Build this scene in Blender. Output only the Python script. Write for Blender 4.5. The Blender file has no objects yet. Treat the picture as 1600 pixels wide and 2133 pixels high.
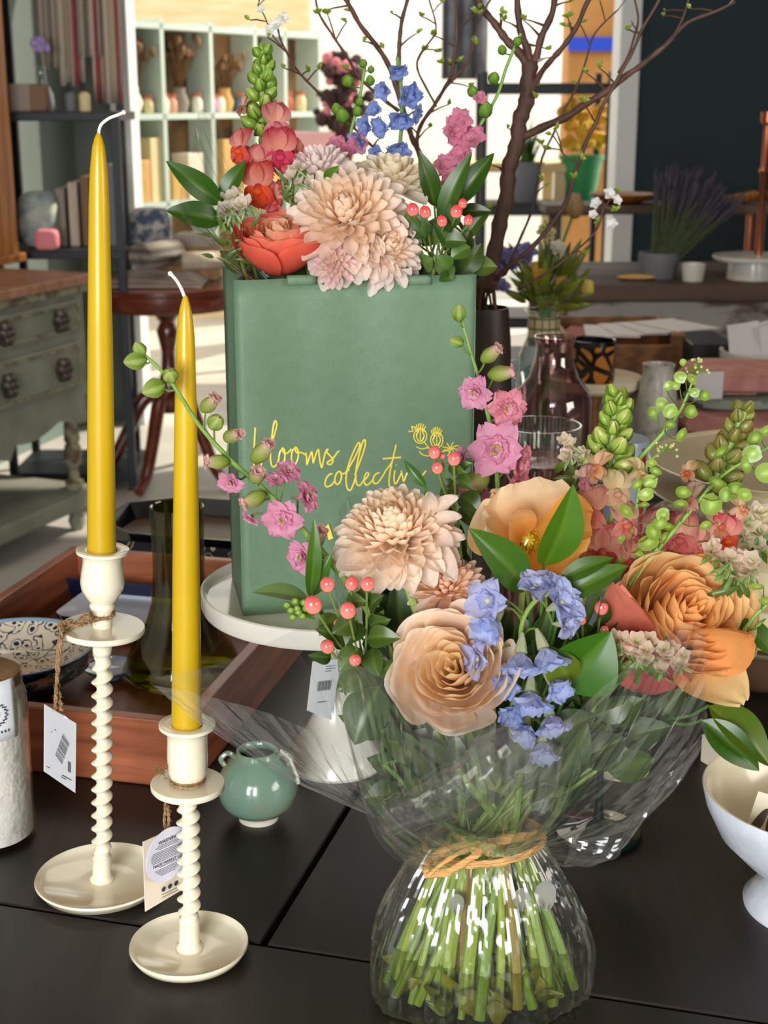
import bpy, math, random
from mathutils import Vector, Matrix, noise
random.seed(7)
R = math.radians; PI = math.pi
scene = bpy.context.scene
COL = scene.collection
# ------------------------------------------------------------------ camera
TZ = 0.75                       # table top height
CH = 0.606 + TZ                 # camera height
PITCH = R(16.0); FPX = 3000.0
cam_d = bpy.data.cameras.new('camera'); cam = bpy.data.objects.new('camera', cam_d)
COL.objects.link(cam); scene.camera = cam
cam.location = (0, 0, CH); cam.rotation_euler = (PI/2 - PITCH, 0, 0)
cam_d.sensor_fit = 'VERTICAL'; cam_d.sensor_height = 36; cam_d.lens = 36*FPX/2133
cam_d.clip_start = 0.05; cam_d.clip_end = 100
cam_d.dof.use_dof = True; cam_d.dof.focus_distance = 1.05; cam_d.dof.aperture_fstop = 14
scene.view_settings.view_transform = 'Standard'; scene.view_settings.look = 'None'
scene.view_settings.exposure = 0.0; scene.view_settings.gamma = 1.0
scene.view_settings.use_curve_mapping = False
scene.cycles.max_bounces = 10; scene.cycles.transparent_max_bounces = 24
scene.cycles.transmission_bounces = 8; scene.cycles.caustics_refractive = False
scene.cycles.caustics_reflective = False; scene.cycles.sample_clamp_indirect = 4
# ------------------------------------------------------------------ light
world = bpy.data.worlds.new('world'); scene.world = world; world.use_nodes = True
bg = world.node_tree.nodes['Background']; bg.inputs[0].default_value = (1.0, 0.985, 0.94, 1); bg.inputs[1].default_value = 2.0
def area(name, loc, target, sx, sy, power, col):
    d = bpy.data.lights.new(name, 'AREA'); d.shape = 'RECTANGLE'; d.size = sx; d.size_y = sy; d.energy = power; d.color = col
    o = bpy.data.objects.new(name, d); COL.objects.link(o); o.location = loc
    o.rotation_euler = (Vector(target)-Vector(loc)).to_track_quat('-Z', 'Y').to_euler(); return o
area('shop_window_light', (-0.8, -2.0, 1.45), (0, 1.4, 0.95), 1.5, 1.2, 116, (0.97, 0.98, 1.0))
area('side_window_light', (2.35, -0.3, 1.5), (0, 1.1, 0.95), 1.2, 0.9, 30, (1.0, 0.93, 0.82))
area('rear_shop_light', (-0.2, 3.4, 2.6), (0.1, 3.6, 0), 1.6, 1.4, 14, (1.0, 0.9, 0.78))
sd = bpy.data.lights.new('sun', 'SUN'); sd.energy = 6.0; sd.angle = R(1.0); sd.color = (1.0, 0.9, 0.74)
sun = bpy.data.objects.new('sun', sd); COL.objects.link(sun); sun.location = (4, 7, 6)
sun.rotation_euler = Vector((-0.62, -0.35, -0.70)).to_track_quat('-Z', 'Y').to_euler()

# ------------------------------------------------------------------ pixel -> place helpers
CP, SP = math.cos(PITCH), math.sin(PITCH)
def ray(px, py):
    a = (px-800)/FPX; b = -(py-1066.5)/FPX
    return Vector((a, CP + b*SP, -SP + b*CP))
def P(px, py, Y):
    r = ray(px, py); return Vector((0, 0, CH)) + r*(Y/r.y)
def T(px, py, z=0.0):
    r = ray(px, py); return Vector((0, 0, CH)) + r*((TZ+z-CH)/r.z)
def F(px, py, z=0.0):
    r = ray(px, py); return Vector((0, 0, CH)) + r*((z-CH)/r.z)
def pxm(Y, py=1066): return ray(800, py).y and Y/ray(800, py).y/FPX      # metres per pixel at depth Y
# ------------------------------------------------------------------ materials
def C(h):
    h = h.lstrip('#'); v = [int(h[i:i+2], 16)/255 for i in (0, 2, 4)]
    return tuple(((x+0.055)/1.055)**2.4 if x > 0.04045 else x/12.92 for x in v) + (1,)
def mixc(a, b, t): return tuple(a[i]*(1-t)+b[i]*t for i in range(3)) + (1,)
MATS = {}
def nn(nt, t, **kw):
    n = nt.nodes.new(t)
    for k, v in kw.items(): setattr(n, k, v)
    return n
def mat(name, col='#888888', rough=.5, metal=0, col2=None, scale=20, stretch=(1, 1, 1), lo=.35, hi=.65, bump=0, bscale=None,
        coat=0, sss=0, attr=False, trl=0, spec=.5, wave=None, detail=6, aniso=None):
    m = bpy.data.materials.new(name); m.use_nodes = True; nt = m.node_tree; L = nt.links
    b = nt.nodes['Principled BSDF']; out = nt.nodes['Material Output']
    b.inputs['Roughness'].default_value = rough; b.inputs['Metallic'].default_value = metal
    b.inputs['Specular IOR Level'].default_value = spec
    if coat: b.inputs['Coat Weight'].default_value = coat; b.inputs['Coat Roughness'].default_value = .08
    if sss:
        b.inputs['Subsurface Weight'].default_value = sss; b.inputs['Subsurface Radius'].default_value = (.02, .012, .006); b.inputs['Subsurface Scale'].default_value = .3
    tc = nn(nt, 'ShaderNodeTexCoord'); mp = nn(nt, 'ShaderNodeMapping'); mp.inputs['Scale'].default_value = stretch
    L.new(tc.outputs['Object'], mp.inputs[0])
    csock = None
    if attr:
        at = nn(nt, 'ShaderNodeAttribute', attribute_name='Col'); csock = at.outputs['Color']
        no = nn(nt, 'ShaderNodeTexNoise'); no.inputs['Scale'].default_value = scale; L.new(mp.outputs[0], no.inputs[0])
        mr = nn(nt, 'ShaderNodeMapRange'); mr.inputs[3].default_value = .82; mr.inputs[4].default_value = 1.12; L.new(no.outputs[0], mr.inputs[0])
        mu = nn(nt, 'ShaderNodeVectorMath', operation='MULTIPLY'); L.new(csock, mu.inputs[0]); L.new(mr.outputs[0], mu.inputs[1]); csock = mu.outputs[0]
    elif col2 or wave:
        if wave:
            no = nn(nt, 'ShaderNodeTexWave', bands_direction=wave[0]); no.inputs['Scale'].default_value = scale; no.inputs['Distortion'].default_value = wave[1]
            no.inputs['Detail'].default_value = 4; no.inputs['Detail Scale'].default_value = wave[2]
        else:
            no = nn(nt, 'ShaderNodeTexNoise'); no.inputs['Scale'].default_value = scale; no.inputs['Detail'].default_value = detail
        L.new(mp.outputs[0], no.inputs[0])
        cr = nn(nt, 'ShaderNodeValToRGB'); cr.color_ramp.elements[0].position = lo; cr.color_ramp.elements[1].position = hi
        cr.color_ramp.elements[0].color = C(col); cr.color_ramp.elements[1].color = C(col2); L.new(no.outputs[0], cr.inputs[0]); csock = cr.outputs[0]
    if csock: L.new(csock, b.inputs['Base Color'])
    else: b.inputs['Base Color'].default_value = C(col)
    if bump:
        n2 = nn(nt, 'ShaderNodeTexNoise'); n2.inputs['Scale'].default_value = bscale or scale; n2.inputs['Detail'].default_value = 5; L.new(mp.outputs[0], n2.inputs[0])
        bu = nn(nt, 'ShaderNodeBump'); bu.inputs['Strength'].default_value = bump; bu.inputs['Distance'].default_value = .004
        L.new(n2.outputs[0], bu.inputs['Height']); L.new(bu.outputs[0], b.inputs['Normal'])
    if trl:
        tr = nn(nt, 'ShaderNodeBsdfTranslucent'); mx = nn(nt, 'ShaderNodeMixShader'); mx.inputs[0].default_value = trl
        if csock: L.new(csock, tr.inputs[0])
        else: tr.inputs[0].default_value = C(col)
        L.new(b.outputs[0], mx.inputs[1]); L.new(tr.outputs[0], mx.inputs[2]); L.new(mx.outputs[0], out.inputs[0])
    MATS[name] = m; return m
def film(name, tint='#ffffff', base=.05, edge=.55, rough=.05, bump=0, bscale=60, absorb=0.0, power=3.0, milky=0):
    """thin clear sheet or thin glass: see-through with a mirror sheen that grows at grazing angles"""
    m = bpy.data.materials.new(name); m.use_nodes = True; nt = m.node_tree; L = nt.links
    nt.nodes.remove(nt.nodes['Principled BSDF']); out = nt.nodes['Material Output']
    tr = nn(nt, 'ShaderNodeBsdfTransparent'); tr.inputs[0].default_value = C(tint)
    gl = nn(nt, 'ShaderNodeBsdfGlossy'); gl.inputs['Roughness'].default_value = rough; gl.inputs[0].default_value = (1, 1, 1, 1)
    lw = nn(nt, 'ShaderNodeLayerWeight'); lw.inputs[0].default_value = .5
    po = nn(nt, 'ShaderNodeMath', operation='POWER'); po.inputs[1].default_value = power; L.new(lw.outputs['Facing'], po.inputs[0])
    mr = nn(nt, 'ShaderNodeMapRange'); mr.inputs[3].default_value = base; mr.inputs[4].default_value = edge; L.new(po.outputs[0], mr.inputs[0])
    mx = nn(nt, 'ShaderNodeMixShader'); L.new(mr.outputs[0], mx.inputs[0]); L.new(tr.outputs[0], mx.inputs[1]); L.new(gl.outputs[0], mx.inputs[2])
    last = mx
    if milky:
        df = nn(nt, 'ShaderNodeBsdfDiffuse'); df.inputs[0].default_value = C('#e8e8e8'); m2 = nn(nt, 'ShaderNodeMixShader'); m2.inputs[0].default_value = milky
        L.new(mx.outputs[0], m2.inputs[1]); L.new(df.outputs[0], m2.inputs[2]); last = m2
    if bump:
        tc = nn(nt, 'ShaderNodeTexCoord'); n2 = nn(nt, 'ShaderNodeTexNoise'); n2.inputs['Scale'].default_value = bscale; n2.inputs['Detail'].default_value = 3
        L.new(tc.outputs['Object'], n2.inputs[0]); bu = nn(nt, 'ShaderNodeBump'); bu.inputs['Strength'].default_value = bump; bu.inputs['Distance'].default_value = .01
        L.new(n2.outputs[0], bu.inputs['Height']); L.new(bu.outputs[0], gl.inputs['Normal']); L.new(bu.outputs[0], lw.inputs['Normal'])
    L.new(last.outputs[0], out.inputs[0]); MATS[name] = m; return m
# ------------------------------------------------------------------ mesh builder
def basis(axis, hint=None):
    z = Vector(axis).normalized(); h = Vector(hint) if hint is not None else (Vector((0, 0, 1)) if abs(z.z) < .9 else Vector((1, 0, 0)))
    x = h.cross(z)
    if x.length < 1e-6: x = Vector((1, 0, 0)).cross(z)
    x.normalize(); y = z.cross(x)
    return Matrix((x, y, z)).transposed()
class B:
    def __init__(s): s.v = []; s.f = []; s.c = []
    def add(s, vs, fs, col=None):
        n = len(s.v); s.v += [Vector(v) for v in vs]; s.f += [tuple(i+n for i in f) for f in fs]
        s.c += (col if isinstance(col, list) else [col or (1, 1, 1, 1)]*len(vs)); return s
    def box(s, c, size, rot=None, col=None, M=None):
        x, y, z = [q/2 for q in size]; vs = [Vector((i*x, j*y, k*z)) for k in (-1, 1) for j in (-1, 1) for i in (-1, 1)]
        if rot is not None: vs = [Matrix.Rotation(rot, 3, 'Z') @ v for v in vs]
        if M is not None: vs = [M @ v for v in vs]
        return s.add([v+Vector(c) for v in vs], [(0, 2, 3, 1), (4, 5, 7, 6), (0, 1, 5, 4), (2, 6, 7, 3), (0, 4, 6, 2), (1, 3, 7, 5)], col)
    def hexa(s, p8, col=None):
        return s.add(p8, [(0, 3, 2, 1), (4, 5, 6, 7), (0, 1, 5, 4), (1, 2, 6, 5), (2, 3, 7, 6), (3, 0, 4, 7)], col)
    def prism(s, poly, d, col=None):
        n = len(poly); d = Vector(d); vs = [Vector(p) for p in poly] + [Vector(p)+d for p in poly]
        return s.add(vs, [tuple(range(n-1, -1, -1)), tuple(range(n, 2*n))] + [(i, (i+1) % n, n+(i+1) % n, n+i) for i in range(n)], col)
    def lathe(s, c, prof, seg=40, M=None, col=None, sq=None, cap=True):
        M = M or Matrix.Identity(3); c = Vector(c); vs = []; cl = []
        for j, p in enumerate(prof):
            for i in range(seg):
                a = 2*PI*i/seg; r = p[0]
                if sq: r = r*sq(a, p[1])
                vs.append(c + M @ Vector((r*math.cos(a), r*math.sin(a), p[1])))
                cl.append(p[2] if len(p) > 2 else (col or (1, 1, 1, 1)))
        fs = [(j*seg+i, j*seg+(i+1) % seg, (j+1)*seg+(i+1) % seg, (j+1)*seg+i) for j in range(len(prof)-1) for i in range(seg)]
        if prof[0][0] > 1e-5 and cap: fs.append(tuple(range(seg-1, -1, -1))) if len(prof[0]) < 4 else None
        if prof[-1][0] > 1e-5 and len(prof[-1]) < 4 and cap: fs.append(tuple((len(prof)-1)*seg+i for i in range(seg)))
        return s.add(vs, fs, cl)
    def tube(s, pts, r, seg=8, col=None, close=True, flat=1.0):
        pts = [Vector(p) for p in pts]; n = len(pts); vs = []; cl = []
        rr = r if isinstance(r, (list, tuple)) else [r]*n
        t0 = (pts[1]-pts[0]).normalized(); up = basis(t0)[0] if False else (Vector((0, 0, 1)) if abs(t0.z) < .9 else Vector((1, 0, 0)))
        x = up.cross(t0).normalized()
        for i in range(n):
            t = (pts[min(i+1, n-1)]-pts[max(i-1, 0)])
            t = t.normalized() if t.length > 1e-9 else t0
            x = (x - t*x.dot(t)); x = x.normalized() if x.length > 1e-6 else Vector((1, 0, 0)); y = t.cross(x)
            for k in range(seg):
                a = 2*PI*k/seg; vs.append(pts[i] + (x*math.cos(a) + y*math.sin(a)*flat)*rr[i]); cl.append(col[i] if isinstance(col, list) else (col or (1, 1, 1, 1)))
        fs = [(j*seg+i, j*seg+(i+1) % seg, (j+1)*seg+(i+1) % seg, (j+1)*seg+i) for j in range(n-1) for i in range(seg)]
        if close: fs += [tuple(range(seg-1, -1, -1)), tuple((n-1)*seg+i for i in range(seg))]
        return s.add(vs, fs, cl)
    def ball(s, c, r, seg=12, rings=8, M=None, col=None, colf=None):
        rx, ry, rz = r if isinstance(r, (list, tuple)) else (r, r, r); M = M or Matrix.Identity(3); vs = []; cl = []
        for j in range(rings+1):
            th = PI*j/rings
            for i in range(seg):
                a = 2*PI*i/seg; p = Vector((rx*math.sin(th)*math.cos(a), ry*math.sin(th)*math.sin(a), -rz*math.cos(th)))
                vs.append(Vector(c) + M @ p); cl.append(colf(p) if colf else (col or (1, 1, 1, 1)))
        fs = [(j*seg+i, j*seg+(i+1) % seg, (j+1)*seg+(i+1) % seg, (j+1)*seg+i) for j in range(rings) for i in range(seg)]
        return s.add(vs, fs, cl)
    def grid(s, fn, nu, nv, colf=None, thick=0):
        vs = [fn(i/nu, j/nv) for j in range(nv+1) for i in range(nu+1)]
        cl = [colf(i/nu, j/nv) for j in range(nv+1) for i in range(nu+1)] if colf else None
        fs = [(j*(nu+1)+i, j*(nu+1)+i+1, (j+1)*(nu+1)+i+1, (j+1)*(nu+1)+i) for j in range(nv) for i in range(nu)]
        return s.add(vs, fs, cl)
    def out(s, name, m, parent=None, smooth=True, bevel=0, solid=0, sub=0, seg=2, angle=40, merge=False):
        o_ = Vector((0, 0, 0)) if parent is None else Vector(parent['o'])
        me = bpy.data.meshes.new(name); me.from_pydata([v-o_ for v in s.v], [], s.f)
        ca = me.color_attributes.new('Col', 'FLOAT_COLOR', 'POINT')
        buf = []
        for c in s.c: buf += [c[0], c[1], c[2], 1.0]
        ca.data.foreach_set('color', buf)
        me.materials.append(MATS[m] if isinstance(m, str) else m)
        o = bpy.data.objects.new(name, me); COL.objects.link(o)
        if parent is not None: o.parent = parent['e']
        if smooth:
            me.polygons.foreach_set('use_smooth', [True]*len(me.polygons))
        if merge:
            w = o.modifiers.new('weld', 'WELD'); w.merge_threshold = 1e-5
        if bevel:
            b = o.modifiers.new('bevel', 'BEVEL'); b.width = bevel; b.segments = seg; b.limit_method = 'ANGLE'; b.angle_limit = R(35)
            b.harden_normals = False
        if solid:
            b = o.modifiers.new('solidify', 'SOLIDIFY'); b.thickness = solid; b.offset = 0
        if sub:
            b = o.modifiers.new('subsurf', 'SUBSURF'); b.levels = sub; b.render_levels = sub
        if smooth and angle and not sub:
            try: me.set_sharp_from_angle(angle=R(angle))
            except Exception: pass
        me.update(); return o
def thing(name, label, cat, loc, group=None):
    e = bpy.data.objects.new(name, None); COL.objects.link(e); e.location = loc; e.empty_display_size = .05
    e['label'] = label; e['category'] = cat
    if group: e['group'] = group
    return {'e': e, 'o': Vector(loc)}
def tag(o, label, cat, group=None, kind=None):
    if label: o['label'] = label
    if cat: o['category'] = cat
    if group: o['group'] = group
    if kind: o['kind'] = kind
    return o
def struct(o): o['kind'] = 'structure'; return o
def sub_of(o, par):      # a part becomes the parent of a sub-part; both share the thing's origin
    return {'e': o, 'o': Vector(par['o'])}
def copy_tree(o, parent=None):
    c = o.copy(); COL.objects.link(c); c.parent = parent
    for ch in list(o.children): copy_tree(ch, c)
    return c
def rnd(a, b): return random.uniform(a, b)
def smooth_path(pts, n=6):
    pts = [Vector(p) for p in pts]; out = []
    for i in range(len(pts)-1):
        p0 = pts[max(i-1, 0)]; p1 = pts[i]; p2 = pts[i+1]; p3 = pts[min(i+2, len(pts)-1)]
        for k in range(n):
            t = k/n; out.append(.5*((2*p1)+(-p0+p2)*t+(2*p0-5*p1+4*p2-p3)*t*t+(-p0+3*p1-3*p2+p3)*t**3))
    out.append(pts[-1]); return out
# ------------------------------------------------------------------ materials in use
mat('floor', '#c2beb6', .45, col2='#b0aca4', scale=3, bump=.1, bscale=30)
mat('teal_wall', '#22353c', .75, col2='#1b2b32', scale=2.5)
mat('sage_wall', '#6d7872', .7, col2='#626d68', scale=2); mat('ceiling', '#8f7f66', .9); mat('cream_wall', '#b9b4a6', .85, col2='#aaa596', scale=2)
mat('white_paint', '#dfe2e4', .45); mat('sage_trim', '#6f8079', .5)
mat('black_metal', '#1e222a', .45, metal=.3)
mat('pine', '#b06f28', .4, col2='#8a4f18', scale=3, stretch=(6, 6, .6), wave=('X', 6, 1.5), lo=0, hi=1)
mat('sage_chest', '#85887a', .6, col2='#727566', scale=9, bump=.15)
mat('distressed', '#8c8a70', .6, col2='#5d4a35', scale=28, lo=.45, hi=.6)
mat('chest_top', '#8a5a3c', .35, col2='#a8795a', scale=4, stretch=(1, 8, 1))
mat('bronze', '#4a4038', .4, metal=.6)
mat('mahogany', '#6d2f1c', .25, col2='#4f2013', scale=6, stretch=(1, 1, 5), coat=.4)
mat('bookcase', '#c3d3c8', .5); mat('book_back', '#b08a60', .8, col2='#5f4a3a', scale=3, lo=.4, hi=.6)
mat('darkwood', '#140d0a', .46, col2='#211713', scale=26, stretch=(1.2, .06, 1), bump=.12, bscale=60, detail=8)
mat('rustic', '#5d4638', .6, col2='#3a2c26', scale=5, stretch=(.5, 3, 3), bump=.4, bscale=12)
mat('peel', '#5a4336', .65, col2='#a9a8a2', scale=3.2, stretch=(1, 2.2, 2.2), lo=.5, hi=.56, bump=.3, bscale=10)
# ------------------------------------------------------------------ room shell
YB = 6.2
def slab(name, c, size, m, bevel=0): return struct(B().box(c, size).out(name, m, smooth=False, bevel=bevel))
slab('floor', (0, 4.2, -.05), (9, 16, .1), 'floor')
slab('ceiling', (0, 1.4, 3.05), (7.2, 9.1, .1), 'ceiling')
xl = P(262, 280, YB).x; xr = P(1297, 280, YB).x
wa = Vector((-2.45, 2.0, 0)); wb = Vector((-1.29, 6.2, 0)); wd = (wb-wa).normalized(); wn = Vector((-wd.y, wd.x, 0))
struct(B().hexa([wa, wb, wb+wn*.1, wa+wn*.1] + [q+Vector((0, 0, 3)) for q in (wa, wb, wb+wn*.1, wa+wn*.1)]).out('wall_left', 'sage_wall', smooth=False))
slab('wall_left_front', (-2.5, -.5, 1.5), (.1, 5.0, 3.0), 'cream_wall')
slab('wall_right', (3.4, 1.45, 1.5), (.1, 8.9, 3.0), 'teal_wall')
slab('wall_back', ((xr+.03+3.35)/2, YB+.06, 1.5), (3.35-xr-.03, .12, 3.0), 'teal_wall')
slab('wall_back_left', (-1.24, YB+.06, 1.5), (.32, .12, 3.0), 'sage_wall')
slab('wall_front_left', (-2.05, -3.0, 1.5), (.8, .1, 3.0), 'cream_wall')
slab('wall_front_right', (1.9, -3.0, 1.5), (3.1, .1, 3.0), 'cream_wall')
slab('trim_1', (xl, YB, 1.5), (.085, .2, 3.0), 'white_paint', .006)
slab('trim_2', (xr, YB, 1.5), (.085, .2, 3.0), 'white_paint', .006)
slab('trim_3', ((xl+xr)/2, YB, 2.72), (xr-xl-.085, .16, .1), 'white_paint', .006)
bb = [wa-wn*.025, wb-wn*.025, wb-wn*.003, wa-wn*.003]
struct(B().hexa(bb + [q+Vector((0, 0, .17)) for q in bb]).out('baseboard_left', 'sage_trim', smooth=False))

# ------------------------------------------------------------------ sage bookcase in the sunlit room beyond
def quad(c, e1, w, e2, d, z0, z1, bm):      # oriented block: corner c, along e1 width w, along e2 depth d
    p = [Vector((c.x, c.y, z0)), None, None, None]
    p[1] = p[0]+e1*w; p[2] = p[1]+e2*d; p[3] = p[0]+e2*d
    return bm.hexa(p + [q+Vector((0, 0, z1-z0)) for q in p])
bl = P(276, 240, 7.0); bl.z = 0; br = P(668, 240, 8.4); br.z = 0
e1 = (br-bl).normalized(); e2 = Vector((-e1.y, e1.x, 0)); BW = (br-bl).length
bc = thing('bookcase', 'tall sage green open bookcase in the sunlit room behind the doorway', 'bookcase', bl)
b = B()
levels = [.42, .86, 1.275, 1.69]
ups = [0, .148, .385, .62, .79, 1.0]
for u in ups: quad(bl+e1*(u*BW-.014), e1, .028, e2, .15, .0 if u in (0, 1.0) else .42, 1.72, b)
b.out('upright', 'bookcase', bc, smooth=False)
for z in levels:
    b = B(); quad(bl-e1*.02, e1, BW+.04, e2, .17, z-.014, z+.014, b); b.out('shelf', 'bookcase', bc, smooth=False)
b = B(); quad(bl+e2*.16, e1, BW, e2, .012, .42, 1.7, b); b.out('back_panel', 'book_back', bc, smooth=False)
for i, n in enumerate(['#c9a25e', '#e6d2a0', '#7a5a3d', '#d8a58a', '#eee6d4', '#6f7f4a', '#b65f3a', '#57708a', '#b58ac0', '#8f8378']):
    mat('bg%d' % i, n, .6, col2=n, bump=.1)
mat('glassy', '#dfe8e6', .1); film('clear_glass', '#f4fafa', .06, .85, .03, power=2.6)
mat('dry', '#6b4a34', .8, col2='#8d6b45', scale=30)
mat('kraft', '#c79a5a', .7, col2='#d8b06e', scale=8)
def on_shelf(u, lev, d=.09): p = bl + e1*(u*BW) + e2*d; p.z = levels[lev]+.015; return p
jarprof = [(.0, 0), (.03, 0), (.036, .008), (.036, .07), (.026, .085), (.026, .1), (.02, .1), (.0, .1)]
def jar_at(p, s, m, label, lid=None):
    j = thing('jar', label, 'jar', p, 'jars on the sage bookcase')
    B().lathe(p, [(r*s, z*s) for r, z in jarprof], 16).out('body', m, j)
    B().lathe(p+Vector((0, 0, .1*s)), [(0, 0), (.03*s, 0), (.03*s, .018*s), (0, .018*s)], 16).out('lid', lid or 'bg6', j)
def dried(p, h, n, label, pot='bg4'):
    t = thing('dried_flower_arrangement', label, 'dried flowers', p)
    B().lathe(p, [(0, 0), (.035, 0), (.05, .05), (.03, .1), (.034, .12), (.028, .12), (.02, .02), (0, .02)], 16).out('vase', pot, t)
    b = B()
    for i in range(n):
        a = rnd(0, 2*PI); s = rnd(.02, .12); q = p+Vector((math.cos(a)*s, math.sin(a)*s, h*rnd(.75, 1)))
        b.tube([p+Vector((0, 0, .08)), (p+q)/2+Vector((0, 0, .05)), q], .0022, 4); b.ball(q, (.014, .014, .022), 6, 4)
    b.out('stems', 'dry', t)
dried(on_shelf(.07, 2), .34, 26, 'brown dried flower stems in the left bay of the bookcase')
dried(on_shelf(.29, 2), .36, 34, 'tall brown dried seed heads in the second bay of the bookcase', 'bg9')
dried(on_shelf(.52, 2), .28, 24, 'golden dried grasses in the middle bay of the bookcase', 'bg0')
for i, (u, lev, s, m) in enumerate([(.035, 2, .7, 'bg5'), (.11, 2, .7, 'bg1'), (.18, 2, .8, 'bg4'), (.22, 2, .75, 'bg3'), (.345, 2, .8, 'bg4'), (.42, 2, .75, 'bg8'), (.46, 2, .8, 'bg4'), (.57, 2, .8, 'bg7'), (.66, 2, .9, 'bg0'), (.73, 2, .9, 'bg4'), (.84, 2, .9, 'bg6'), (.92, 2, .9, 'bg1')]):
    jar_at(on_shelf(u, lev, .05), s, m, 'small %s jar on the middle shelf of the sage bookcase' % ['olive', 'straw', 'ivory', 'peach', 'white', 'lilac', 'pale', 'blue', 'amber', 'cream', 'rust', 'buff'][i])
for i, (u, w, h, m) in enumerate([(.03, .09, .20, 'kraft'), (.09, .08, .30, 'bg1'), (.19, .1, .16, 'bg0'), (.27, .12, .22, 'bg4'), (.45, .1, .28, 'kraft'), (.56, .09, .22, 'bg1'), (.7, .12, .25, 'bg0')]):
    p = on_shelf(u, 1, .02); bx = B(); quad(p, e1, w, e2, .11, p.z, p.z+h, bx)
    tag(bx.out('gift_box', m, smooth=False, bevel=.003), '%s box on the lower shelf of the sage bookcase' % ['short kraft', 'tall straw yellow', 'low golden', 'off-white', 'tall kraft', 'pale straw', 'wide golden'][i], 'box', 'boxes on the sage bookcase')
# wall behind the bookcase (warm boards above it)
mat('warm_boards', '#eedcb0', .7, col2='#e2c994', scale=5, stretch=(1, 1, 5)); slab('wall_far', (-1.5, 9.3, 1.6), (2.1, .1, 3.2), 'warm_boards')
# ------------------------------------------------------------------ sunlit room props through the doorway
def frame_rack(name, label, x0, x1, y, dp, levels, m, h, th=.028, low=0.0, cat='shelving rack', shelf_m=None, g=None):
    t = thing(name, label, cat, ((x0+x1)/2, y, 0), g)
    for x in (x0, x1):
        for yy in (y, y+dp): B().box((x, yy, h/2), (th, th, h)).out('post', m, t, smooth=False, bevel=.002)
    for z in levels:
        B().box(((x0+x1)/2, y+dp/2, z), (x1-x0-th, dp-th*.4, .022)).out('shelf', shelf_m or m, t, smooth=False, bevel=.002)
        b = B()
        for yy in (y, y+dp): b.box(((x0+x1)/2, yy, z-.02), (x1-x0-th, th*.6, .035))
        b.out('rail', m, t, smooth=False)
    return t
Y2 = 6.8
ra = P(1008, 300, Y2); rb = P(1268, 300, Y2)
zt = P(1100, 178, Y2).z; zs = P(1100, 432, Y2).z
frame_rack('shelving_rack', 'black metal rack standing beyond the doorway at the right', ra.x, rb.x, Y2, .4, [.35, zs, zt], 'black_metal', zt+.06)
mat('green_bucket', '#2c8a4e', .4); mat('blue_tape', '#2a4bd0', .5); mat('cardboard', '#c08a4e', .8, col2='#b37d40', scale=6)
mat('leaf_far', '#4f7a30', .6, col2='#2f5a22', scale=20); mat('yellow_far', '#d9b92a', .7, col2='#c98a1a', scale=30); mat('maroon_far', '#4a2028', .8, col2='#2c2420', scale=30)
mat('grey_pot', '#6f7278', .6); mat('pink_box', '#eab5b8', .6); mat('pink_far', '#d9828c', .7)
p = P(1208, 425, Y2+.2); p.z = zs+.012
t = thing('bucket', 'green plastic bucket of yellow flowers on the black rack', 'bucket', p)
B().lathe(p, [(0, 0), (.07, 0), (.1, .2), (.11, .2), (.11, .215), (.09, .215), (.06, .02), (0, .02)], 20).out('tub', 'green_bucket', t)
b = B()
for i in range(60):
    a = rnd(0, 6.3); s = rnd(0, .12); b.ball(p+Vector((math.cos(a)*s, math.sin(a)*s, rnd(.25, .45))), rnd(.015, .03), 6, 4)
b.out('blooms', 'yellow_far', t)
p = P(1093, 425, Y2+.2); p.z = zs+.012
t = thing('potted_plant', 'green leafy plant in a grey pot on the black rack', 'plant', p)
B().lathe(p, [(0, 0), (.06, 0), (.085, .17), (.09, .17), (.09, .185), (.07, .185), (.06, .15), (0, .15)], 20).out('pot', 'grey_pot', t)
b = B()
for i in range(46):
    a = rnd(0, 6.3); s = rnd(.01, .07); h = rnd(.2, .42)
    b.tube([p+Vector((0, 0, .15)), p+Vector((math.cos(a)*s*.6, math.sin(a)*s*.6, h*.7)), p+Vector((math.cos(a)*s*1.3, math.sin(a)*s*1.3, h))], [.008, .014, .002], 4, flat=.3)
b.out('foliage', 'leaf_far', t)
# cardboard and blue taped stack far right
p0 = P(1255, 100, 8.6)
tag(B().box((p0.x, 8.6, .95), (.42, .3, 1.9)).out('cardboard_box', 'cardboard', smooth=False, bevel=.004), 'tall brown cardboard stack seen beside the white door post', 'box')
tag(B().box((p0.x, 8.44, P(1240, 92, 8.44).z), (.43, .02, .075)).out('tape_roll', 'blue_tape', smooth=False), 'bright blue strip across the brown cardboard', 'tape')
# maroon arrangement on a pink box table
p = P(700, 340, 7.0); zt2 = p.z
tb = thing('display_table', 'pale sunlit display table beyond the doorway', 'table', (p.x, 7.1, 0))
mat('pale_wood', '#e8cf9c', .5, col2='#d9bb80', scale=4, stretch=(1, 6, 1))
B().box((p.x+.35, 7.25, zt2-.02), (1.5, .6, .04)).out('tabletop', 'pale_wood', tb, smooth=False, bevel=.004)
for x in (-.36, 1.06):
    for y in (6.99, 7.51): B().box((p.x+x, y, (zt2-.04)/2), (.05, .05, zt2-.04)).out('leg', 'pale_wood', tb, smooth=False)
q = Vector((P(650, 300, 7.1).x, 7.15, zt2)); tag(B().box(q+Vector((0, 0, .07)), (.22, .16, .14)).out('gift_box', 'pink_box', smooth=False, bevel=.004), 'pink box on the pale table beyond the doorway', 'box')
q = Vector((P(712, 300, 7.2).x, 7.2, zt2))
t = thing('flower_arrangement', 'dark maroon and pink arrangement standing on the pale table', 'flowers', q)
B().lathe(q, [(0, 0), (.05, 0), (.07, .09), (.05, .14), (.055, .16), (.045, .16), (.03, .02), (0, .02)], 18).out('vase', 'maroon_far', t)
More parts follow.
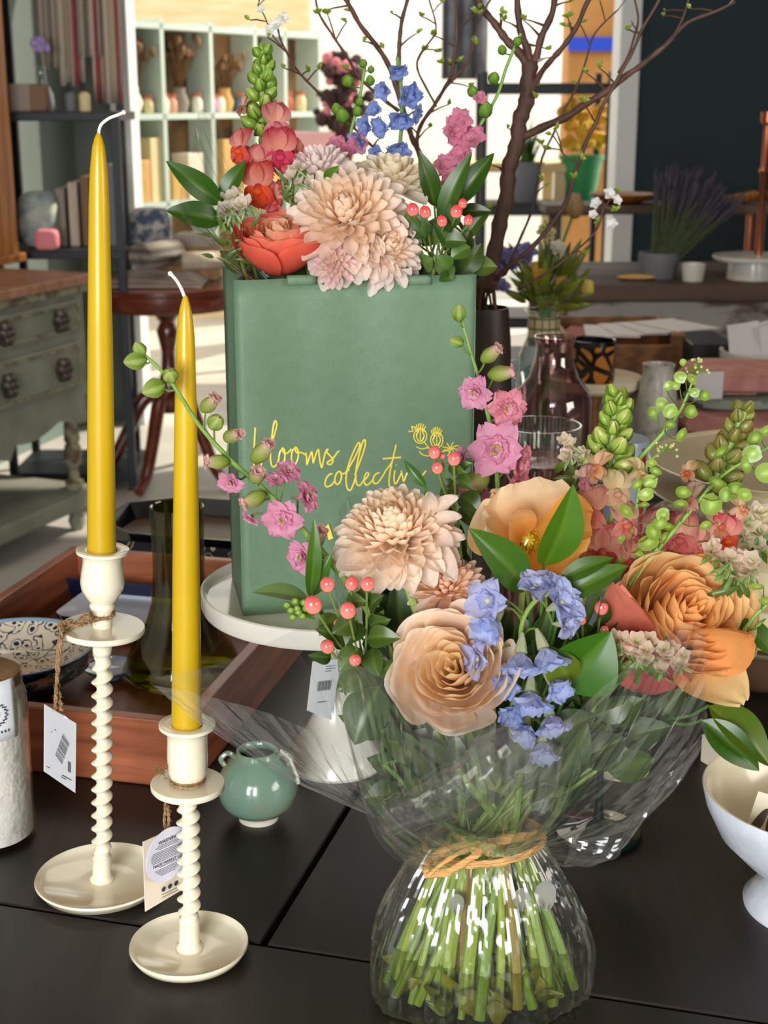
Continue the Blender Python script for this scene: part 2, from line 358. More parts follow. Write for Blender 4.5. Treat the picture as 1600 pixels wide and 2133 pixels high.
b = B()
for i in range(120):
    a = rnd(0, 6.3); s = rnd(0, .15); z = rnd(.16, .5); s *= 1-.6*abs(z-.3)/.3
    if i % 6 == 0: B().ball(q+Vector((math.cos(a)*s, math.sin(a)*s, z)), rnd(.015, .035), 6, 4).out('bloom', 'pink_far', t)
    else: b.ball(q+Vector((math.cos(a)*s, math.sin(a)*s, z)), rnd(.015, .035), 6, 4)
b.out('foliage', 'maroon_far', t)
# grey hanging coats / panel, white fridge block
mat('charcoal_cloth', '#5c5e66', .9, col2='#45474e', scale=8)
pp = P(965, 90, 8.8)
tag(B().grid(lambda u, v: Vector((pp.x-.12+u*.26, 8.8+.03*math.sin(u*20), pp.z-.2+v*.5)), 24, 4).out('hanging_cloth', 'charcoal_cloth', solid=.01), 'dark grey cloth hanging in the far bright room', 'cloth')
# opposite building wall, bright
mat('white_render', '#f0efe8', .8)
slab('wall_outside', (1.2, 11.8, 1.6), (6, .1, 3.4), 'white_render')
# ================================================================== left background furniture
# ---- sage chest of drawers on turned legs with a low shelf
zc_ = P(170, 567, 4.7).z
def Fz(px, py, z): r = ray(px, py); return Vector((0, 0, CH)) + r*((z-CH)/r.z)
cC = Fz(170, 569, .83); cA = Fz(0, 602, .83)
cd = (cC-cA).normalized(); cn = Vector((-cd.y, cd.x, 0))          # along the front, and into the wall
cC.z = 0; W = 1.15; D_ = .46; cF = cC-cd*W
ch = thing('chest_of_drawers', 'worn sage green chest of drawers on turned legs at the left wall', 'chest of drawers', (cC+cF)/2)
def blk(name, c, w, d, z0, z1, m, bev=.004, par=ch, e=cd, n=cn):
    b = B(); quad(c, e, w, n, d, z0, z1, b); return b.out(name, m, par, smooth=False, bevel=bev)
blk('top', cF-cd*.03-cn*.03, W+.06, D_+.04, .80, .83, 'chest_top', .006)
blk('top_moulding', cF-cd*.015-cn*.015, W+.03, D_+.02, .772, .80, 'distressed', .006)
blk('carcass', cF, W, D_, .44, .772, 'sage_chest')
prof_h = [(.775-.02, .655), (.625, .48)]
hands = []
for zt_, zb_ in prof_h:
    for k in range(2):
        c0 = cF+cd*(.04+k*.545)-cn*.012
        dr = blk('drawer', c0, .525, .03, zb_, zt_, 'sage_chest', .005)
        pr = sub_of(dr, ch)
        b = B()       # raised edge beading
        z0, z1 = zb_+.012, zt_-.012
        for a_, w_, q0, q1 in ((.012, .501, z0, z0+.006), (.012, .501, z1-.006, z1), (.012, .006, z0, z1), (.507, .006, z0, z1)):
            quad(c0+cd*a_-cn*.005, cd, w_, cn, .006, q0, q1, b)
        b.out('beading', 'distressed', pr, smooth=False)
        for hx in (.12, .40):
            p = c0+cd*hx-cn*.014; zz = (zt_+zb_)/2
            b = B(); M_ = Matrix((cd, Vector((0, 0, 1)), -cn)).transposed()
            for i in range(7):
                a = i*PI/3; b.ball(p+cd*(math.cos(a)*.02*(i > 0))+Vector((0, 0, zz+math.sin(a)*.024*(i > 0))), (.017, .004, .017), 8, 5)
            b.tube([p-cn*.006+cd*(.026*math.cos(t))+Vector((0, 0, zz+.004-.03*abs(math.sin(t)))) for t in [k2*PI/8 for k2 in range(9)]], .0035, 6)
            b.out('handle', 'bronze', pr)
b = B(); N = 40
def scal(u): return .44-.05-.035*abs(math.sin(u*PI*3.5))-(.05 if abs(u-.5) < .14 else 0)
for i in range(N):
    u0, u1 = i/N, (i+1)/N; p0_ = cF+cd*(W*u0); p1_ = cF+cd*(W*u1)
    b.hexa([p0_+Vector((0, 0, scal(u0))), p1_+Vector((0, 0, scal(u1))), p1_+cn*.02+Vector((0, 0, scal(u1))), p0_+cn*.02+Vector((0, 0, scal(u0))),
            p0_+Vector((0, 0, .445)), p1_+Vector((0, 0, .445)), p1_+cn*.02+Vector((0, 0, .445)), p0_+cn*.02+Vector((0, 0, .445))])
b.out('scalloped_apron', 'sage_chest', ch, smooth=False)
b = B()
for i in range(N//2):
    u0, u1 = i/(N/2), (i+1)/(N/2); p0_ = cC+cn*(D_*u0); p1_ = cC+cn*(D_*u1)
    b.hexa([p0_+Vector((0, 0, scal(u0*.6))), p1_+Vector((0, 0, scal(u1*.6))), p1_-cd*.02+Vector((0, 0, scal(u1*.6))), p0_-cd*.02+Vector((0, 0, scal(u0*.6))),
            p0_+Vector((0, 0, .445)), p1_+Vector((0, 0, .445)), p1_-cd*.02+Vector((0, 0, .445)), p0_-cd*.02+Vector((0, 0, .445))])
b.out('side_apron', 'sage_chest', ch, smooth=False)
legp = [(0, .14), (.03, .14), (.03, .165), (.018, .17), (.014, .2), (.018, .215), (.026, .225), (.03, .25), (.026, .28), (.02, .29), (.026, .3), (.024, .345), (.018, .40), (.014, .42), (.02, .43), (.03, .44), (0, .44)]
for c0 in (cC-cd*.05+cn*.04, cF+cd*.05+cn*.04, cC-cd*.05+cn*(D_-.04), cF+cd*.05+cn*(D_-.04)):
    B().lathe(c0, legp, 16).out('leg', 'distressed', ch)
    B().lathe(c0, [(0, 0), (.018, 0), (.028, .03), (.022, .055), (.028, .06), (.028, .085), (0, .085)], 16).out('foot', 'sage_chest', ch)
blk('low_shelf', cF-cn*.015-cd*.02, W+.04, D_+.03, .085, .14, 'sage_chest', .008)
# ---- pine hutch on the chest
xh = Fz(42, 545, .83)
hc = Vector((xh.x, xh.y, 0))
hu = thing('pine_cupboard', 'golden pine cupboard standing on the sage chest', 'cupboard', hc+Vector((0, 0, .83))-cd*.4+cn*.15)
blk('side', hc-cd*.62, .62, .33, .83, 2.3, 'pine', .006, hu)
blk('cornice', hc-cd*.66-cn*.03, .70, .38, 2.3, 2.36, 'pine', .012, hu)
blk('plinth', hc-cd*.64-cn*.015, .66, .36, .83, .86, 'pine', .006, hu)
# ---- black rack with towels
R0 = Vector((-1.33, 5.02, 0)); RX = P(252, 500, 5.02).x
rk = thing('shelving_rack', 'black metal rack behind the sage chest at the left', 'shelving rack', (R0.x, 5.2, 0))
for x, y, h in ((R0.x, 5.02, 1.95), (RX, 5.02, 1.31), (R0.x+.0, 5.36, 1.95), (RX-.04, 5.36, 1.95)):
    B().box((x, y, h/2), (.028, .028, h)).out('post', 'black_metal', rk, smooth=False, bevel=.002)
for z in (.05, .84, 1.30):
    B().box(((R0.x+RX)/2, 5.19, z), (RX-R0.x+.02, .37, .03)).out('shelf', 'black_metal', rk, smooth=False, bevel=.003)
B().tube([(R0.x, 5.36, 1.93), (RX-.04, 5.36, 1.93)], .012, 10).out('hanging_rail', 'black_metal', rk)
mat('linen', '#b5a896', .9, col2='#c9bda9', scale=60, stretch=(1, 1, .1), bump=.3, bscale=120)
def stripe_mat(name, base, stripe, freq, axis='X', thr=.93, rough=.9, dist=0):
    m = bpy.data.materials.new(name); m.use_nodes = True; nt = m.node_tree; L = nt.links; b = nt.nodes['Principled BSDF']; b.inputs['Roughness'].default_value = rough
    tc = nn(nt, 'ShaderNodeTexCoord'); w = nn(nt, 'ShaderNodeTexWave', bands_direction=axis); w.inputs['Scale'].default_value = freq; w.inputs['Distortion'].default_value = dist
    L.new(tc.outputs['Object'], w.inputs[0]); cr = nn(nt, 'ShaderNodeValToRGB'); cr.color_ramp.elements[0].position = thr-.03; cr.color_ramp.elements[1].position = thr
    cr.color_ramp.elements[0].color = C(base); cr.color_ramp.elements[1].color = C(stripe); L.new(w.outputs[0], cr.inputs[0]); L.new(cr.outputs[0], b.inputs['Base Color']); MATS[name] = m
stripe_mat('towel_red', '#c2b6a4', '#a4555a', 4.2, thr=.9); stripe_mat('towel_grey', '#b3a899', '#8d857c', 22, thr=.6)
stripe_mat('cloth_stripe', '#a59488', '#857368', 14, 'Y', thr=.6); stripe_mat('roll_stripe', '#8b8379', '#5f5850', 9, 'Z', thr=.55)
for i, (px, w, zb, m, lb) in enumerate([(112, .10, 1.46, 'towel_grey', 'grey striped linen towel hanging leftmost on the black rack'), (152, .09, 1.40, 'towel_red', 'linen towel with faded red stripe hanging in the middle of the rack'),
                                    (192, .08, 1.50, 'towel_grey', 'dull grey towel hanging between two red striped towels'), (226, .10, 1.34, 'towel_red', 'long linen towel with a red stripe hanging nearest the white post')]):
    x = P(px, 150, 5.34).x
    tag(B().grid(lambda u, v, x=x, w=w, zb=zb: Vector((x-w/2+u*w, 5.335+.018*math.sin(u*14+x*9)-.01*v, 1.935-(1.935-zb)*v)), 20, 6).out('linen_towel', m, solid=.006), lb, 'towel', 'linen towels hanging on the rack')
mat('brown_blind', '#4b4036', .9, col2='#3b3129', scale=20, stretch=(1, 1, .1))
# things on the rack shelves
zS = 1.315
def at(px, z, Y): r = ray(px, 500); return Vector((r.x/r.y*Y, Y, z))
p = at(108, zS, 5.12)
t = thing('bottle_vase', 'clear glass bottle holding a single lilac bloom on the rack', 'vase', p)
B().lathe(p, [(.001, 0), (.03, 0), (.04, .015), (.036, .06), (.016, .1), (.013, .15), (.016, .155), (.011, .15), (.014, .1), (.033, .06), (.036, .015), (.001, .008)], 20).out('glass', 'clear_glass', t)
B().tube([p+Vector((0, 0, .02)), p+Vector((.004, 0, .15)), p+Vector((0, 0, .21))], .002, 6).out('stem', 'leaf_far', t)
mat('lilac', '#8f7bb8', .7, col2='#b09ad0', scale=40)
b = B()
for i in range(22):
    a = rnd(0, 6.3); s = rnd(.005, .03); b.ball(p+Vector((math.cos(a)*s, math.sin(a)*s, .22+rnd(-.018, .02))), rnd(.008, .014), 7, 5)
b.out('bloom', 'lilac', t)
for i, (px, w, m, lb) in enumerate([(66, .075, 'bg9', 'square glass-fronted box leftmost on the rack shelf'), (100, .06, 'bg2', 'brown glass-fronted box in front of the bottle vase')]):
    p = at(px, zS, 5.06); tag(B().box(p+Vector((0, 0, .045)), (w, .06, .09)).out('lidded_box', m, smooth=False, bevel=.006), lb, 'box')
for i, (px, m, lb) in enumerate([(163, 'charcoal_cloth', 'small dark-capped bottle on the rack beside the brown box'), (192, 'bg1', 'small cream bottle with black cap on the rack')]):
    p = at(px, zS, 5.1); t = thing('scent_bottle', lb, 'bottle', p)
    B().lathe(p, [(0, 0), (.018, 0), (.02, .01), (.02, .055), (.008, .065), (0, .065)], 16).out('body', 'bg1' if i else 'grey_pot', t)
    B().lathe(p+Vector((0, 0, .065)), [(0, 0), (.009, 0), (.009, .03), (0, .03)], 12).out('cap', 'black_metal', t)
mat('blue_bag', '#6b8592', .8, col2='#b9c0b0', scale=18); mat('floral_cloth', '#46566b', .9, col2='#b9b3ae', scale=26, lo=.45, hi=.6)
def soft_box(c, s, m, name, lb, cat, par=None, wob=.12, group=None):
    b = B(); c = Vector(c)
    def colp(p): return p
    b.ball((0, 0, 0), 1, 24, 14)
    b.v = [c+Vector((math.copysign(abs(v.x)**.45, v.x)*s[0]/2*(1+wob*noise.noise(v*2+c)), math.copysign(abs(v.y)**.45, v.y)*s[1]/2*(1+wob*noise.noise(v*2-c)),
            math.copysign(abs(v.z)**.5, v.z)*s[2]/2*(1+wob*.6*noise.noise(v*1.7+c*3)))) for v in b.v]
    return tag(b.out(name, m), lb, cat, group)
soft_box(at(84, .95, 5.12), (.13, .12, .19), 'blue_bag', 'fabric_bag', 'blue and white fabric bag on the lower shelf of the rack', 'bag')
soft_box(at(98, .893, 5.0), (.08, .06, .07), 'pink_far', 'tin', 'small pink tin in front of the blue fabric bag', 'tin', wob=.02)
for i in range(5):
    x = R0.x+.19+i*.045
    tag(B().box((x, 5.25, .855+.10+.01*i), (.032, .16, .2+.02*i)).out('book', ['bg9', 'linen', 'bg2', 'bg4', 'grey_pot'][i], smooth=False, bevel=.002),
        ['buff book leftmost', 'linen-covered book second from left', 'brown book in the middle', 'white book second from right', 'grey book rightmost'][i]+' on the rack shelf behind the tall candle', 'book', 'books on the black rack')
# ---- round mahogany pedestal table
tc_ = Fz(345, 605, .715); tcx, tcy = tc_.x, 5.2; tcx = P(345, 600, 5.2).x
rt = thing('pedestal_table', 'round mahogany pedestal table behind the candles', 'table', (tcx, tcy, 0))
B().lathe((tcx, tcy, 0), [(0, .635), (.20, .635), (.265, .64), (.275, .66), (.275, .70), (.285, .708), (.285, .72), (0, .72)], 64).out('tabletop', 'mahogany', rt)
B().lathe((tcx, tcy, 0), [(0, .25), (.04, .25), (.055, .28), (.05, .33), (.028, .40), (.024, .47), (.034, .52), (.04, .55), (.026, .58), (.04, .6), (.06, .635), (0, .635)], 24).out('pedestal', 'mahogany', rt)
for a in (R(200), R(255), R(320), R(80)):
    d = Vector((math.cos(a), math.sin(a), 0)); c = Vector((tcx, tcy, 0))
    pts = smooth_path([c+d*.02+Vector((0, 0, .33)), c+d*.10+Vector((0, 0, .30)), c+d*.17+Vector((0, 0, .17)), c+d*.24+Vector((0, 0, .06)), c+d*.31+Vector((0, 0, .022))], 5)
    B().tube(pts, [.03-.012*i/len(pts) for i in range(len(pts))], 10).out('leg', 'mahogany', rt)
# textiles on it
zt_ = .72
b = B().grid(lambda u, v: Vector((tcx-.25+.4*u, tcy-.17+v*.3, zt_+.004+.045*max(0, math.sin(PI*min(1, v*1.0)))**.4*(1-.25*math.sin(u*5+1)**2)*(1 if u < .85 else (1-u)/.15))), 30, 16)
tag(b.out('folded_tablecloth', 'cloth_stripe', solid=.006), 'folded striped tablecloth on the round mahogany table', 'cloth')
def roll(c, ax, L_, r, m, lb, name='rolled_towel'):
    c = Vector(c); ax = Vector(ax).normalized(); M_ = basis(ax); b = B()
    pts = []
    for i in range(90):
        a = i*.32; rr = r*(.15+.85*i/90); pts.append((rr*math.cos(a), rr*math.sin(a)))
    vs = [c+M_ @ Vector((x, y, s*L_/2)) for s in (-1, 1) for x, y in pts]; n = len(pts)
    b.add(vs, [(i, i+1, n+i+1, n+i) for i in range(n-1)])
    return tag(b.out(name, m, solid=.004), lb, 'towel', 'rolled towels on the round table')
roll((P(322, 550, 5.0).x, 5.06, zt_+.115), (.5, 1, 0), .2, .05, 'roll_stripe', 'large grey striped rolled towel with its spiral end showing')
roll((P(420, 565, 5.05).x, 5.1, zt_+.09), (1, .25, 0), .15, .033, 'linen', 'smaller tan rolled towel to the right of the spiral roll')
mat('wicker', '#b08a5c', .75, col2='#7d5c38', scale=60, stretch=(1, 1, 3), bump=.5, bscale=80)
p = Vector((P(368, 520, 5.3).x, 5.36, zt_+.001))
t = thing('wicker_basket', 'low tan wicker basket at the back of the round table', 'basket', p)
b = B()
for i, (dx, dy, w, d) in enumerate(((0, -.08, .30, .012), (0, .08, .30, .012), (-.145, 0, .012, .15), (.145, 0, .012, .15))): b.box(p+Vector((dx, dy, .06)), (w, d, .12))
b.out('wall', 'wicker', t, smooth=False, bevel=.004); B().box(p+Vector((0, 0, .006)), (.3, .16, .012)).out('base', 'wicker', t, smooth=False)
soft_box(p+Vector((-.10, 0, .175)), (.14, .12, .16), 'floral_cloth', 'fabric_bundle', 'blue and white floral fabric bundle in the wicker basket', 'fabric')
soft_box(p+Vector((.06, 0, .125)), (.16, .12, .08), 'towel_grey', 'folded_napkins', 'folded grey striped napkins beside the floral bundle', 'cloth')

# ================================================================== right background
con_z = .84; CY = 4.2
x0 = P(1128, 590, CY).x; x1 = 2.3
cs = thing('console_table', 'rustic brown wooden console with peeling paint before the dark teal wall', 'console', ((x0+x1)/2, CY+.3, 0))
B().box(((x0+x1)/2, CY+.29, con_z-.025), (x1-x0, .62, .05)).out('top', 'rustic', cs, smooth=False, bevel=.006)
B().box(((x0+x1)/2, CY+.03, con_z-.05-.17), (x1-x0-.06, .03, .34)).out('front_panel', 'peel', cs, smooth=False)
B().box(((x0+x1)/2, CY+.3, .12), (x1-x0-.06, .5, .03)).out('low_shelf', 'rustic', cs, smooth=False)
for x in (x0+.05, x1-.05):
    for y in (CY+.04, CY+.54): B().box((x, y, (con_z-.05)/2), (.06, .06, con_z-.05)).out('leg', 'rustic', cs, smooth=False, bevel=.004)
# raised shelf with copper legs on the console
zsh = P(1400, 436, CY+.35).z; xs0 = P(1135, 436, CY+.35).x
mat('copper', '#b4694a', .3, metal=.9)
sh = thing('raised_shelf', 'narrow weathered plank shelf raised over the console', 'shelf', ((xs0+x1)/2, CY+.4, con_z))
B().box(((xs0+x1)/2, CY+.42, zsh), (x1-xs0, .2, .028)).out('plank', 'rustic', sh, smooth=False, bevel=.003)
for x in (xs0+.04, P(1583, 500, CY+.35).x, x1-.05):
    for y in (CY+.35, CY+.49): B().tube([(x, y, con_z), (x, y, zsh-.014)], .012, 10).out('leg', 'copper' if x > .8 else 'rustic', sh)
b = B()
p = Vector((P(1300, 415, CY+.4).x, CY+.42, zsh+.014))
tag(B().lathe(p, [(0, 0), (.05, 0), (.1, .022), (.105, .03), (.095, .03), (.05, .012), (0, .008)], 28).out('wooden_plate', 'pine'), 'shallow golden wooden dish on the raised plank shelf', 'dish')
for i in range(3):
    q = Vector((P(1530+i*22, 405, CY+.4).x, CY+.40, zsh+.014+.014)); 
    tag(B().tube([q+Vector((-.05, -.02, 0)), q+Vector((.04, .03, .012 if i else 0))], .013, 10).out('wooden_rod', 'pine'), ['short golden wooden rod leftmost on the plank shelf', 'golden wooden rod in the middle of three on the plank shelf', 'golden wooden rod nearest the frame edge on the plank shelf'][i], 'rod', 'wooden rods on the raised shelf')
# copper candlestick going up beside the shelf
q = Vector((P(1596, 300, CY+.2).x, CY+.2, con_z))
t = thing('candlestick', 'tall slim copper candlestick at the right edge on the console', 'candlestick', q)
B().lathe(q, [(0, 0), (.05, 0), (.05, .008), (.012, .02), (.010, .30), (.016, .31), (.010, .32), (.009, .44), (.02, .45), (.02, .48), (0, .48)], 20).out('stem', 'copper', t)
# lavender
mat('lav_stem', '#56603f', .8); mat('lavender', '#3b3946', .9, col2='#4a4552', scale=40)
q = Vector((P(1372, 575, CY+.15).x, CY+.16, con_z))
t = thing('dried_lavender', 'dark dried lavender bundle leaning out of a grey pot', 'dried flowers', q)
B().lathe(q, [(0, 0), (.05, 0), (.062, .06), (.06, .075), (.052, .075), (.045, .01), (0, .01)], 24).out('pot', 'grey_pot', t)
b = B(); b2 = B()
for i in range(150):
    a = rnd(.0, .85); dy = rnd(-.12, .12); L_ = rnd(.17, .26); base = q+Vector((rnd(-.03, .03), rnd(-.03, .03), .02))
    d = Vector((math.sin(a), dy, math.cos(a))).normalized(); e = base+d*L_; b.tube([base, e], .0013, 4)
    b2.tube([e-d*.01, e+d*.03, e+d*.06], [.003, .006, .002], 5)
b.out('stems', 'lav_stem', t); b2.out('flower_heads', 'lavender', t)
mat('white_glaze', '#e4e2da', .3, coat=.3); mat('cream_glaze', '#e9dfc4', .22, coat=.4)
q = Vector((P(1440, 588, CY+.1).x, CY+.08, con_z)); tag(B().lathe(q, [(0, 0), (.03, 0), (.036, .05), (.033, .05), (.026, .006), (0, .006)], 20).out('cup', 'white_glaze'), 'small white cup on the console beside the lavender', 'cup')
q = Vector((P(1568, 590, CY+.12).x, CY+.13, con_z))
t = thing('cake_stand', 'white cake stand on the console at the right edge', 'cake stand', q)
B().lathe(q, [(0, 0), (.075, 0), (.075, .01), (.07, .055), (0, .055)], 32).out('pedestal', 'white_glaze', t)
B().lathe(q+Vector((0, 0, .055)), [(0, 0), (.115, 0), (.12, .006), (.12, .014), (.11, .01), (0, .008)], 40).out('plate', 'white_glaze', t)
q = Vector((P(1325, 590, CY+.1).x, CY+.1, con_z+.008))
tag(B().ball(q, (.06, .03, .008), 16, 6).out('wooden_spoon_rest', 'kraft'), 'flat pale wooden spoon rest lying on the console', 'spoon rest')

# ================================================================== second table (right, middle distance)
tb = thing('display_table', 'dark display table behind the glassware at the right', 'table', (1.1, 3.0, 0))
B().box((1.15, 2.98, TZ-.02), (1.9, 1.35, .04)).out('tabletop', 'darkwood', tb, smooth=False, bevel=.004)
for x in (.25, 2.05):
    for y in (2.36, 3.6): B().box((x, y, (TZ-.04)/2), (.07, .07, TZ-.04)).out('leg', 'darkwood', tb, smooth=False, bevel=.004)
# wooden crate with papers
cY = 3.15; xa = P(1175, 740, cY).x; xb = P(1425, 740, cY).x; zt_c = P(1300, 700, cY).z
mat('crate', '#8f5f36', .55, col2='#6d4424', scale=5, stretch=(1, 6, 6), wave=('X', 5, 2), lo=0, hi=1)
t = thing('wooden_crate', 'brown wooden crate of papers on the table behind the floral mug', 'crate', ((xa+xb)/2, cY+.15, TZ))
hh = zt_c-TZ
for nm, c, s in (('front', ((xa+xb)/2, cY, TZ+hh/2-.01), (xb-xa, .012, hh-.02)), ('back', ((xa+xb)/2, cY+.3, TZ+hh/2), (xb-xa, .012, hh)),
                 ('side', (xa+.006, cY+.15, TZ+hh/2), (.012, .288, hh)), ('side', (xb-.006, cY+.15, TZ+hh/2), (.012, .288, hh)), ('base', ((xa+xb)/2, cY+.15, TZ+.008), (xb-xa, .29, .012)), ('corner_post', (xb-.015, cY-.002, TZ+hh/2), (.03, .03, hh+.01))):
    B().box(c, s).out(nm, 'crate', t, smooth=False, bevel=.002)
mat('paper', '#d9d5d6', .8); mat('red_paper', '#9a5a50', .8)
for i in range(5):
    tag(B().box(((xa+xb)/2-.06+.05*i, cY+.12+.01*i, TZ+hh-.012+i*.003), (.12, .17, .002), rot=.2*i-.3).out('paper_sheet', 'red_paper' if i == 0 else 'paper', smooth=False),
        ['rust red sheet lying under the papers in the crate', 'white sheet just above the red one in the crate', 'white sheet in the middle of the crate pile', 'white sheet second from the top in the crate', 'topmost white sheet in the wooden crate'][i], 'paper', 'papers in the wooden crate')
mat('plain_black', '#0d1016', .5)
xa = P(1437, 760, 3.05).x; xb = P(1524, 760, 3.05).x; z1 = P(1480, 716, 3.05).z
tag(B().box(((xa+xb)/2, 3.14, (TZ+z1)/2), (xb-xa, .2, z1-TZ)).out('black_box', 'plain_black', smooth=False, bevel=.004), 'plain black box beside the wooden crate', 'box')
q = Vector((P(1590, 800, 2.98).x, 3.0, TZ)); wq = 3.0/3000
t = thing('bowl', 'large white bowl of price tags on the far table', 'bowl', q)
B().lathe(q, [(0, 0), (.045, 0), (.075, .03), (.088, .07), (.09, .1), (.084, .1), (.07, .035), (.04, .01), (0, .008)], 40).out('body', 'white_glaze', t)
for i in range(6):
    M_ = Matrix.Rotation(rnd(-.5, .5), 3, 'Z') @ Matrix.Rotation(rnd(-.3, .3), 3, 'X') @ Matrix.Rotation(rnd(-.35, .35), 3, 'Y')
    tag(B().box(q+Vector((-.055+.022*i, -.03+.012*(i % 3), .115)), (.05, .0015, .09), M=M_).out('price_tag', 'paper', smooth=False), None, 'tag', 'white tags standing in the far bowl')['label'] = ['leftmost', 'second from left', 'third from left', 'third from right', 'second from right', 'rightmost'][i]+' white card tag standing in the far white bowl'
# pink napkins
mat('pink_cloth', '#c98f86', .9, col2='#b57a74', scale=30, bump=.3, bscale=90); mat('sage_cloth', '#9aa392', .9, col2='#8b9484', scale=30, bump=.2)
for i, (px, py, Y, w, h, m, lb) in enumerate([(1525, 862, 2.66, .20, .05, 'pink_cloth', 'dusty pink folded napkin at the bottom of the pile'), (1555, 872, 2.7, .22, .026, 'sage_cloth', 'sage green napkin between the pink ones'), (1545, 835, 2.72, .24, .05, 'pink_cloth', 'soft pink napkin with white label on top of the pile')]):
    z = [TZ+.026, TZ+.064, TZ+.103][i]
    o = soft_box((P(px, py, Y).x, 2.68, z), (w, .16, h), m, 'folded_napkin', lb, 'napkin', wob=.25, group='napkins on the far table')
p = P(1475, 828, 2.58); p.z = TZ+.105
tag(B().box(p, (.055, .002, .05), rot=.2).out('paper_label', 'paper', smooth=False), 'white paper label wrapped round the pink napkins', 'label')
# ================================================================== the black table
def mpp(p): return (p.y*CP + (CH-p.z)*SP)/FPX          # metres per photo pixel at a point
l0 = T(0, 1882); l1 = T(1600, 2131)
f1 = (l1-l0).normalized(); f2 = Vector((-f1.y, f1.x, 0))           # along the end seam; along the planks
s0 = T(555, 1962); s1 = T(745, 1602)
sx = (s0-l0).dot(f1); f2b = (s1-s0).normalized()
e_left = (T(0, 1222, .065)-l0).dot(f1)-.03
tbl = thing('dining_table', 'black stained wooden table with seamed boards in the foreground', 'table', (l0+l1)/2)
def board(u0, u1, v0, v1, z0=TZ-.03, z1=TZ, nm='board'):
    b = B(); c = l0+f1*u0+f2*v0; quad(c, f1, u1-u0, f2, v1-v0, z0, z1, b); return b.out(nm, 'darkwood', tbl, smooth=False, bevel=.0012, seg=1)
FAR = 1.16
board(e_left, 1.75, -.22, -.0015, nm='end_board')
board(e_left, sx-.004, .0015, FAR); board(sx+.001, 1.75, .0015, FAR)
board(e_left+.02, 1.73, -.2, FAR-.02, TZ-.10, TZ-.032, 'apron')
for u, v in ((e_left+.06, -.16), (1.66, -.16), (e_left+.06, FAR-.09), (1.66, FAR-.09)): board(u, u+.07, v, v+.07, 0, TZ-.10, 'leg')

# ================================================================== candlesticks and candles
mat('ivory', '#f3ead2', .16, col2='#efe5ca', scale=6, coat=.5, sss=.1); mat('wax', '#c7a512', .32, col2='#bd9a0e', scale=7, coat=.2, sss=.15, spec=.4)
mat('wick', '#e9e4d2', .8); mat('twine', '#a98760', .9, col2='#8a6a44', scale=200, bump=.8, bscale=300)
mat('tag_white', '#e9ebf2', .6); mat('tag_cream', '#efe2cf', .6); mat('tag_lilac', '#dcdcec', .6); mat('ink', '#3b3a42', .6)
def stick(bx, by, brx, cup, disc, stemtop, twist0, twist1, label, tall):
    b0 = T(bx, by, .007); b0.z = TZ; Y = b0.y; m = mpp(b0+Vector((0, 0, .007)))
    t = thing('candlestick', label, 'candlestick', b0, 'ivory barley-twist candlesticks')
    topc = P(cup[0], cup[1], Y); ax = (topc-(b0+Vector((0, 0, .01)))).normalized(); M_ = basis(ax, (0, 1, 0)); O = b0
    H = lambda py: (P(cup[0], py, Y)-b0).dot(ax)
    mm = lambda py: mpp(P(cup[0], py, Y))
    rb = brx*m
    B().lathe(b0, [(0, 0), (rb*.62, 0), (rb*.93, .0035), (rb, .009), (rb*.985, .0105), (rb*.93, .0085), (rb*.86, .006), (rb*.3, .0055), (0, .0055)], 72).out('base', 'ivory', t, angle=60)
    rs = stemtop[1]*mm(twist0)
    h0, h1 = H(twist1), H(twist0)
    b = B(); b.lathe(O, [(rs*1.35, .0055), (rs*1.3, .008), (rs*1.02, .0105), (rs*.98, h0-.004), (rs*1.0, h0)], 28, M_); b.lathe(O, [(rs*1.0, h1), (rs*1.0, H(stemtop[0])), ], 28, M_)
    pitch = 30.5*mm(1500); n = int((h1-h0)/.0009); e = rs*.26; vs = []; seg = 28
    for i in range(n+1):
        z = h0+(h1-h0)*i/n; w = min(1, i/n*12, (1-i/n)*12); a = 2*PI*(z/pitch)
        for k in range(seg):
            q = 2*PI*k/seg; dx = math.cos(q)*rs*.86+e*w*math.cos(a)*1.15; dy = math.sin(q)*rs*.86+e*w*math.sin(a)*1.15
            vs.append(O+M_ @ Vector((dx, dy, z)))
    b.add(vs, [(j*seg+i, j*seg+(i+1) % seg, (j+1)*seg+(i+1) % seg, (j+1)*seg+i) for j in range(n) for i in range(seg)])
    b.out('twisted_stem', 'ivory', t, angle=0)
    hd = H(disc[1]); rd = disc[2]*mm(disc[1])
    B().lathe(O, [(0, hd-.005), (rd*.97, hd-.005), (rd, hd-.004), (rd, hd-.0006), (rd*.985, hd), (0, hd)], 72, M_).out('drip_pan', 'ivory', t, angle=50)
    hc = H(cup[1]); rc = cup[2]*mm(cup[1])
    if tall: pf = [(.38, hd), (.38, hd+.006), (.40, hd+.0125), (.47, hd+.0145), (.50, hd+.017), (.45, hd+.019), (.60, hd+.023), (.80, hd+.030), (.845, hd+.036), (.80, hd+.044), (.745, hd+.051), (.76, hc-.006), (.88, hc-.003), (1.0, hc-.0025), (1.0, hc-.0004), (.97, hc), (.56, hc-.001), (.54, hc-.003), (.5, hc-.012), (0, hc-.012)]
    else: pf = [(.5, hd), (.52, hd+.0015), (.55, hd+.0025), (.66, hd+.006), (.71, hd+.011), (.725, hd+.02), (.71, hc-.011), (.78, hc-.005), (1.0, hc-.0025), (1.0, hc-.0004), (.97, hc), (.56, hc-.001), (.54, hc-.003), (.5, hc-.012), (0, hc-.012)]
    B().lathe(O, [(a_*rc, z) for a_, z in pf], 56, M_).out('cup', 'ivory', t, angle=50)
    return t, b0, M_, ax, H, mm, hd, hc
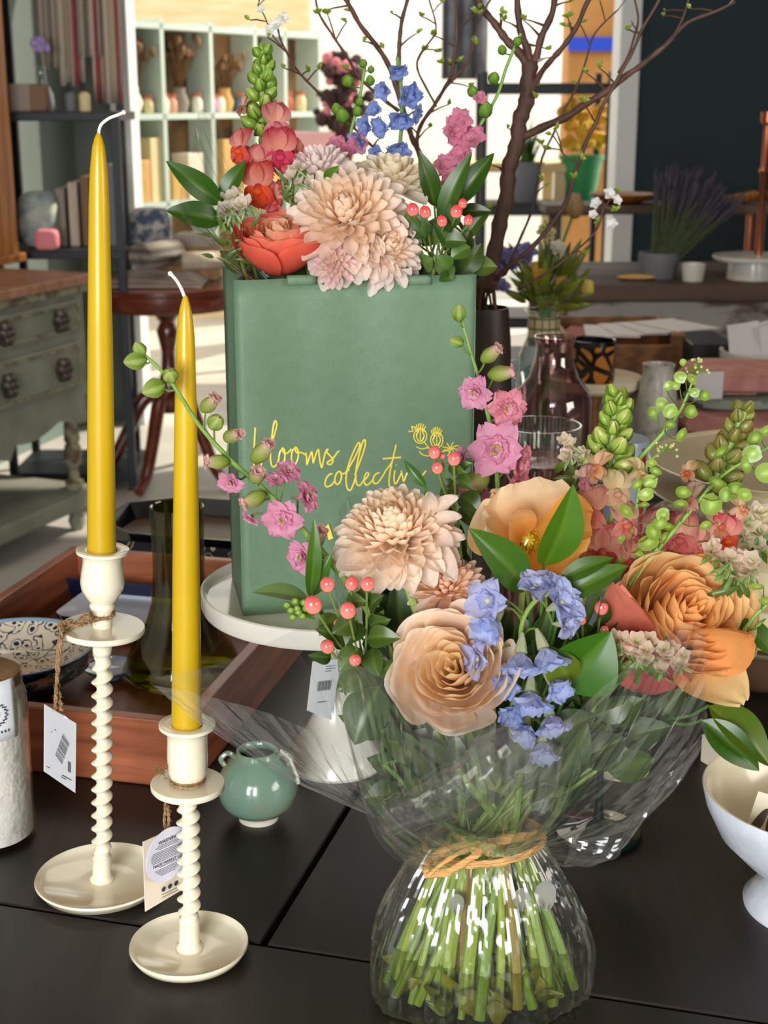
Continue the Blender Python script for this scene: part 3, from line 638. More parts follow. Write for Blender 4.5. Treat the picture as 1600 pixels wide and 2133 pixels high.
def candle(st, cup, tip, widths, wick, label):
    t0, b0, M_, ax, H, mm, hd, hc = st; Y = b0.y
    base = b0+ax*(hc-.011)
    pts = []; rr = []; pt = P(tip[0], tip[1], Y)
    for py, w in widths:
        k = (py-tip[1])/(cup[1]-tip[1]); pts.append(P(tip[0]+(cup[0]-tip[0])*k, py, Y)); rr.append(w/2*mpp(pts[-1]))
    t = thing('taper_candle', label, 'candle', base, 'mustard yellow taper candles')
    pts = [base]+pts; rr = [rr[0]]+rr
    B().tube(pts, rr, 48).out('wax_body', 'wax', t, angle=0)
    w = smooth_path([P(x, y, Y) for x, y in wick], 4); B().tube(w, .0011, 8).out('wick', 'wick', t)
    B().ball(w[-1], .0017, 8, 6).out('wick_knot', 'wick', t)
stT = stick(211, 1829, 136, (212, 1143, 55), (214, 1304, 88), (1345, 20), 1364, 1782, 'taller ivory barley-twist candlestick with twine and tag at the left', True)
stS = stick(394, 1971, 124, (389, 1506, 59), (392, 1629, 77), (1668, 22), 1672, 1912, 'shorter ivory barley-twist candlestick in front, beside the green pot', False)
candle(stT, (212, 1148), (205, 277), [(1150, 60), (1000, 58), (850, 55), (700, 52), (550, 47), (430, 43), (370, 39), (335, 33), (305, 26), (288, 17), (279, 9), (276, 5)],
       [(206, 279), (207, 268), (213, 257), (228, 246), (244, 240), (258, 234)], 'tall mustard candle reaching highest, in the taller candlestick')
candle(stS, (389, 1512), (386, 616), [(1512, 63), (1350, 60), (1200, 57), (1050, 53), (900, 48), (760, 42), (700, 38), (668, 32), (645, 25), (630, 17), (620, 11), (616, 7)],
       [(384, 617), (378, 602), (369, 586), (360, 575), (355, 570)], 'mustard candle standing lower, in the shorter candlestick')
# twine and tags
def twine(name, pts, r, par, n=2):
    path = smooth_path(pts, 10); b = B()
    for k in range(n):
        q = []
        for i, p in enumerate(path):
            a = i*.9+k*2*PI/n; q.append(p+Vector((math.cos(a), math.sin(a)*.6, math.sin(a)*.6))*r*.55)
        b.tube(q, r*.62, 6)
    for i in range(len(path)*2):
        p = random.choice(path); d = Vector((rnd(-1, 1), rnd(-1, 1), rnd(-1, 1)))*r*2.2; b.tube([p, p+d*.6, p+d], .00012, 3)
    return b.out(name, 'twine', par)
def bars(b, O, u, v, n, rows):         # rows: (x0, x1, y, h) in 0..1 of the tag
    for x0, x1, y, h in rows:
        p = O+u*x0+v*y+n*.0004; b.add([p, p+u*(x1-x0), p+u*(x1-x0)+v*h, p+v*h], [(0, 1, 2, 3)])
def text_on(name, s, size, loc, xdir, ydir, m, par, align='CENTER', ext=.00005, spacing=1.0):
    cu = bpy.data.curves.new(name, 'FONT'); cu.body = s; cu.size = size; cu.align_x = align; cu.align_y = 'CENTER'; cu.extrude = ext; cu.space_character = spacing
    cu.materials.append(MATS[m]); o = bpy.data.objects.new(name, cu); COL.objects.link(o)
    x = Vector(xdir).normalized(); z = x.cross(Vector(ydir)).normalized(); y = z.cross(x)
    M_ = Matrix((x, y, z)).transposed().to_4x4(); M_.translation = Vector(loc)-(Vector(par['o']) if par else Vector()); o.matrix_local = M_
    if par: o.parent = par['e']
    bpy.context.view_layer.update(); me = bpy.data.meshes.new_from_object(o.evaluated_get(bpy.context.evaluated_depsgraph_get())); me.name = name
    o2 = bpy.data.objects.new(name, me); COL.objects.link(o2); o2.matrix_local = o.matrix_local.copy()
    if par: o2.parent = par['e']
    bpy.data.objects.remove(o); o2.name = name; return o2
t0, b0, M_, ax, H, mm, hd, hc = stT; Yt = b0.y
ring = [b0+M_ @ Vector((math.cos(a)*.0082, math.sin(a)*.0082, hd+.010+.001*math.sin(a))) for a in [k*PI/6 for k in range(13)]]
tw = thing('twine_tie', 'brown jute twine tied round the neck of the taller candlestick', 'twine', ring[0])
twine('loop', ring, .0016, tw)
kn = P(137, 1302, Yt-.012)
twine('cord', [ring[9], P(185, 1296, Yt-.016), P(160, 1304, Yt-.022), kn, P(126, 1330, Yt-.024), P(120, 1378, Yt-.026), P(121, 1430, Yt-.026), P(128, 1480, Yt-.026)], .0017, tw)
twine('cord', [kn, P(128, 1322, Yt-.028), P(124, 1370, Yt-.03), P(118, 1430, Yt-.03), P(116, 1478, Yt-.03)], .0015, tw)
twine('knot', [kn+Vector((.004, 0, .003)), kn+Vector((-.003, -.004, .002)), kn+Vector((0, -.004, -.004)), kn+Vector((.005, 0, -.001)), P(170, 1290, Yt-.02), P(182, 1283, Yt-.02)], .0021, tw)
a_, b_, c_, d_ = P(93, 1467, Yt-.034), P(159, 1507, Yt-.012), P(157, 1652, Yt-.012), P(92, 1607, Yt-.034)
u = b_-a_; v = a_-d_; n = u.cross(v).normalized()
if n.y > 0: n = -n
tg = thing('price_tag', 'white card tag with a barcode hanging from the taller candlestick', 'tag', a_)
B().prism([a_, b_, c_, d_], -n*.0006).out('card', 'tag_white', tg, smooth=False)
v2 = d_-a_
b = B()
random.seed(3)
y = .38
for i in range(15):
    h = random.choice([.006, .010, .014]); p = a_+u*(.56-.016*i)+v2*(.27+.0265*i)+n*.0004
    q = u*.22+v2*.085; w = v2*h; b.add([p, p+q, p+q+w, p+w], [(0, 1, 2, 3)])
for i in range(4):
    p = a_+u*(.74+.025*i)+v2*.64+n*.0004; b.add([p, p+u*.014, p+u*.014+v2*.16, p+v2*.16], [(0, 1, 2, 3)])
bars(b, a_, u, v2, n, [(.06, .16, .90, .010), (.55, .86, .90, .012), (.52, .68, .935, .010), (.3, .34, .28, .01), (.2, .23, .34, .01)])
b.out('printed_barcode', 'ink', tg, smooth=False)
B().tube([P(x, y, Yt-.02) for x, y in ((107, 1487), (112, 1484), (119, 1484), (128, 1487), (141, 1497))], .0005, 4).out('punched_rim', 'tag_white', tg)
# short stick twine + tags
t0, b0, M_, ax, H, mm, hd, hc = stS; Ys = b0.y
tw = thing('twine_tie', 'jute twine wound twice round the shorter candlestick above its drip pan', 'twine', b0+ax*hd)
for k in range(3):
    twine('loop', [b0+M_ @ Vector((math.cos(a)*.0115, math.sin(a)*.0115, hd+.002+.0022*k)) for a in [q*PI/7 for q in range(15)]], .0011, tw)
b = B()
kp = P(340, 1612, Ys-.01)
for i in range(70):
    d = Vector((rnd(-1, .5), rnd(-.5, .5), rnd(-.4, 1)))*.007; b.tube([kp, kp+d*.5+Vector((0, 0, .001)), kp+d], .00022, 3)
b.out('frayed_end', 'twine', tw)
twine('cord', [P(346, 1622, Ys+.004), P(345, 1680, Ys+.012), P(343, 1715, Ys+.012), P(352, 1742, Ys+.01)], .0012, tw); twine('cord', [P(350, 1680, Ys+.01), P(352, 1705, Ys+.008), P(351, 1745, Ys+.006)], .0012, tw)
a_, b_, c_, d_ = P(298, 1754, Ys-.012), P(392, 1712, Ys+.022), P(394, 1845, Ys+.022), P(303, 1899, Ys-.012)
u = b_-a_; v2 = d_-a_; n = u.cross(v2).normalized()
if n.y > 0: n = -n
tg = thing('swing_tag', 'cream card tag hanging behind the round one on the shorter candlestick', 'tag', a_)
B().prism([a_, b_, c_, d_], -n*.0006).out('card', 'tag_cream', tg, smooth=False)
for i, f in enumerate((.40, .54, .68)):
    p = a_+u*f+v2*(.80)+n*.0006; b = B(); uu = u.normalized(); vv = n.cross(uu)
    b.add([p]+[p+(uu*math.cos(k*PI/8)+vv*math.sin(k*PI/8))*.0019 for k in range(16)], [(0, k+1, (k+1) % 16+1) for k in range(16)]); b.out('social_icon', 'ink', tg, smooth=False)
b = B(); bars(b, a_, u, v2, n, [(.36, .78, .87, .006), (.36, .78, .91, .006)]); b.out('printed_text', 'ink', tg, smooth=False)
cc = P(346, 1778, Ys-.002); uu = u.normalized(); vv = uu.cross(n).normalized()
if vv.z < 0: vv = -vv
rw, rh = 44*mpp(cc)/max(.3, abs(uu.x)), 60*mpp(cc)
rg = thing('round_tag', 'round pale lilac warning tag on the shorter candlestick', 'tag', cc); q0 = cc+n*.0022
B().prism([q0+uu*math.cos(k*PI/24)*rh+vv*math.sin(k*PI/24)*rh for k in range(48)], -n*.0006).out('card', 'tag_lilac', rg, smooth=False)
text_on('printed_heading', 'WARNING', .0040, q0+n*.0003+vv*rh*.58, uu, vv, 'ink', rg); text_on('printed_name', 'MADE MARKET CO.', .0033, q0+n*.0003-vv*rh*.24, uu, vv, 'ink', rg)
b = B()
for i, (y, w) in enumerate([(.46, .5), (.40, .6), (.34, .45), (.24, .74), (.18, .78), (.12, .8), (.06, .8), (0, .8), (-.06, .78), (-.12, .76), (-.34, .4), (-.44, .62), (-.5, .58), (-.56, .5), (-.62, .42), (-.68, .34)]):
    p = q0+n*.0003+vv*rh*y-uu*rh*w; b.add([p, p+uu*rh*2*w, p+uu*rh*2*w+vv*rh*.018, p+vv*rh*.018], [(0, 1, 2, 3)])
b.out('printed_text', 'ink', rg, smooth=False)

# ================================================================== wooden tray and what is in it
mat('cedar', '#6f3620', .38, col2='#b26a48', scale=5, stretch=(1.2, 1.2, 14), lo=.3, hi=.75, coat=.15)
mat('cedar_floor', '#5e2f1a', .4, col2='#8c4d2e', scale=6, stretch=(14, 1.4, 1), lo=.3, hi=.7)
BLc = T(150, 1139, .065); BRd = T(530, 1484, 0); FRc = T(395, 1645, 0)
g2 = (BRd-T(436, 1600, 0)).normalized(); g1 = Vector((g2.y, -g2.x, 0))
fr = T(436, 1600, 0)+g2*((T(316, 1638, 0)-T(436, 1600, 0)).dot(g2)); 
TW = (fr-BLc).dot(g1); TL = (BLc-fr).dot(g2); fl = fr-g1*TW; fl.z = TZ+.0005
TW = abs(TW)
tray = thing('wooden_tray', 'large reddish cedar tray with mitred walls holding blue and white dishes', 'tray', fl+g1*TW/2+g2*TL/2)
def tb_(nm, u, v, w, d, z0, z1, m='cedar'):
    b = B(); quad(fl+g1*u+g2*v, g1, w, g2, d, fl.z+z0, fl.z+z1, b); return b.out(nm, m, tray, smooth=False, bevel=.0015)
tb_('base', .004, .004, TW-.008, TL-.008, 0, .009, 'cedar_floor')
tb_('front_wall', 0, 0, TW, .013, 0, .066); tb_('back_wall', 0, TL-.013, TW, .013, 0, .066)
tb_('side_wall', 0, .013, .013, TL-.026, 0, .066); tb_('side_wall', TW-.013, .013, .013, TL-.026, 0, .066)
zt_ = .0105
# patterned bowls
def ceramic_pattern(name, base, ink, sc, thr=.42, rings=True):
    m = bpy.data.materials.new(name); m.use_nodes = True; nt = m.node_tree; L = nt.links; b = nt.nodes['Principled BSDF']; b.inputs['Roughness'].default_value = .15; b.inputs['Coat Weight'].default_value = .4
    tc = nn(nt, 'ShaderNodeTexCoord'); vo = nn(nt, 'ShaderNodeTexVoronoi', feature='F1'); vo.inputs['Scale'].default_value = sc; L.new(tc.outputs['Object'], vo.inputs[0])
    v2_ = nn(nt, 'ShaderNodeTexVoronoi', feature='DISTANCE_TO_EDGE'); v2_.inputs['Scale'].default_value = sc*.55; L.new(tc.outputs['Object'], v2_.inputs[0])
    w = nn(nt, 'ShaderNodeTexNoise'); w.inputs['Scale'].default_value = sc*1.4; w.inputs['Detail'].default_value = 1; L.new(tc.outputs['Object'], w.inputs[0])
    a = nn(nt, 'ShaderNodeMath', operation='MULTIPLY'); L.new(vo.outputs['Distance'], a.inputs[0]); L.new(w.outputs[0], a.inputs[1])
    cr = nn(nt, 'ShaderNodeValToRGB'); cr.color_ramp.interpolation = 'CONSTANT'; e = cr.color_ramp.elements
    e[0].position = 0; e[0].color = C(ink); e[1].position = thr*.20; e[1].color = C(base); x = e.new(thr*.42); x.color = C(ink); x = e.new(thr*.52); x.color = C(base)
    L.new(a.outputs[0], cr.inputs[0]); L.new(cr.outputs[0], b.inputs['Base Color']); MATS[name] = m
ceramic_pattern('blue_white', '#e3d9c6', '#1c2b45', 75, .5); ceramic_pattern('navy_white', '#141c34', '#c9c2ae', 60, .36)
mat('navy', '#162040', .15, coat=.5); mat('pale_blue', '#8fb0cc', .2, coat=.4); mat('dish_white', '#c9d2e4', .15, coat=.4)
pc = T(28, 1400, .03); pc.z = TZ+zt_
rr = 168*mpp(pc)
def plate(nm, c, r, h, m_in, m_rim, label, cat='plate', out_m=None, grp=None):
    t = thing(nm, label, cat, c, grp)
    B().lathe(c, [(0, 0), (r*.5, 0), (r*.55, .004), (r*.9, h*.75), (r, h), (r*.985, h+.001)], 64, cap=False).out('underside', out_m or m_rim, t)
    B().lathe(c, [(r*.985, h+.001), (r*.93, h-.002)], 64).out('rim_band', m_rim, t) if False else None
    b = B(); b.lathe(c, [(r*.93, h-.0015, (1, 1, 1, 1), 1), (r*.60, .007, (1, 1, 1, 1), 1), (r*.3, .0055, (1, 1, 1, 1), 1), (0, .0055, (1, 1, 1, 1), 1)], 64); b.out('face', m_in, t)
    b = B(); b.lathe(c, [(r*.985, h+.001, (1, 1, 1, 1), 1), (r*.96, h+.0008, (1, 1, 1, 1), 1), (r*.93, h-.0015, (1, 1, 1, 1), 1)], 64); b.out('rim', m_rim, t)
    return t
plate('bowl', pc, rr*.93, .026, 'navy_white', 'navy', 'navy patterned bowl underneath the blue and white plate in the tray', 'bowl')
plate('plate', pc+Vector((0, 0, .022)), rr*1.02, .026, 'blue_white', 'pale_blue', 'blue and white floral plate on top of the stack in the tray', 'plate', 'navy')
qs = T(228, 1392, .02); qs.z = TZ+zt_; plate('plate', qs, .028, .012, 'dish_white', 'pale_blue', 'small pale blue dish beside the patterned stack in the tray', 'plate')
def rect_dish(c, w, d, h, m_in, m_out, label, rot, nm='square_dish', corner=.018):
    t = thing(nm, label, 'dish', c); Rm = Matrix.Rotation(rot, 3, 'Z')
    def outline(k, z, cr):
        o = []
        for sx_, sy_, a0 in ((1, 1, 0), (-1, 1, PI/2), (-1, -1, PI), (1, -1, 1.5*PI)):
            for j in range(5):
                a = a0+j*PI/8; o.append(c+Rm @ Vector((sx_*(w/2*k-cr)+cr*math.cos(a), sy_*(d/2*k-cr)+cr*math.sin(a), z)))
        return o
    def loft(levels, m, name):
        b = B(); vs = []
        for k, z, cr in levels: vs += outline(k, z, cr)
        n_ = 20; fs = [(j*n_+i, j*n_+(i+1) % n_, (j+1)*n_+(i+1) % n_, (j+1)*n_+i) for j in range(len(levels)-1) for i in range(n_)]
        if levels[-1][0] < .72: fs.append(tuple((len(levels)-1)*n_+i for i in range(n_)))
        b.add(vs, fs); b.out(name, m, t)
    loft([(1.0, h, corner), (.93, h*.8, corner*.8), (.84, .008, corner*.6), (.5, .006, corner*.4)], m_in, 'face')
    loft([(1.0, h, corner), (1.01, h-.002, corner), (.86, .001, corner*.6), (.7, 0, corner*.4)], m_out, 'underside')
    return t
rot = math.atan2(g1.y, g1.x)
q = T(292, 1262, .03); q.z = TZ+zt_; rect_dish(q, .17, .12, .022, 'dish_white', 'navy', 'white rectangular dish with dark blue rim in the tray behind the tall cup', rot)
q = T(318, 1158, .05); q.z = TZ+zt_; q += g2*.0; rect_dish(q, .20, .16, .030, 'navy_white', 'navy', 'dark navy patterned square dish at the back of the tray', rot)
# black octagonal tray further back
mat('black_lacquer', '#0e0d0f', .25, coat=.5); mat('tray_brown', '#5a3f28', .4)
q = T(440, 1092, .02); q.z = TZ; W8, D8 = .30, .20; t = thing('octagonal_tray', 'black octagonal tray lying behind the cedar tray', 'tray', q)
oc = [(W8*.28, -D8*.5), (W8*.5, -D8*.24), (W8*.5, D8*.24), (W8*.28, D8*.5), (-W8*.28, D8*.5), (-W8*.5, D8*.24), (-W8*.5, -D8*.24), (-W8*.28, -D8*.5)]
op = lambda k, z: [q+g1*x*k+g2*y*k+Vector((0, 0, z)) for x, y in oc]
b = B(); vs = op(.92, 0)+op(1.0, .03)+op(.965, .03)+op(.9, .006); b.add(vs, [tuple(range(8))]+[(j*8+i, j*8+(i+1) % 8, (j+1)*8+(i+1) % 8, (j+1)*8+i) for j in range(3) for i in range(8)]); b.out('rim', 'black_lacquer', t, smooth=False)
B().add(op(.9, .0062), [tuple(range(8))]).out('inside', 'tray_brown', t, smooth=False)
# olive glass bell vase
film('olive_glass', '#cfcd96', .06, .6, .04, power=2.2)
vb = T(382, 1408, .01); vb.z = TZ+zt_; m0 = mpp(vb); Yv = vb.y
hz = lambda py: (P(382, py, Yv).z-vb.z)
rz = lambda py, r: r*mpp(P(382, py, Yv))
pr = [(.001, 0), (rz(1408, 105), 0), (rz(1400, 124), .008), (rz(1375, 124), hz(1385)), (rz(1340, 104), hz(1345)), (rz(1300, 78), hz(1305)), (rz(1250, 60), hz(1250)), (rz(1200, 54), hz(1190)), (rz(1130, 54), hz(1130)), (rz(1055, 57), hz(1055))]
th_ = .0035
pi_ = [(r-th_, z) for r, z in pr[::-1][:-2]]+[(.05, .012), (.001, .012)]
t = thing('bell_vase', 'olive green glass vase with bell shaped base in the cedar tray', 'vase', vb)
b = B(); b.lathe(vb, pr+[(pr[-1][0]-.0015, pr[-1][1]+.001)]+pi_, 56); b.out('glass', 'olive_glass', t)

# ================================================================== jar with herb salt
jb = T(-18, 1742, 0); jr = 93*mpp(jb); jH = P(-18, 1400, jb.y).z-TZ
mat('cork', '#a07a52', .85, col2='#7d5a38', scale=60, bump=.4); 
mat('herb_salt', '#f3efe6', .8, col2='#8f9578', scale=28, lo=.60, hi=.72, bump=.5, bscale=150, stretch=(1, 1, 1))
film('jar_glass', '#fefefe', .05, .8, .03, power=3)
t = thing('salt_jar', 'tall glass jar of herb salt with cork lid at the left edge', 'jar', jb)
B().lathe(jb, [(0, .004), (jr*.93, .006), (jr*.95, jH*.86), (0, jH*.86)], 48).out('contents', 'herb_salt', t)
b = B(); b.lathe(jb, [(.001, 0), (jr*.9, 0), (jr, .006), (jr, jH*.86), (jr*.93, jH*.92), (jr*.93, jH*.985), (jr*.90, jH*.985), (jr*.90, jH*.92), (jr*.965, jH*.86), (jr*.965, .007)], 48); b.out('glass', 'jar_glass', t)
B().lathe(jb, [(0, jH*.93), (jr*.88, jH*.93), (jr*.89, jH*1.0), (jr*.82, jH*1.012), (0, jH*1.015)], 40).out('cork_lid', 'cork', t)
a0, a1 = R(232), R(331)
b = B(); zt1, zb1 = P(-18, 1392, jb.y).z, P(-18, 1512, jb.y).z
b.grid(lambda u, v: Vector((jb.x+(jr+.0008)*math.cos(a0+(a1-a0)*u), jb.y+(jr+.0008)*math.sin(a0+(a1-a0)*u), zt1+(zb1-zt1)*v)), 16, 4)
lbl = b.out('paper_label', 'tag_white', t, solid=.0004)
lp = sub_of(lbl, t); ang = R(303); b = B(); mat('ink_green', '#2c3f3a', .7)
def onlab(dx, z, r_=.0013): a = ang+dx/jr; return Vector((jb.x+(jr+r_)*math.cos(a), jb.y+(jr+r_)*math.sin(a), z))
zc0 = (zt1+zb1)/2-.002
for i in range(34):
    a = 2*PI*i/34; 
    if 1.2 < a < 1.95: continue
    r_ = .0085+.0012*(i % 2); b.ball(onlab(r_*math.cos(a), zc0+r_*math.sin(a)), (.0011, .0004, .0008), 6, 4)
for i in range(5): a = i*2*PI/5+.3; b.ball(onlab(.002*math.cos(a), zc0+.002*math.sin(a)), (.0016, .0004, .0016), 6, 4)
for i in range(8): b.box(onlab(-.011+.003*i, zc0-.0155), (.0012, .0004, .0022))
b.out('wreath_print', 'ink_green', lp)

# ================================================================== small green pot
gb = T(539, 1704, 0); Yg = gb.y
def hy(py, Y, px=539): return P(px, py, Y).z-TZ
def rp(py, r, Y): return r*mpp(P(539, py, Y))
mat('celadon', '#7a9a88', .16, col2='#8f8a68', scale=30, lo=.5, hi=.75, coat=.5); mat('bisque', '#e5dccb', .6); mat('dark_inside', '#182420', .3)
t = thing('ceramic_pot', 'small round blue-green glazed pot with side lugs', 'pot', gb); k = mpp(gb)
H0 = hy(1560, Yg)
B().lathe(gb, [(0, 0), (41*k, 0), (42*k, .004), (38*k, .005), (0, .005)], 40).out('foot', 'bisque', t)
pf = [(38*k, .0048), (60*k, .010), (78*k, H0*.28), (84*k, H0*.46), (80*k, H0*.62), (66*k, H0*.80), (50*k, H0*.89), (43*k, H0*.93), (43*k, H0*.985), (40*k, H0), (37*k, H0*.985), (37*k, H0*.9)]
B().lathe(gb, pf, 48, cap=False).out('body', 'celadon', t, angle=0)
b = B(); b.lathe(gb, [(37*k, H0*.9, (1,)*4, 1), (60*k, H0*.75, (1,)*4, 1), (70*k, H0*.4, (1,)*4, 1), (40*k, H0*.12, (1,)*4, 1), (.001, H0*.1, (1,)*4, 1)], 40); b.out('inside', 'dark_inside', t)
for sgn, nm in ((-1, 'lug'), (1, 'lug')):
    c = gb+Vector((sgn*58*k, -.004, H0*.90)); B().tube(smooth_path([c+Vector((-sgn*.006, 0, .001)), c+Vector((0, -.003, .006)), c+Vector((sgn*.006, -.004, .001)), c+Vector((sgn*.003, -.004, -.005))], 4), .0024, 8).out(nm, 'celadon', t)
B().tube([P(585, 1563, Yg-.02), P(604, 1580, Yg-.03), P(620, 1618, Yg-.03), P(622, 1632, Yg-.03)], .0013, 8).out('wire_handle', 'bisque', t)

# ================================================================== white cake stand under the bag
cb = T(700, 1586, 0); Yc = cb.y; kc = mpp(cb)
ph = P(690, 1236, Yc).z-TZ; pc2 = P(692, 1236, Yc); kr = 272*mpp(pc2)
mat('stand_white', '#efece0', .18, coat=.5)
t = thing('cake_stand', 'tall off-white cake stand carrying the green paper bag', 'cake stand', cb)
B().lathe(cb, [(0, 0), (101*kc, 0), (104*kc, .003), (100*kc, .008), (86*kc, .022), (60*kc, .038), (36*kc, .06), (30*kc, .09), (32*kc, ph-.03), (52*kc, ph-.012), (0, ph-.012)], 56).out('foot', 'stand_white', t)
c = Vector((pc2.x, Yc, TZ)); rim = .017
B().lathe(c, [(0, ph-.012), (kr*.9, ph-.012), (kr*.985, ph-.010), (kr, ph-.006), (kr, ph+rim*.45), (kr*.985, ph+rim*.5), (kr*.965, ph+rim*.4), (kr*.95, ph+.001), (kr*.9, ph), (0, ph)], 96).out('plate', 'stand_white', t, angle=50)
qa, qb, qc, qd = P(652, 1378, Yc-.06), P(712, 1372, Yc-.035), P(690, 1500, Yc-.035), P(640, 1480, Yc-.06)
tg = thing('price_tag', 'white barcode tag hanging under the cake stand plate', 'tag', qa)
u = qb-qa; v2 = qd-qa; n = u.cross(v2).normalized(); n = n if n.y < 0 else -n
B().prism([qa, qb, qc, qd], -n*.0006).out('card', 'tag_white', tg, smooth=False)
b = B(); bars(b, qa, u, v2, n, [(.45, .8, .12, .012), (.45, .8, .17, .012), (.45, .7, .22, .012), (.3, .7, .85, .012)]+[(.25+.035*i, .262+.035*i+.006*(i % 3), .42, .2) for i in range(14)]); b.out('printed_barcode', 'ink', tg, smooth=False)
B().tube([P(690, 1300, Yc-.06), P(690, 1340, Yc-.05), P(684, 1380, Yc-.048)], .0007, 5).out('string', 'twine', tg)

# ================================================================== green paper bag
zb = c.z+ph+.0008
A0 = Fz(507, 1281, zb); ang = R(11); w1 = Vector((math.cos(ang), math.sin(ang), 0)); w2 = Vector((-math.sin(ang), math.cos(ang), 0))
def on_front(px, py, off=0.0):    # where the line of sight meets the bag's front face
    r = ray(px, py); o = Vector((0, 0, CH)); nrm = -w2; s = (A0-o).dot(nrm)/r.dot(nrm); return o+r*s+nrm*off
BWd = (on_front(988, 800)-A0).dot(w1); zt_b = on_front(500, 583).z; BH = zt_b-zb; BD = .105
A0 = A0.copy()
mat('bag_green', '#668369', .55, col2='#617e64', scale=90, bump=.12, bscale=400); mat('gold_foil', '#f2df5c', .35, coat=.3)
bag = thing('paper_bag', 'sage green paper carrier bag with gold script standing on the cake stand', 'bag', A0+w1*BWd/2+w2*BD/2)
def bw(u, v): return .0022*math.sin(u*9+1.5)*math.sin(v*2.2+.4)+.0012*math.sin(u*21)*v
b = B(); N1 = 30
b.grid(lambda u, v: A0+w1*BWd*u-w2*bw(u, v)+Vector((0, 0, BH*v)), N1, 16); b.out('front_panel', 'bag_green', bag, solid=.0008)
b = B(); b.grid(lambda u, v: A0+w2*BD+w1*BWd*u+Vector((0, 0, BH*v)), 8, 8); b.out('back_panel', 'bag_green', bag, solid=.0008)
for nm, o_ in (('side_gusset', A0), ('side_gusset', A0+w1*BWd)):
    s_ = 1 if o_ is A0 else -1
    b = B(); b.grid(lambda u, v: o_+w2*BD*u+w1*s_*.012*math.sin(PI*u)*v+Vector((0, 0, BH*v)), 10, 8); b.out(nm, 'bag_green', bag, solid=.0008)
B().add([A0, A0+w1*BWd, A0+w1*BWd+w2*BD, A0+w2*BD], [(0, 1, 2, 3)]).out('bottom', 'bag_green', bag, solid=.0008)
for px in (628, 868):
    p = on_front(px, 583, .0014); b = B(); b.grid(lambda u, v: p+w1*(u-.5)*.024+(Vector((0, 0, .0035*math.sin(v*PI)))-w2*(-.002+.003*math.cos(v*PI))+Vector((0, 0, -.004*(v < .01)))), 6, 6); b.out('handle_slot_tab', 'bag_green', bag, solid=.0012)
# gold script, traced as pen strokes lying on the panel (zoomed 3.2x crop of the photo at 500,840)
def gold(strokes, name, r=.00125, par=bag):
    b = B()
    for st in strokes:
        pts = smooth_path([on_front(500+x/3.2, 840+y/3.2) for x, y in st], 5)
        q = []
        for p in pts:
            u = (p-A0).dot(w1)/BWd; v = (p.z-zb)/BH; q.append(p-w2*(bw(u, v)+.0007))
        b.tube(q, r*.68, 6)
    return b.out(name, 'gold_foil', par)
gold([[(100, 155), (96, 220), (92, 300), (90, 380), (96, 430)], [(92, 400), (105, 370), (130, 365), (142, 390), (128, 425), (100, 440), (92, 420)]], 'letter_b', .00135)
gold([[(205, 300), (225, 220), (244, 150), (240, 118), (228, 122), (215, 190), (206, 290), (202, 370), (215, 418), (238, 412), (258, 370)]], 'letter_l')
gold([[(290, 300), (268, 320), (258, 370), (268, 412), (288, 405), (300, 360), (296, 310), (282, 298), (292, 330), (320, 330), (345, 305)]], 'letter_o')
gold([[(375, 296), (350, 320), (344, 370), (358, 408), (378, 395), (390, 350), (384, 305), (368, 296), (378, 330), (410, 330), (436, 345)]], 'letter_o')
gold([[(440, 330), (446, 370), (448, 412), (462, 370), (480, 325), (486, 370), (490, 400), (505, 350), (524, 310), (532, 370), (546, 432), (560, 370), (575, 320), (590, 305)]], 'letter_m')
gold([[(590, 305), (580, 325), (600, 350), (622, 375), (612, 405), (590, 408), (585, 395), (620, 370), (650, 330), (665, 318)]], 'letter_s')
gold([[(618, 472), (600, 475), (578, 500), (568, 540), (582, 558), (612, 545), (632, 520)]], 'letter_c')
gold([[(668, 452), (645, 470), (634, 510), (645, 542), (665, 530), (678, 490), (668, 455), (680, 470), (705, 465), (730, 440)]], 'letter_o')
gold([[(705, 465), (745, 400), (790, 310), (800, 268), (785, 270), (755, 330), (722, 420), (708, 500), (715, 565), (735, 582), (755, 545), (775, 480)]], 'letter_l')
gold([[(765, 480), (800, 390), (830, 300), (836, 252), (822, 250), (800, 320), (780, 410), (772, 480), (778, 535), (798, 548), (820, 520)]], 'letter_l')
gold([[(818, 520), (845, 495), (858, 470), (846, 462), (830, 490), (828, 525), (842, 545), (868, 528), (890, 500)]], 'letter_e')
gold([[(928, 460), (905, 468), (888, 495), (890, 528), (912, 530), (940, 495), (970, 440)]], 'letter_c')
gold([[(1036, 270), (1020, 340), (1002, 420), (990, 500), (992, 552)], [(948, 366), (1000, 360), (1068, 354)], [(970, 440), (1000, 400), (1015, 370)]], 'letter_t')
gold([[(1028, 440), (1022, 490), (1028, 530), (1045, 515), (1070, 460)], [(1036, 402), (1037, 406)]], 'letter_i')
gold([[(1070, 442), (1078, 480), (1086, 515), (1100, 480), (1118, 450), (1140, 462)]], 'letter_v')
gold([[(1140, 500), (1165, 480), (1172, 462), (1158, 462), (1150, 500), (1170, 515), (1200, 490), (1238, 446)]], 'letter_e')
fl_st = []
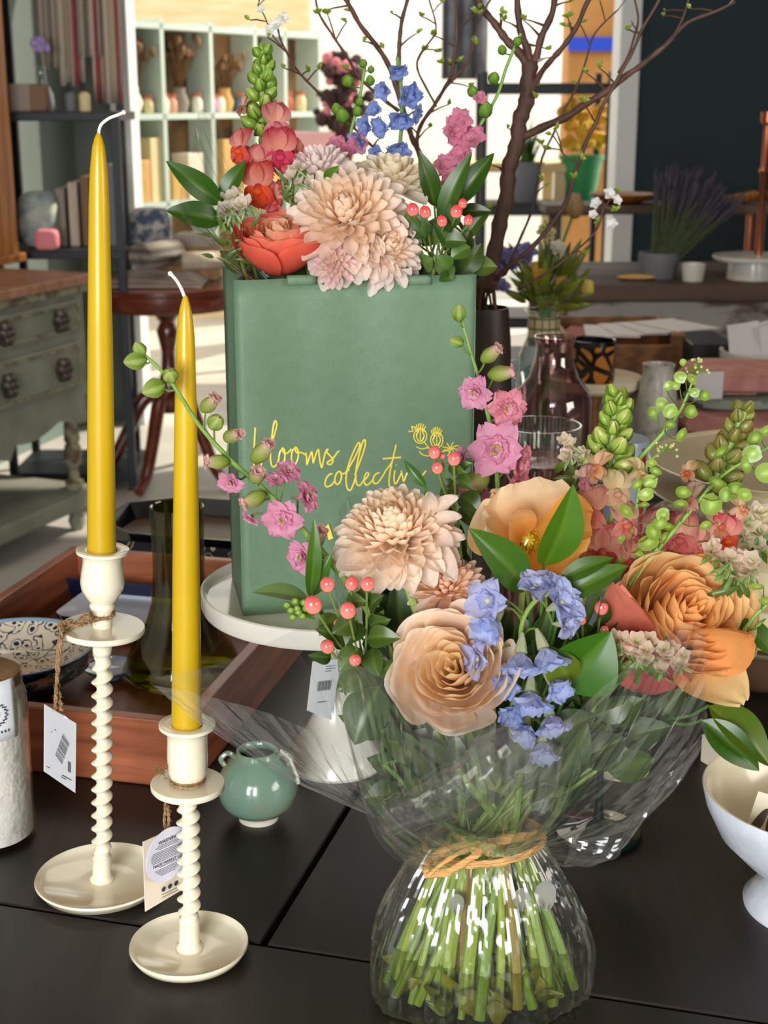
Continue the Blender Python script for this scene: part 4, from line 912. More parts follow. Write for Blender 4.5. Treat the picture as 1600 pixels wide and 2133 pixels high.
for cx, cy, rx, ry, rot_ in ((1198, 215, 44, 48, -.2), (1310, 245, 42, 50, .15)):
    fl_st.append([(cx+rx*math.cos(a+rot_), cy+ry*math.sin(a+rot_)) for a in [k*PI/6 for k in range(13)]])
    for k in (-.5, 0, .5): fl_st.append([(cx+k*rx*.5, cy-ry*.7), (cx+k*rx*1.2, cy), (cx+k*rx*.4, cy+ry*.75)])
    for k in range(6): a = -PI/2+(k-2.5)*.28; fl_st.append([(cx+rx*.75*math.cos(a), cy+ry*.8*math.sin(a)), (cx+rx*1.1*math.cos(a-.1), cy+ry*1.35*math.sin(a)), (cx+rx*1.3*math.cos(a), cy+ry*1.8*math.sin(a))])
fl_st += [[(1170, 160), (1140, 150), (1148, 180), (1116, 182)], [(1222, 250), (1250, 290), (1275, 330)], [(1170, 285), (1210, 300), (1258, 290)], [(1190, 315), (1215, 340), (1260, 350)], [(1340, 330), (1370, 310), (1400, 330), (1380, 350)]]
for k in range(8): a = k*PI/4+.2; fl_st.append([(1405, 300), (1405+34*math.cos(a), 300+26*math.sin(a)), (1405+60*math.cos(a+.1), 300+42*math.sin(a+.1))])
gold(fl_st, 'flower_emblem', .0009)
b = B(); pts = [on_front(x, y, .0016) for x, y in ((676, 1098), (684, 1090), (694, 1120), (684, 1124))]; b.prism(pts, w2*.0006); b.out('gold_sticker', 'gold_foil', bag, smooth=False)

# ================================================================== right foreground: white bowl, green glass foot
wb_ = T(1690, 1888, 0); kb = mpp(wb_); Yw = wb_.y; hb = P(1690, 1645, Yw).z-TZ; rb = 244*mpp(P(1690, 1645, Yw))
mat('blue_white_glaze', '#dfe4ec', .35, col2='#cfd6e2', scale=40, bump=.15, bscale=120, coat=.2)
t = thing('footed_bowl', 'white footed bowl of cards at the lower right edge', 'bowl', wb_)
B().lathe(wb_, [(0, 0), (138*kb, 0), (140*kb, .004), (118*kb, .014), (92*kb, .024), (92*kb, .030), (rb*.62, .042), (rb*.84, hb*.62), (rb*.96, hb*.84), (rb, hb-.001), (rb*.99, hb)], 80, cap=False).out('outside', 'blue_white_glaze', t, angle=60)
b = B(); b.lathe(wb_, [(rb*.99, hb, (1,)*4, 1), (rb*.955, hb-.001, (1,)*4, 1), (rb*.90, hb*.8, (1,)*4, 1), (rb*.72, hb*.58, (1,)*4, 1), (rb*.35, hb*.42, (1,)*4, 1), (.001, hb*.40, (1,)*4, 1)], 80); b.out('inside', 'cream_glaze', t, angle=60)
mat('card_ivory', '#efe6d2', .7); mat('leaf_brown', '#50443a', .5)
for i in range(7):
    px = 1475+i*24; py = 1640+i*9
    q = wb_+Vector((-.047+.011*i, -.022+.006*i, hb*.84+.003*(i % 3)))
    Mx = Matrix.Rotation(R(-38+6*(i % 3)), 3, 'Z') @ Matrix.Rotation(R(-38), 3, 'X') @ Matrix.Rotation(R(8*(i % 2)), 3, 'Y')
    t = thing('greeting_card', ['card at the left rim', 'second card', 'third card', 'fourth card', 'fifth card', 'sixth card', 'card nearest the frame edge'][i]+' in the white footed bowl, ivory with dark leaf print', 'card', q, 'cards in the footed bowl')
    B().box(q, (.026, .0012, .042), M=Mx).out('card', 'card_ivory', t, smooth=False)
    b = B()
    for k in range(2):
        cc_ = q+Mx @ Vector((-.006+.011*k, -.0010, -.004)); b.ball(cc_, (.0038, .0005, .015), 10, 8, M=Mx @ Matrix.Rotation(.3-.5*k, 3, 'Y'))
    b.out('leaf_print', 'leaf_brown', t)
film('green_glass', '#6f9c88', .06, .5, .04, power=2.5); mat('deep_green_glass', '#0b1f19', .05, coat=1.0); mat('emerald', '#1f6a50', .1, coat=.6)
gg = T(1245, 1738, 0); kg = mpp(gg)
t = thing('glass_goblet', 'dark green glass goblet standing behind the wrapped bouquet', 'glass', gg)
B().lathe(gg, [(0, 0), (88*kg, 0), (91*kg, .003), (88*kg, .0055), (40*kg, .010), (12*kg, .016), (8*kg, .03), (7*kg, .075), (12*kg, .088), (0, .09)], 56).out('foot', 'deep_green_glass', t)
pr = [(.004, .088), (.022, .095), (.036, .115), (.04, .14), (.037, .17), (.036, .17), (.038, .14), (.034, .117), (.02, .098), (.002, .094)]
b = B(); b.lathe(gg, [(a_, z_, (1,)*4, 1) for a_, z_ in pr], 40); b.out('cup', 'green_glass', t)
B().prism([gg+Vector((x*kg, y*kg*1.6, .0085)) for x, y in ((-60, -10), (20, -20), (45, 10), (-20, 18))], (0, 0, .0008)).out('sticker', 'emerald', t, smooth=False)
# cream pedestal seen through the wrapping
q = T(1290, 1600, 0); t = thing('pedestal_dish', 'cream pedestal dish seen through the cellophane behind the goblet', 'dish', q); kq = mpp(q)
B().lathe(q, [(0, 0), (62*kq, 0), (62*kq, .006), (40*kq, .02), (22*kq, .05), (20*kq, .08), (34*kq, .092), (0, .092)], 40).out('foot', 'cream_glaze', t)
B().lathe(q, [(0, .092), (60*kq, .094), (84*kq, .11), (86*kq, .122), (80*kq, .122), (60*kq, .104), (0, .101)], 48).out('bowl', 'cream_glaze', t)

# ================================================================== glassware and crockery behind the bouquet
film('pink_glass', '#efdcdd', .08, .75, .04, power=2.4); film('ribbed_glass', '#eef0ee', .10, .8, .06, power=2.0)
def glass(nm, c, prof, m, label, cat, seg=48, th=.0018, sq=None, group=None, part='glass'):
    pi2 = [(max(.001, r-th), z) for r, z in prof[::-1]]; pi2[-1] = (.001, prof[0][1]+.003); 
    t = thing(nm, label, cat, c, group); b = B(); b.lathe(c, prof+pi2, seg, sq=sq); b.out(part, m, t); return t
q = T(1150, 1150, 0); Y = 1.72; q = Vector((P(1150, 900, Y).x, Y, TZ)); kk = lambda py: mpp(P(1150, py, Y)); hh = lambda py: P(1150, py, Y).z-TZ
glass('carafe', q, [(.001, 0), (74*kk(1000), 0), (80*kk(1000), .008), (80*kk(830), hh(835)), (74*kk(810), hh(812)), (52*kk(790), hh(785)), (40*kk(750), hh(750)), (38*kk(720), hh(718)), (44*kk(700), hh(700))], 'pink_glass', 'pink glass carafe behind the bouquet to the right of the bag', 'carafe')
Y = 1.5; q = Vector((P(1125, 900, Y).x, Y, TZ)); kk = lambda py: mpp(P(1125, py, Y)); hh = lambda py: P(1125, py, Y).z-TZ
rib = lambda a, z: 1+.012*math.cos(a*60)
glass('glass_tumbler', q, [(.001, 0), (78*kk(1000), 0), (82*kk(980), .006), (84*kk(980), hh(962))], 'pink_glass', 'pink tinted glass tumbler underneath the ribbed one', 'glass', group=None)
q2 = q+Vector((0, 0, hh(958)))
glass('ribbed_tumbler', q2, [(.001, 0), (78*kk(900), 0), (84*kk(900), .006), (86*kk(880), hh(884)-hh(958))], 'ribbed_glass', 'clear ribbed glass tumbler stacked on the pink one', 'glass', 240, sq=rib)
Y = 1.95; q = Vector((P(1075, 800, Y).x, Y, TZ)); hh = lambda py: P(1075, py, Y).z-TZ; kk = lambda py: mpp(P(1075, py, Y))
glass('glass_jar', q, [(.001, 0), (38*kk(900), 0), (42*kk(900), .008), (42*kk(800), hh(800)), (30*kk(770), hh(770)), (32*kk(755), hh(755))], 'clear_glass', 'clear glass jar between the branch vase and the pink carafe', 'jar')
# tartan ribboned glass vase with spring flowers
m = bpy.data.materials.new('tartan'); MATS['tartan'] = m; m.use_nodes = True; nt = m.node_tree; L = nt.links; bs = nt.nodes['Principled BSDF']; bs.inputs['Roughness'].default_value = .7
tcn = nn(nt, 'ShaderNodeTexCoord'); w1n = nn(nt, 'ShaderNodeTexWave', bands_direction='X'); w1n.inputs['Scale'].default_value = 26; w2n = nn(nt, 'ShaderNodeTexWave', bands_direction='Z'); w2n.inputs['Scale'].default_value = 18
L.new(tcn.outputs['Object'], w1n.inputs[0]); L.new(tcn.outputs['Object'], w2n.inputs[0]); mxn = nn(nt, 'ShaderNodeMath', operation='MAXIMUM'); L.new(w1n.outputs[0], mxn.inputs[0]); L.new(w2n.outputs[0], mxn.inputs[1])
crn = nn(nt, 'ShaderNodeValToRGB'); crn.color_ramp.elements[0].position = .86; crn.color_ramp.elements[1].position = .93; crn.color_ramp.elements[0].color = C('#b9a888'); crn.color_ramp.elements[1].color = C('#5a6a34'); L.new(mxn.outputs[0], crn.inputs[0]); L.new(crn.outputs[0], bs.inputs['Base Color'])
Y = 2.42; q = Vector((P(1133, 700, Y).x, Y, TZ)); hh = lambda py: P(1133, py, Y).z-TZ; kk = lambda py: mpp(P(1133, py, Y))
vq = q.copy(); vt = glass('flower_vase', q, [(.001, 0), (46*kk(800), 0), (50*kk(800), .008), (50*kk(740), hh(740)), (40*kk(715), hh(712)), (30*kk(700), hh(690)), (30*kk(660), hh(662)), (42*kk(645), hh(645))], 'clear_glass', 'glass vase wrapped in tartan holding iris and yellow tulips', 'vase')
B().lathe(q, [(34*kk(700), hh(706)), (33*kk(690), hh(690)), (33*kk(655), hh(657))][::1], 32).out('tartan_ribbon', 'tartan', vt)
# floral mug on cake plate
Y = 2.5; q = Vector((P(1238, 800, Y).x, Y, TZ)); zp = P(1238, 797, Y).z-TZ; k2 = mpp(P(1238, 797, Y))
t = thing('cake_stand', 'small cream cake stand on a wooden stem carrying the floral mug', 'cake stand', q)
B().lathe(q, [(0, 0), (50*k2, 0), (50*k2, .008), (14*k2, .016), (13*k2, zp-.012), (0, zp-.012)], 28).out('stem', 'crate', t)
B().lathe(q, [(0, zp-.012), (88*k2, zp-.01), (96*k2, zp-.004), (98*k2, zp+.012), (94*k2, zp+.012), (90*k2, zp+.001), (0, zp)], 56).out('plate', 'cream_glaze', t)
m = bpy.data.materials.new('floral_mug'); MATS['floral_mug'] = m; m.use_nodes = True; nt = m.node_tree; L = nt.links; bs = nt.nodes['Principled BSDF']; bs.inputs['Roughness'].default_value = .2
tcn = nn(nt, 'ShaderNodeTexCoord'); vo = nn(nt, 'ShaderNodeTexVoronoi', feature='DISTANCE_TO_EDGE'); vo.inputs['Scale'].default_value = 42; mpn = nn(nt, 'ShaderNodeMapping'); mpn.inputs['Scale'].default_value = (1, 1, .8); L.new(tcn.outputs['Object'], mpn.inputs[0]); L.new(mpn.outputs[0], vo.inputs[0])
crn = nn(nt, 'ShaderNodeValToRGB'); crn.color_ramp.elements[0].position = .13; crn.color_ramp.elements[1].position = .17; crn.color_ramp.elements[0].color = C('#14100f'); crn.color_ramp.elements[1].color = C('#c07a35'); L.new(vo.outputs['Distance'], crn.inputs[0]); L.new(crn.outputs[0], bs.inputs['Base Color'])
qm = q+Vector((P(1233, 797, Y).x-q.x, 0, zp+.0005)); hm = P(1233, 706, Y).z-qm.z; rm = 47*k2
t = thing('mug', 'black mug painted with large orange flowers on the small cake stand', 'mug', qm)
B().lathe(qm, [(0, 0), (rm*.88, 0), (rm*.98, .005), (rm, hm*.88)], 48, cap=False).out('body', 'floral_mug', t)
b = B(); b.lathe(qm, [(rm, hm*.88, (1,)*4, 1), (rm*1.0, hm*.985, (1,)*4, 1), (rm*.96, hm, (1,)*4, 1), (rm*.90, hm*.98, (1,)*4, 1), (rm*.9, hm*.1, (1,)*4, 1), (.001, hm*.1, (1,)*4, 1)], 48); b.out('rim', 'black_lacquer', t)
B().tube(smooth_path([qm+Vector((-.002, rm*.95, hm*.8)), qm+Vector((-.004, rm*1.6, hm*.7)), qm+Vector((-.004, rm*1.6, hm*.4)), qm+Vector((-.002, rm*.97, hm*.25))], 5), .004, 10).out('handle', 'black_lacquer', t)
# grey stoneware vase
mat('stoneware', '#bdb9b1', .4, col2='#8f8b86', scale=70, lo=.55, hi=.7, bump=.2, coat=.2)
Y = 2.45; q = Vector((P(1368, 850, Y).x, Y, TZ)); hh = lambda py: P(1368, py, Y).z-TZ; k2 = mpp(P(1368, 850, Y))
t = thing('stoneware_vase', 'speckled grey stoneware vase to the right of the floral mug', 'vase', q)
B().lathe(q, [(0, 0), (42*k2, 0), (47*k2, .01), (44*k2, hh(860)), (36*k2, hh(790)), (31*k2, hh(772)), (34*k2, hh(758)), (30*k2, hh(758)), (27*k2, hh(775)), (30*k2, .02), (0, .015)], 40).out('body', 'stoneware', t)
# blue tin with red stripe
mat('tin_blue', '#9fb0c6', .35, coat=.3); mat('tin_red', '#b5202c', .35)
Y = 1.42; q = Vector((P(1286, 1000, Y).x, Y, TZ)); ht = P(1286, 912, Y).z-TZ; rt_ = 62*mpp(P(1286, 950, Y))
t = thing('cylinder_tin', 'tall pale blue tin with a red stripe behind the green flower spikes', 'tin', q)
B().lathe(q, [(0, 0), (rt_, 0), (rt_, ht-.003), (rt_*.97, ht), (0, ht)], 48).out('body', 'tin_blue', t)
b = B(); a0 = R(310); b.grid(lambda u, v: q+Vector((math.cos(a0+u*.22)*(rt_+.0006), math.sin(a0+u*.22)*(rt_+.0006), .004+v*(ht-.01))), 4, 2); b.out('stripe', 'tin_red', t, solid=.0004)
b = B(); a0 = R(196); b.grid(lambda u, v: q+Vector((math.cos(a0+u*.12)*(rt_+.0006), math.sin(a0+u*.12)*(rt_+.0006), .004+v*(ht-.01))), 4, 2); b.out('stripe', 'tin_red', t, solid=.0004)
# cream plates stacked on pedestals
mat('cream_plate', '#e8dbb8', .3, col2='#dccda6', scale=8, coat=.3)
Yp = 1.5; cx = P(1640, 1000, Yp).x
lv = [(1452, 150, 0), (1262, 285, 1), (1188, 280, 1), (1100, 275, 1), (1030, 285, 1), (955, 290, 1)]
prev = TZ
nm_ = ['', 'lowest cream plate of the stack at the right edge', 'second lowest cream plate at the right edge', 'third cream plate from the bottom at the right edge', 'second from top cream bowl at the right edge', 'topmost wide cream plate at the right edge']
zs_ = [P(1640, y, Yp).z for y, r, f in lv]
st0 = thing('cake_stand', 'tall cream pedestal under the plate stack at the right edge', 'cake stand', (cx, Yp, TZ)); kp_ = mpp(Vector((cx, Yp, TZ+.1)))
B().lathe((cx, Yp, TZ), [(0, 0), (130*kp_, 0), (130*kp_, .01), (60*kp_, .02), (48*kp_, .05), (60*kp_, zs_[1]-TZ-.02), (0, zs_[1]-TZ-.02)], 40).out('foot', 'cream_plate', st0)
B().lathe((cx, Yp, zs_[1]-.02), [(0, 0), (240*kp_, .003), (262*kp_, .012), (255*kp_, .012), (230*kp_, .006), (0, .004)], 56).out('plate', 'cream_plate', st0)
for i in range(1, 6):
    z0 = zs_[i]-.013+ (0 if i > 1 else .004); k3 = mpp(Vector((cx, Yp, z0))); r3 = lv[i][1]*k3
    gap = (zs_[i+1]-zs_[i] if i < 5 else .02)
    plate('bowl' if i in (3, 4) else 'plate', Vector((cx, Yp, z0)), r3, .012 if i not in (3, 4) else .02, 'cream_plate', 'cream_plate', nm_[i], 'bowl' if i in (3, 4) else 'plate')
    if gap > .03:
        B().lathe((cx, Yp, z0), [(0, .006), (r3*.5, .006), (r3*.46, gap*.6), (r3*.55, gap+.0), (0, gap)], 40).out('foot', 'cream_plate', st0)
mat('brown_glaze', '#6a5140', .3, coat=.3)
q = T(1580, 1420, 0); tag(B().lathe(q, [(0, 0), (.03, 0), (.04, .01), (.045, .05), (.04, .055), (.036, .05), (.03, .01), (0, .008)], 32).out('brown_bowl', 'brown_glaze'), 'brown glazed bowl between the plate stack and the white footed bowl', 'bowl')
q = T(1510, 1590, 0); tag(B().box(q+Vector((0, 0, .014)), (.035, .03, .028), rot=.5).out('card_box', 'tag_cream', smooth=False, bevel=.001), 'small cream box behind the white footed bowl', 'box')
# dark brown vase for the branches
mat('dark_vase', '#3a2a22', .5, col2='#241a16', scale=30, bump=.3)
Yb = 1.66; q = Vector((P(1010, 800, Yb).x, Yb, TZ)); hv = P(1010, 640, Yb).z-TZ; k4 = mpp(P(1010, 800, Yb)); BV = q.copy()
t = thing('tall_vase', 'tall dark brown vase of branches standing behind the paper bag', 'vase', q)
B().lathe(q, [(0, 0), (52*k4, 0), (58*k4, .02), (60*k4, hv*.6), (52*k4, hv*.9), (46*k4, hv), (42*k4, hv), (46*k4, hv*.88), (50*k4, .03), (0, .02)], 40).out('body', 'dark_vase', t)
# ================================================================== flower makers
mat('petal', attr=True, rough=.55, trl=.46, scale=90, spec=.3); mat('leaf', attr=True, rough=.34, trl=.16, scale=60, spec=.5)
mat('berry', attr=True, rough=.18, scale=60, coat=.6); mat('stem', attr=True, rough=.5, scale=120)
V = Vector
G1, G2, G3 = C('#3f6a24'), C('#6f9a3a'), C('#274c1e')
def frame(y, hint):      # columns: width, length, face normal
    y = V(y).normalized(); h = V(hint); x = y.cross(h)
    if x.length < 1e-5: x = y.cross(V((.3, .5, .8)))
    x.normalize(); z = x.cross(y); return x, y, z
def petal(b, base, d, nrm, L_, W, bend=.6, cup=.3, ruf=.0, c0=None, c1=None, tipw=.75, n=(6, 7), notch=0, ph=0, curve0=0):
    x, y, z = frame(d, nrm); c0 = c0 or (1, 1, 1, 1); c1 = c1 or c0; nu, nv = n
    pts = [(0, 0)]; a = curve0
    for j in range(nv):
        a += bend/nv; pts.append((pts[-1][0]+math.cos(a)*L_/nv, pts[-1][1]+math.sin(a)*L_/nv))
    def fn(u, t):
        uu = u*2-1; j = min(nv-1, int(t*nv)); f = t*nv-j; py = pts[j][0]*(1-f)+pts[j+1][0]*f; pz = pts[j][1]*(1-f)+pts[j+1][1]*f
        w = W*(math.sin(PI*min(1, t**tipw*.93+.04))**.62)*.5
        q = py-notch*L_*(1-abs(uu))*max(0, t-.7)*1.5
        zz = pz+cup*w*uu*uu*1.3+ruf*L_*t*t*math.sin(uu*7+ph+t*3)
        return base+x*(uu*w)+y*q+z*zz
    b.grid(fn, nu, nv, lambda u, t: mixc(c0, c1, min(1, max(0, t*1.15-.08))))
def leaf(b, base, tip, w, nrm=None, fold=.25, droop=.12, c=None, n=(6, 10), wave=.0, ct=None):
    base, tip = V(base), V(tip); d = tip-base; L_ = d.length; nrm = V(nrm) if nrm is not None else V((0, -1, .35)); x, y, z = frame(d, nrm)
    c = c or C('#3f7024'); c = (c[0]*1.0, c[1]*.72, c[2]*.5, 1); ct = (ct[0], ct[1]*.72, ct[2]*.5, 1) if ct else None; cm = mixc(c, C('#9fb050'), .22); ph = rnd(0, 6)
    def fn(u, t):
        uu = u*2-1; ww = w*.5*(math.sin(PI*t**.82)**.85 if 0 < t < 1 else 0)
        return base+x*(uu*ww)+y*(t*L_)+z*(abs(uu)*ww*fold*2+droop*L_*math.sin(PI*t)+wave*w*math.sin(t*9+ph)*uu)
    b.grid(fn, n[0], n[1], lambda u, t: mixc(mixc(c, ct or c, t), cm, max(0, 1-abs(u*2-1)*7)*.6))
def rose(name_par, c, ax, Rr, cin, cout, edge, seed=1, layers=11, open_=.5, back=None):
    random.seed(seed); M_ = basis(ax, (.2, .3, .9)); b = B(); phi = 0
    for k in range(layers):
        f = k/(layers-1); npet = 3 if k < 3 else (4 if k < 7 else 5); hw = (1.25 if f < .3 else .95-.25*f)
        rt = Rr*(.09+.91*f**.95); ht = Rr*(.60-.08*f-.34*f**3*open_+rnd(-.03, .03)); fl = Rr*(.01+.16*f*f*open_)
        for m_ in range(npet):
            phi += 2*PI/npet+(.35 if m_ == 0 else 0)+rnd(-.08, .08); rj = rt*rnd(.95, 1.06); hj = ht+Rr*rnd(-.05, .05); p1, p2 = rnd(0, 6), rnd(0, 6)
            def fn(u, t, phi=phi, rj=rj, hj=hj, f_=1-f):
                uu = u*2-1; top = 1-.20*abs(uu)**3+.03*math.sin(uu*5+p1); tt = t*top
                s = min(1, tt*1.15); r = rj*(.16+.84*math.sin(s*PI/2)**(.62))*(1+.07*uu)*(1-.10*f_*max(0, tt-.55))+Rr*.032*math.sin(uu*5+p2)*tt**3
                h = -Rr*.62*max(0, 1-tt)**1.3+hj*tt
                if tt > .72: e = (tt-.72)/.28; r += fl*e*e; h -= fl*.55*e*e
                a = phi+uu*hw*(.72+.28*math.sin(PI*min(1, t*.75+.12)))
                return c+M_ @ V((r*math.cos(a), r*math.sin(a), h))
            def cf(u, t, f=f):
                uu = abs(u*2-1); q = mixc(cin, cout, f); q = mixc(q, edge, max(0, t-.80)*3.0*min(1, f*1.6)); 
                return q
            b.grid(fn, 12, 12, cf)
    return b
def sepals(b, c, ax, r, L_, col, n=5, open_=1.2):
    M_ = basis(ax)
    for i in range(n):
        a = 2*PI*i/n; d = M_ @ V((math.cos(a)*math.sin(open_), math.sin(a)*math.sin(open_), math.cos(open_))); petal(b, c, d, M_ @ V((-math.cos(a), -math.sin(a), 1)), L_, r, .3, .3, 0, col, col, n=(2, 4))
def mum(c, ax, Rr, n, cin, cout, tipc, seed=1, bend0=1.25, tmax=1.9, wf=.22, spread=1.0):
    random.seed(seed); M_ = basis(ax, (.1, .2, .9)); b = B()
    for i in range(n):
        f = (i+.5)/n; th = tmax*f**.62; a = i*2.399963+rnd(-.12, .12); L_ = Rr*(.50+.42*f)*rnd(.9, 1.12)
        rad = V((math.cos(a), math.sin(a), 0)); out0 = min(2.05, th+.42); bend = bend0*(1-.75*f)+rnd(-.15, .15)
        base = (rad*math.sin(th)*.26+V((0, 0, math.cos(th)*.26)))*Rr
        W = Rr*wf*(.62+.55*f)*rnd(.9, 1.15); nu, nv = 4, 8; pts = [V((0, 0, 0))]; al = out0; als = [al]
        for j in range(nv):
            al -= bend/nv*(.4+1.2*j/nv); pts.append(pts[-1]+(rad*math.sin(al)+V((0, 0, math.cos(al))))*L_/nv); als.append(al)
        tang = V((-math.sin(a), math.cos(a), 0)); tw = rnd(-.25, .25)
        def fn(u, t, base=base, rad=rad, tang=tang, W=W, pts=pts, als=als, tw=tw, f=f):
            uu = u*2-1; j = min(nv, int(round(t*nv))); w = W*.5*(.35+.65*math.sin(PI*min(1, t**1.25*.80+.05)))*(1 if t < .98 else .45)
            inn = -(rad*math.cos(als[j])-V((0, 0, math.sin(als[j]))))     # towards the flower axis
            return c+M_ @ (base+pts[j]+tang*(uu*w)+inn*(uu*uu*w*.75+tw*uu*w*t))
        tint = rnd(-.1, .12)
        b.grid(fn, nu, nv, lambda u, t, f=f, tint=tint: mixc(mixc(cin, cout, min(1, max(0, f*1.15+tint))), tipc, max(0, t-.6)*1.3))
    return b
def blossom(b, c, ax, r, col, cc, n=5, inner=True, ruf=.10, cup=.3, op=1.25, seed=None, tint=.25):
    M_ = basis(ax)
    for ring in range(2 if inner else 1):
        rr = r*(1 if ring == 0 else .62); o = op if ring == 0 else op*.62
        for i in range(n):
            a = 2*PI*(i+.5*ring)/n+rnd(-.12, .12); dd = M_ @ V((math.cos(a)*math.sin(o), math.sin(a)*math.sin(o), math.cos(o)))
            petal(b, c, dd, M_ @ V((-math.cos(a)*.3, -math.sin(a)*.3, 1)), rr*rnd(.9, 1.1), rr*.92, -.25+rnd(-.3, .3), cup, ruf, mixc(col, cc, tint+.3), mixc(col, cc, rnd(0, tint)), .85, (5, 5), .25, rnd(0, 6))
    return b
def stamens(b, c, ax, r, n, col, h=.5):
    M_ = basis(ax)
    for i in range(n):
        a = rnd(0, 2*PI); s = r*math.sqrt(rnd(0.02, 1)); p = c+M_ @ V((math.cos(a)*s, math.sin(a)*s, r*h*rnd(.7, 1.2))); b.ball(p, r*.13, 5, 4, col=col)
        b.tube([c, p], r*.03, 3, col=col)
def bud(b, c, ax, L_, r, col, tip, stripe=None, open_=0):
    M_ = basis(ax); n = 12
    for i in range(5):
        a = 2*PI*i/5
        for s in (0,):
            pr = [(0, 0), (.55, .08), (.95, .32), (1, .5), (.8, .75), (.45+open_, .92), (.1+open_*1.6, 1.02)]
            def fn(u, t, a=a):
                k = t*6; j = min(5, int(k)); f = k-j; rr = pr[j][0]*(1-f)+pr[j+1][0]*f; z = pr[j][1]*(1-f)+pr[j+1][1]*f
                aa = a+(u-.5)*2*PI/5*1.12; return c+M_ @ V((r*rr*math.cos(aa)*(1+.12*math.cos((u-.5)*PI)), r*rr*math.sin(aa)*(1+.12*math.cos((u-.5)*PI)), L_*z))
            b.grid(fn, 5, 8, lambda u, t: mixc(mixc(col, tip, max(0, t-.45)*1.6), stripe or col, max(0, 1-abs(u-.5)*5)*.6))
def stemtube(pts, r, par, col=None, nm='stem', n=6):
    path = smooth_path(pts, n); q = len(path); c = mixc(col or C('#6f9140'), C('#a3a63c'), rnd(0, .5))
    return B().tube(path, [r*(1+.55*i/q) if len(pts) > 3 else r for i in range(q)], 8, col=c).out(nm, 'stem', par)
def berry(par, c, ax, r, col=None, nm='berry'):
    M_ = basis(ax); b = B(); c0 = col or C('#e5605f'); c1 = C('#f3b69a')
    b.ball(c, (r*.86, r*.86, r), 20, 14, M_, colf=lambda p: mixc(c1, c0, min(1, max(0, .5+p.z/r*.5+.25*p.x/r))))
    b.tube([c+M_ @ V((0, 0, r*.96)), c+M_ @ V((0, 0, r*1.25))], r*.05, 4, col=C('#a0722c')); o = b.out(nm, 'berry', par)
    s = B()
    for i in range(5):
        a = 2*PI*i/5; d = M_ @ V((math.cos(a), math.sin(a), .15)); petal(s, c-M_ @ V((0, 0, r*.98)), d, M_ @ V((0, 0, 1)), r*1.0, r*.75, .55, .2, 0, C('#4c7a2e'), C('#6f9a45'), n=(3, 4))
    s.out('sepals', 'leaf', sub_of(o, par)); return o
def statice(par, pts, w, n, up, col=None, seed=1):
    random.seed(seed); path = smooth_path(pts, 6); col = col or C('#efd8cf'); b = B(); g = B(); up = V(up).normalized()
    for i in range(n):
        t = rnd(0, len(path)-1.01); j = int(t); p = path[j].lerp(path[j+1], t-j)+V((rnd(-1, 1), rnd(-1, 1), rnd(-1, 1)))*w*.42
        d = (up+V((rnd(-.7, .7), rnd(-.9, .1), rnd(-.3, .7)))).normalized(); M_ = basis(d); r = w*rnd(.26, .36); f6 = rnd(0, 6)
        vs = []; cl = []; sg = 20
        for jj, (rr, z) in enumerate(((.12, -.7), (.35, -.1), (.8, .35), (1.05, .5))):
            for q in range(sg):
                a = 2*PI*q/sg; k = 1+.13*jj/3*math.cos(a*5+f6); vs.append(p+M_ @ V((r*rr*k*math.cos(a), r*rr*k*math.sin(a), r*(z+.18*jj/3*math.cos(a*5+f6))))); cl.append(mixc(C('#c5c98a'), mixc(col, C('#f7ece4'), rnd(0, .5)), jj/3))
        b.add(vs, [(jj*sg+q, jj*sg+(q+1) % sg, (jj+1)*sg+(q+1) % sg, (jj+1)*sg+q) for jj in range(3) for q in range(sg)], cl)
        for q in range(3):
            dd = (-d+V((rnd(-.8, .8), rnd(-.6, .6), rnd(-.5, .5)))).normalized(); petal(g, p+dd*r*.5, dd, V((0, -1, 0)), r*1.7, r*.4, .3, .2, 0, C('#4f7434'), C('#7f9c50'), n=(2, 3))
    b.out('papery_blooms', 'petal', par); g.out('green_calyx', 'leaf', par)
def snap_spike(par, tip, base, w, n, cols, r_top=.25, brown=0, seed=1):
    """green bud spike: overlapping pointed bracts from the tip downwards"""
    random.seed(seed); tip, base = V(tip), V(base); d = (tip-base); L_ = d.length; d.normalize(); M_ = basis(d)
    B().tube([base, base+d*L_*.9], w*.07, 8, col=C('#8aa552')).out('stem', 'stem', par)
    for i in range(n):
        f = i/(n-1); p = base+d*L_*(.04+.86*f); a = i*2.4; rr = w*(.30-.16*f*f); dirr = (M_ @ V((math.cos(a), math.sin(a), .55+1.2*f))).normalized()
        b = B(); s = w*(.42-.20*f)*rnd(.9, 1.1); bud(b, p+M_ @ V((math.cos(a), math.sin(a), 0))*rr*.35, dirr, s*1.15, s*.36, mixc(cols[0], cols[1], rnd(0, .4)), mixc(cols[1], cols[2], rnd(0, 1)*(1-f)), cols[1], .05)
        leafc = mixc(C('#5d8a32'), C('#8a6a48'), brown*rnd(.3, 1)); leaf(b, p+M_ @ V((math.cos(a), math.sin(a), -.1))*rr*.4, p+dirr*s*1.2+M_ @ V((math.cos(a), math.sin(a), 0))*w*.10, s*.8, M_ @ V((math.cos(a), math.sin(a), .2)), .3, .12, leafc, (4, 6))
        b.out('bud', 'leaf', par)
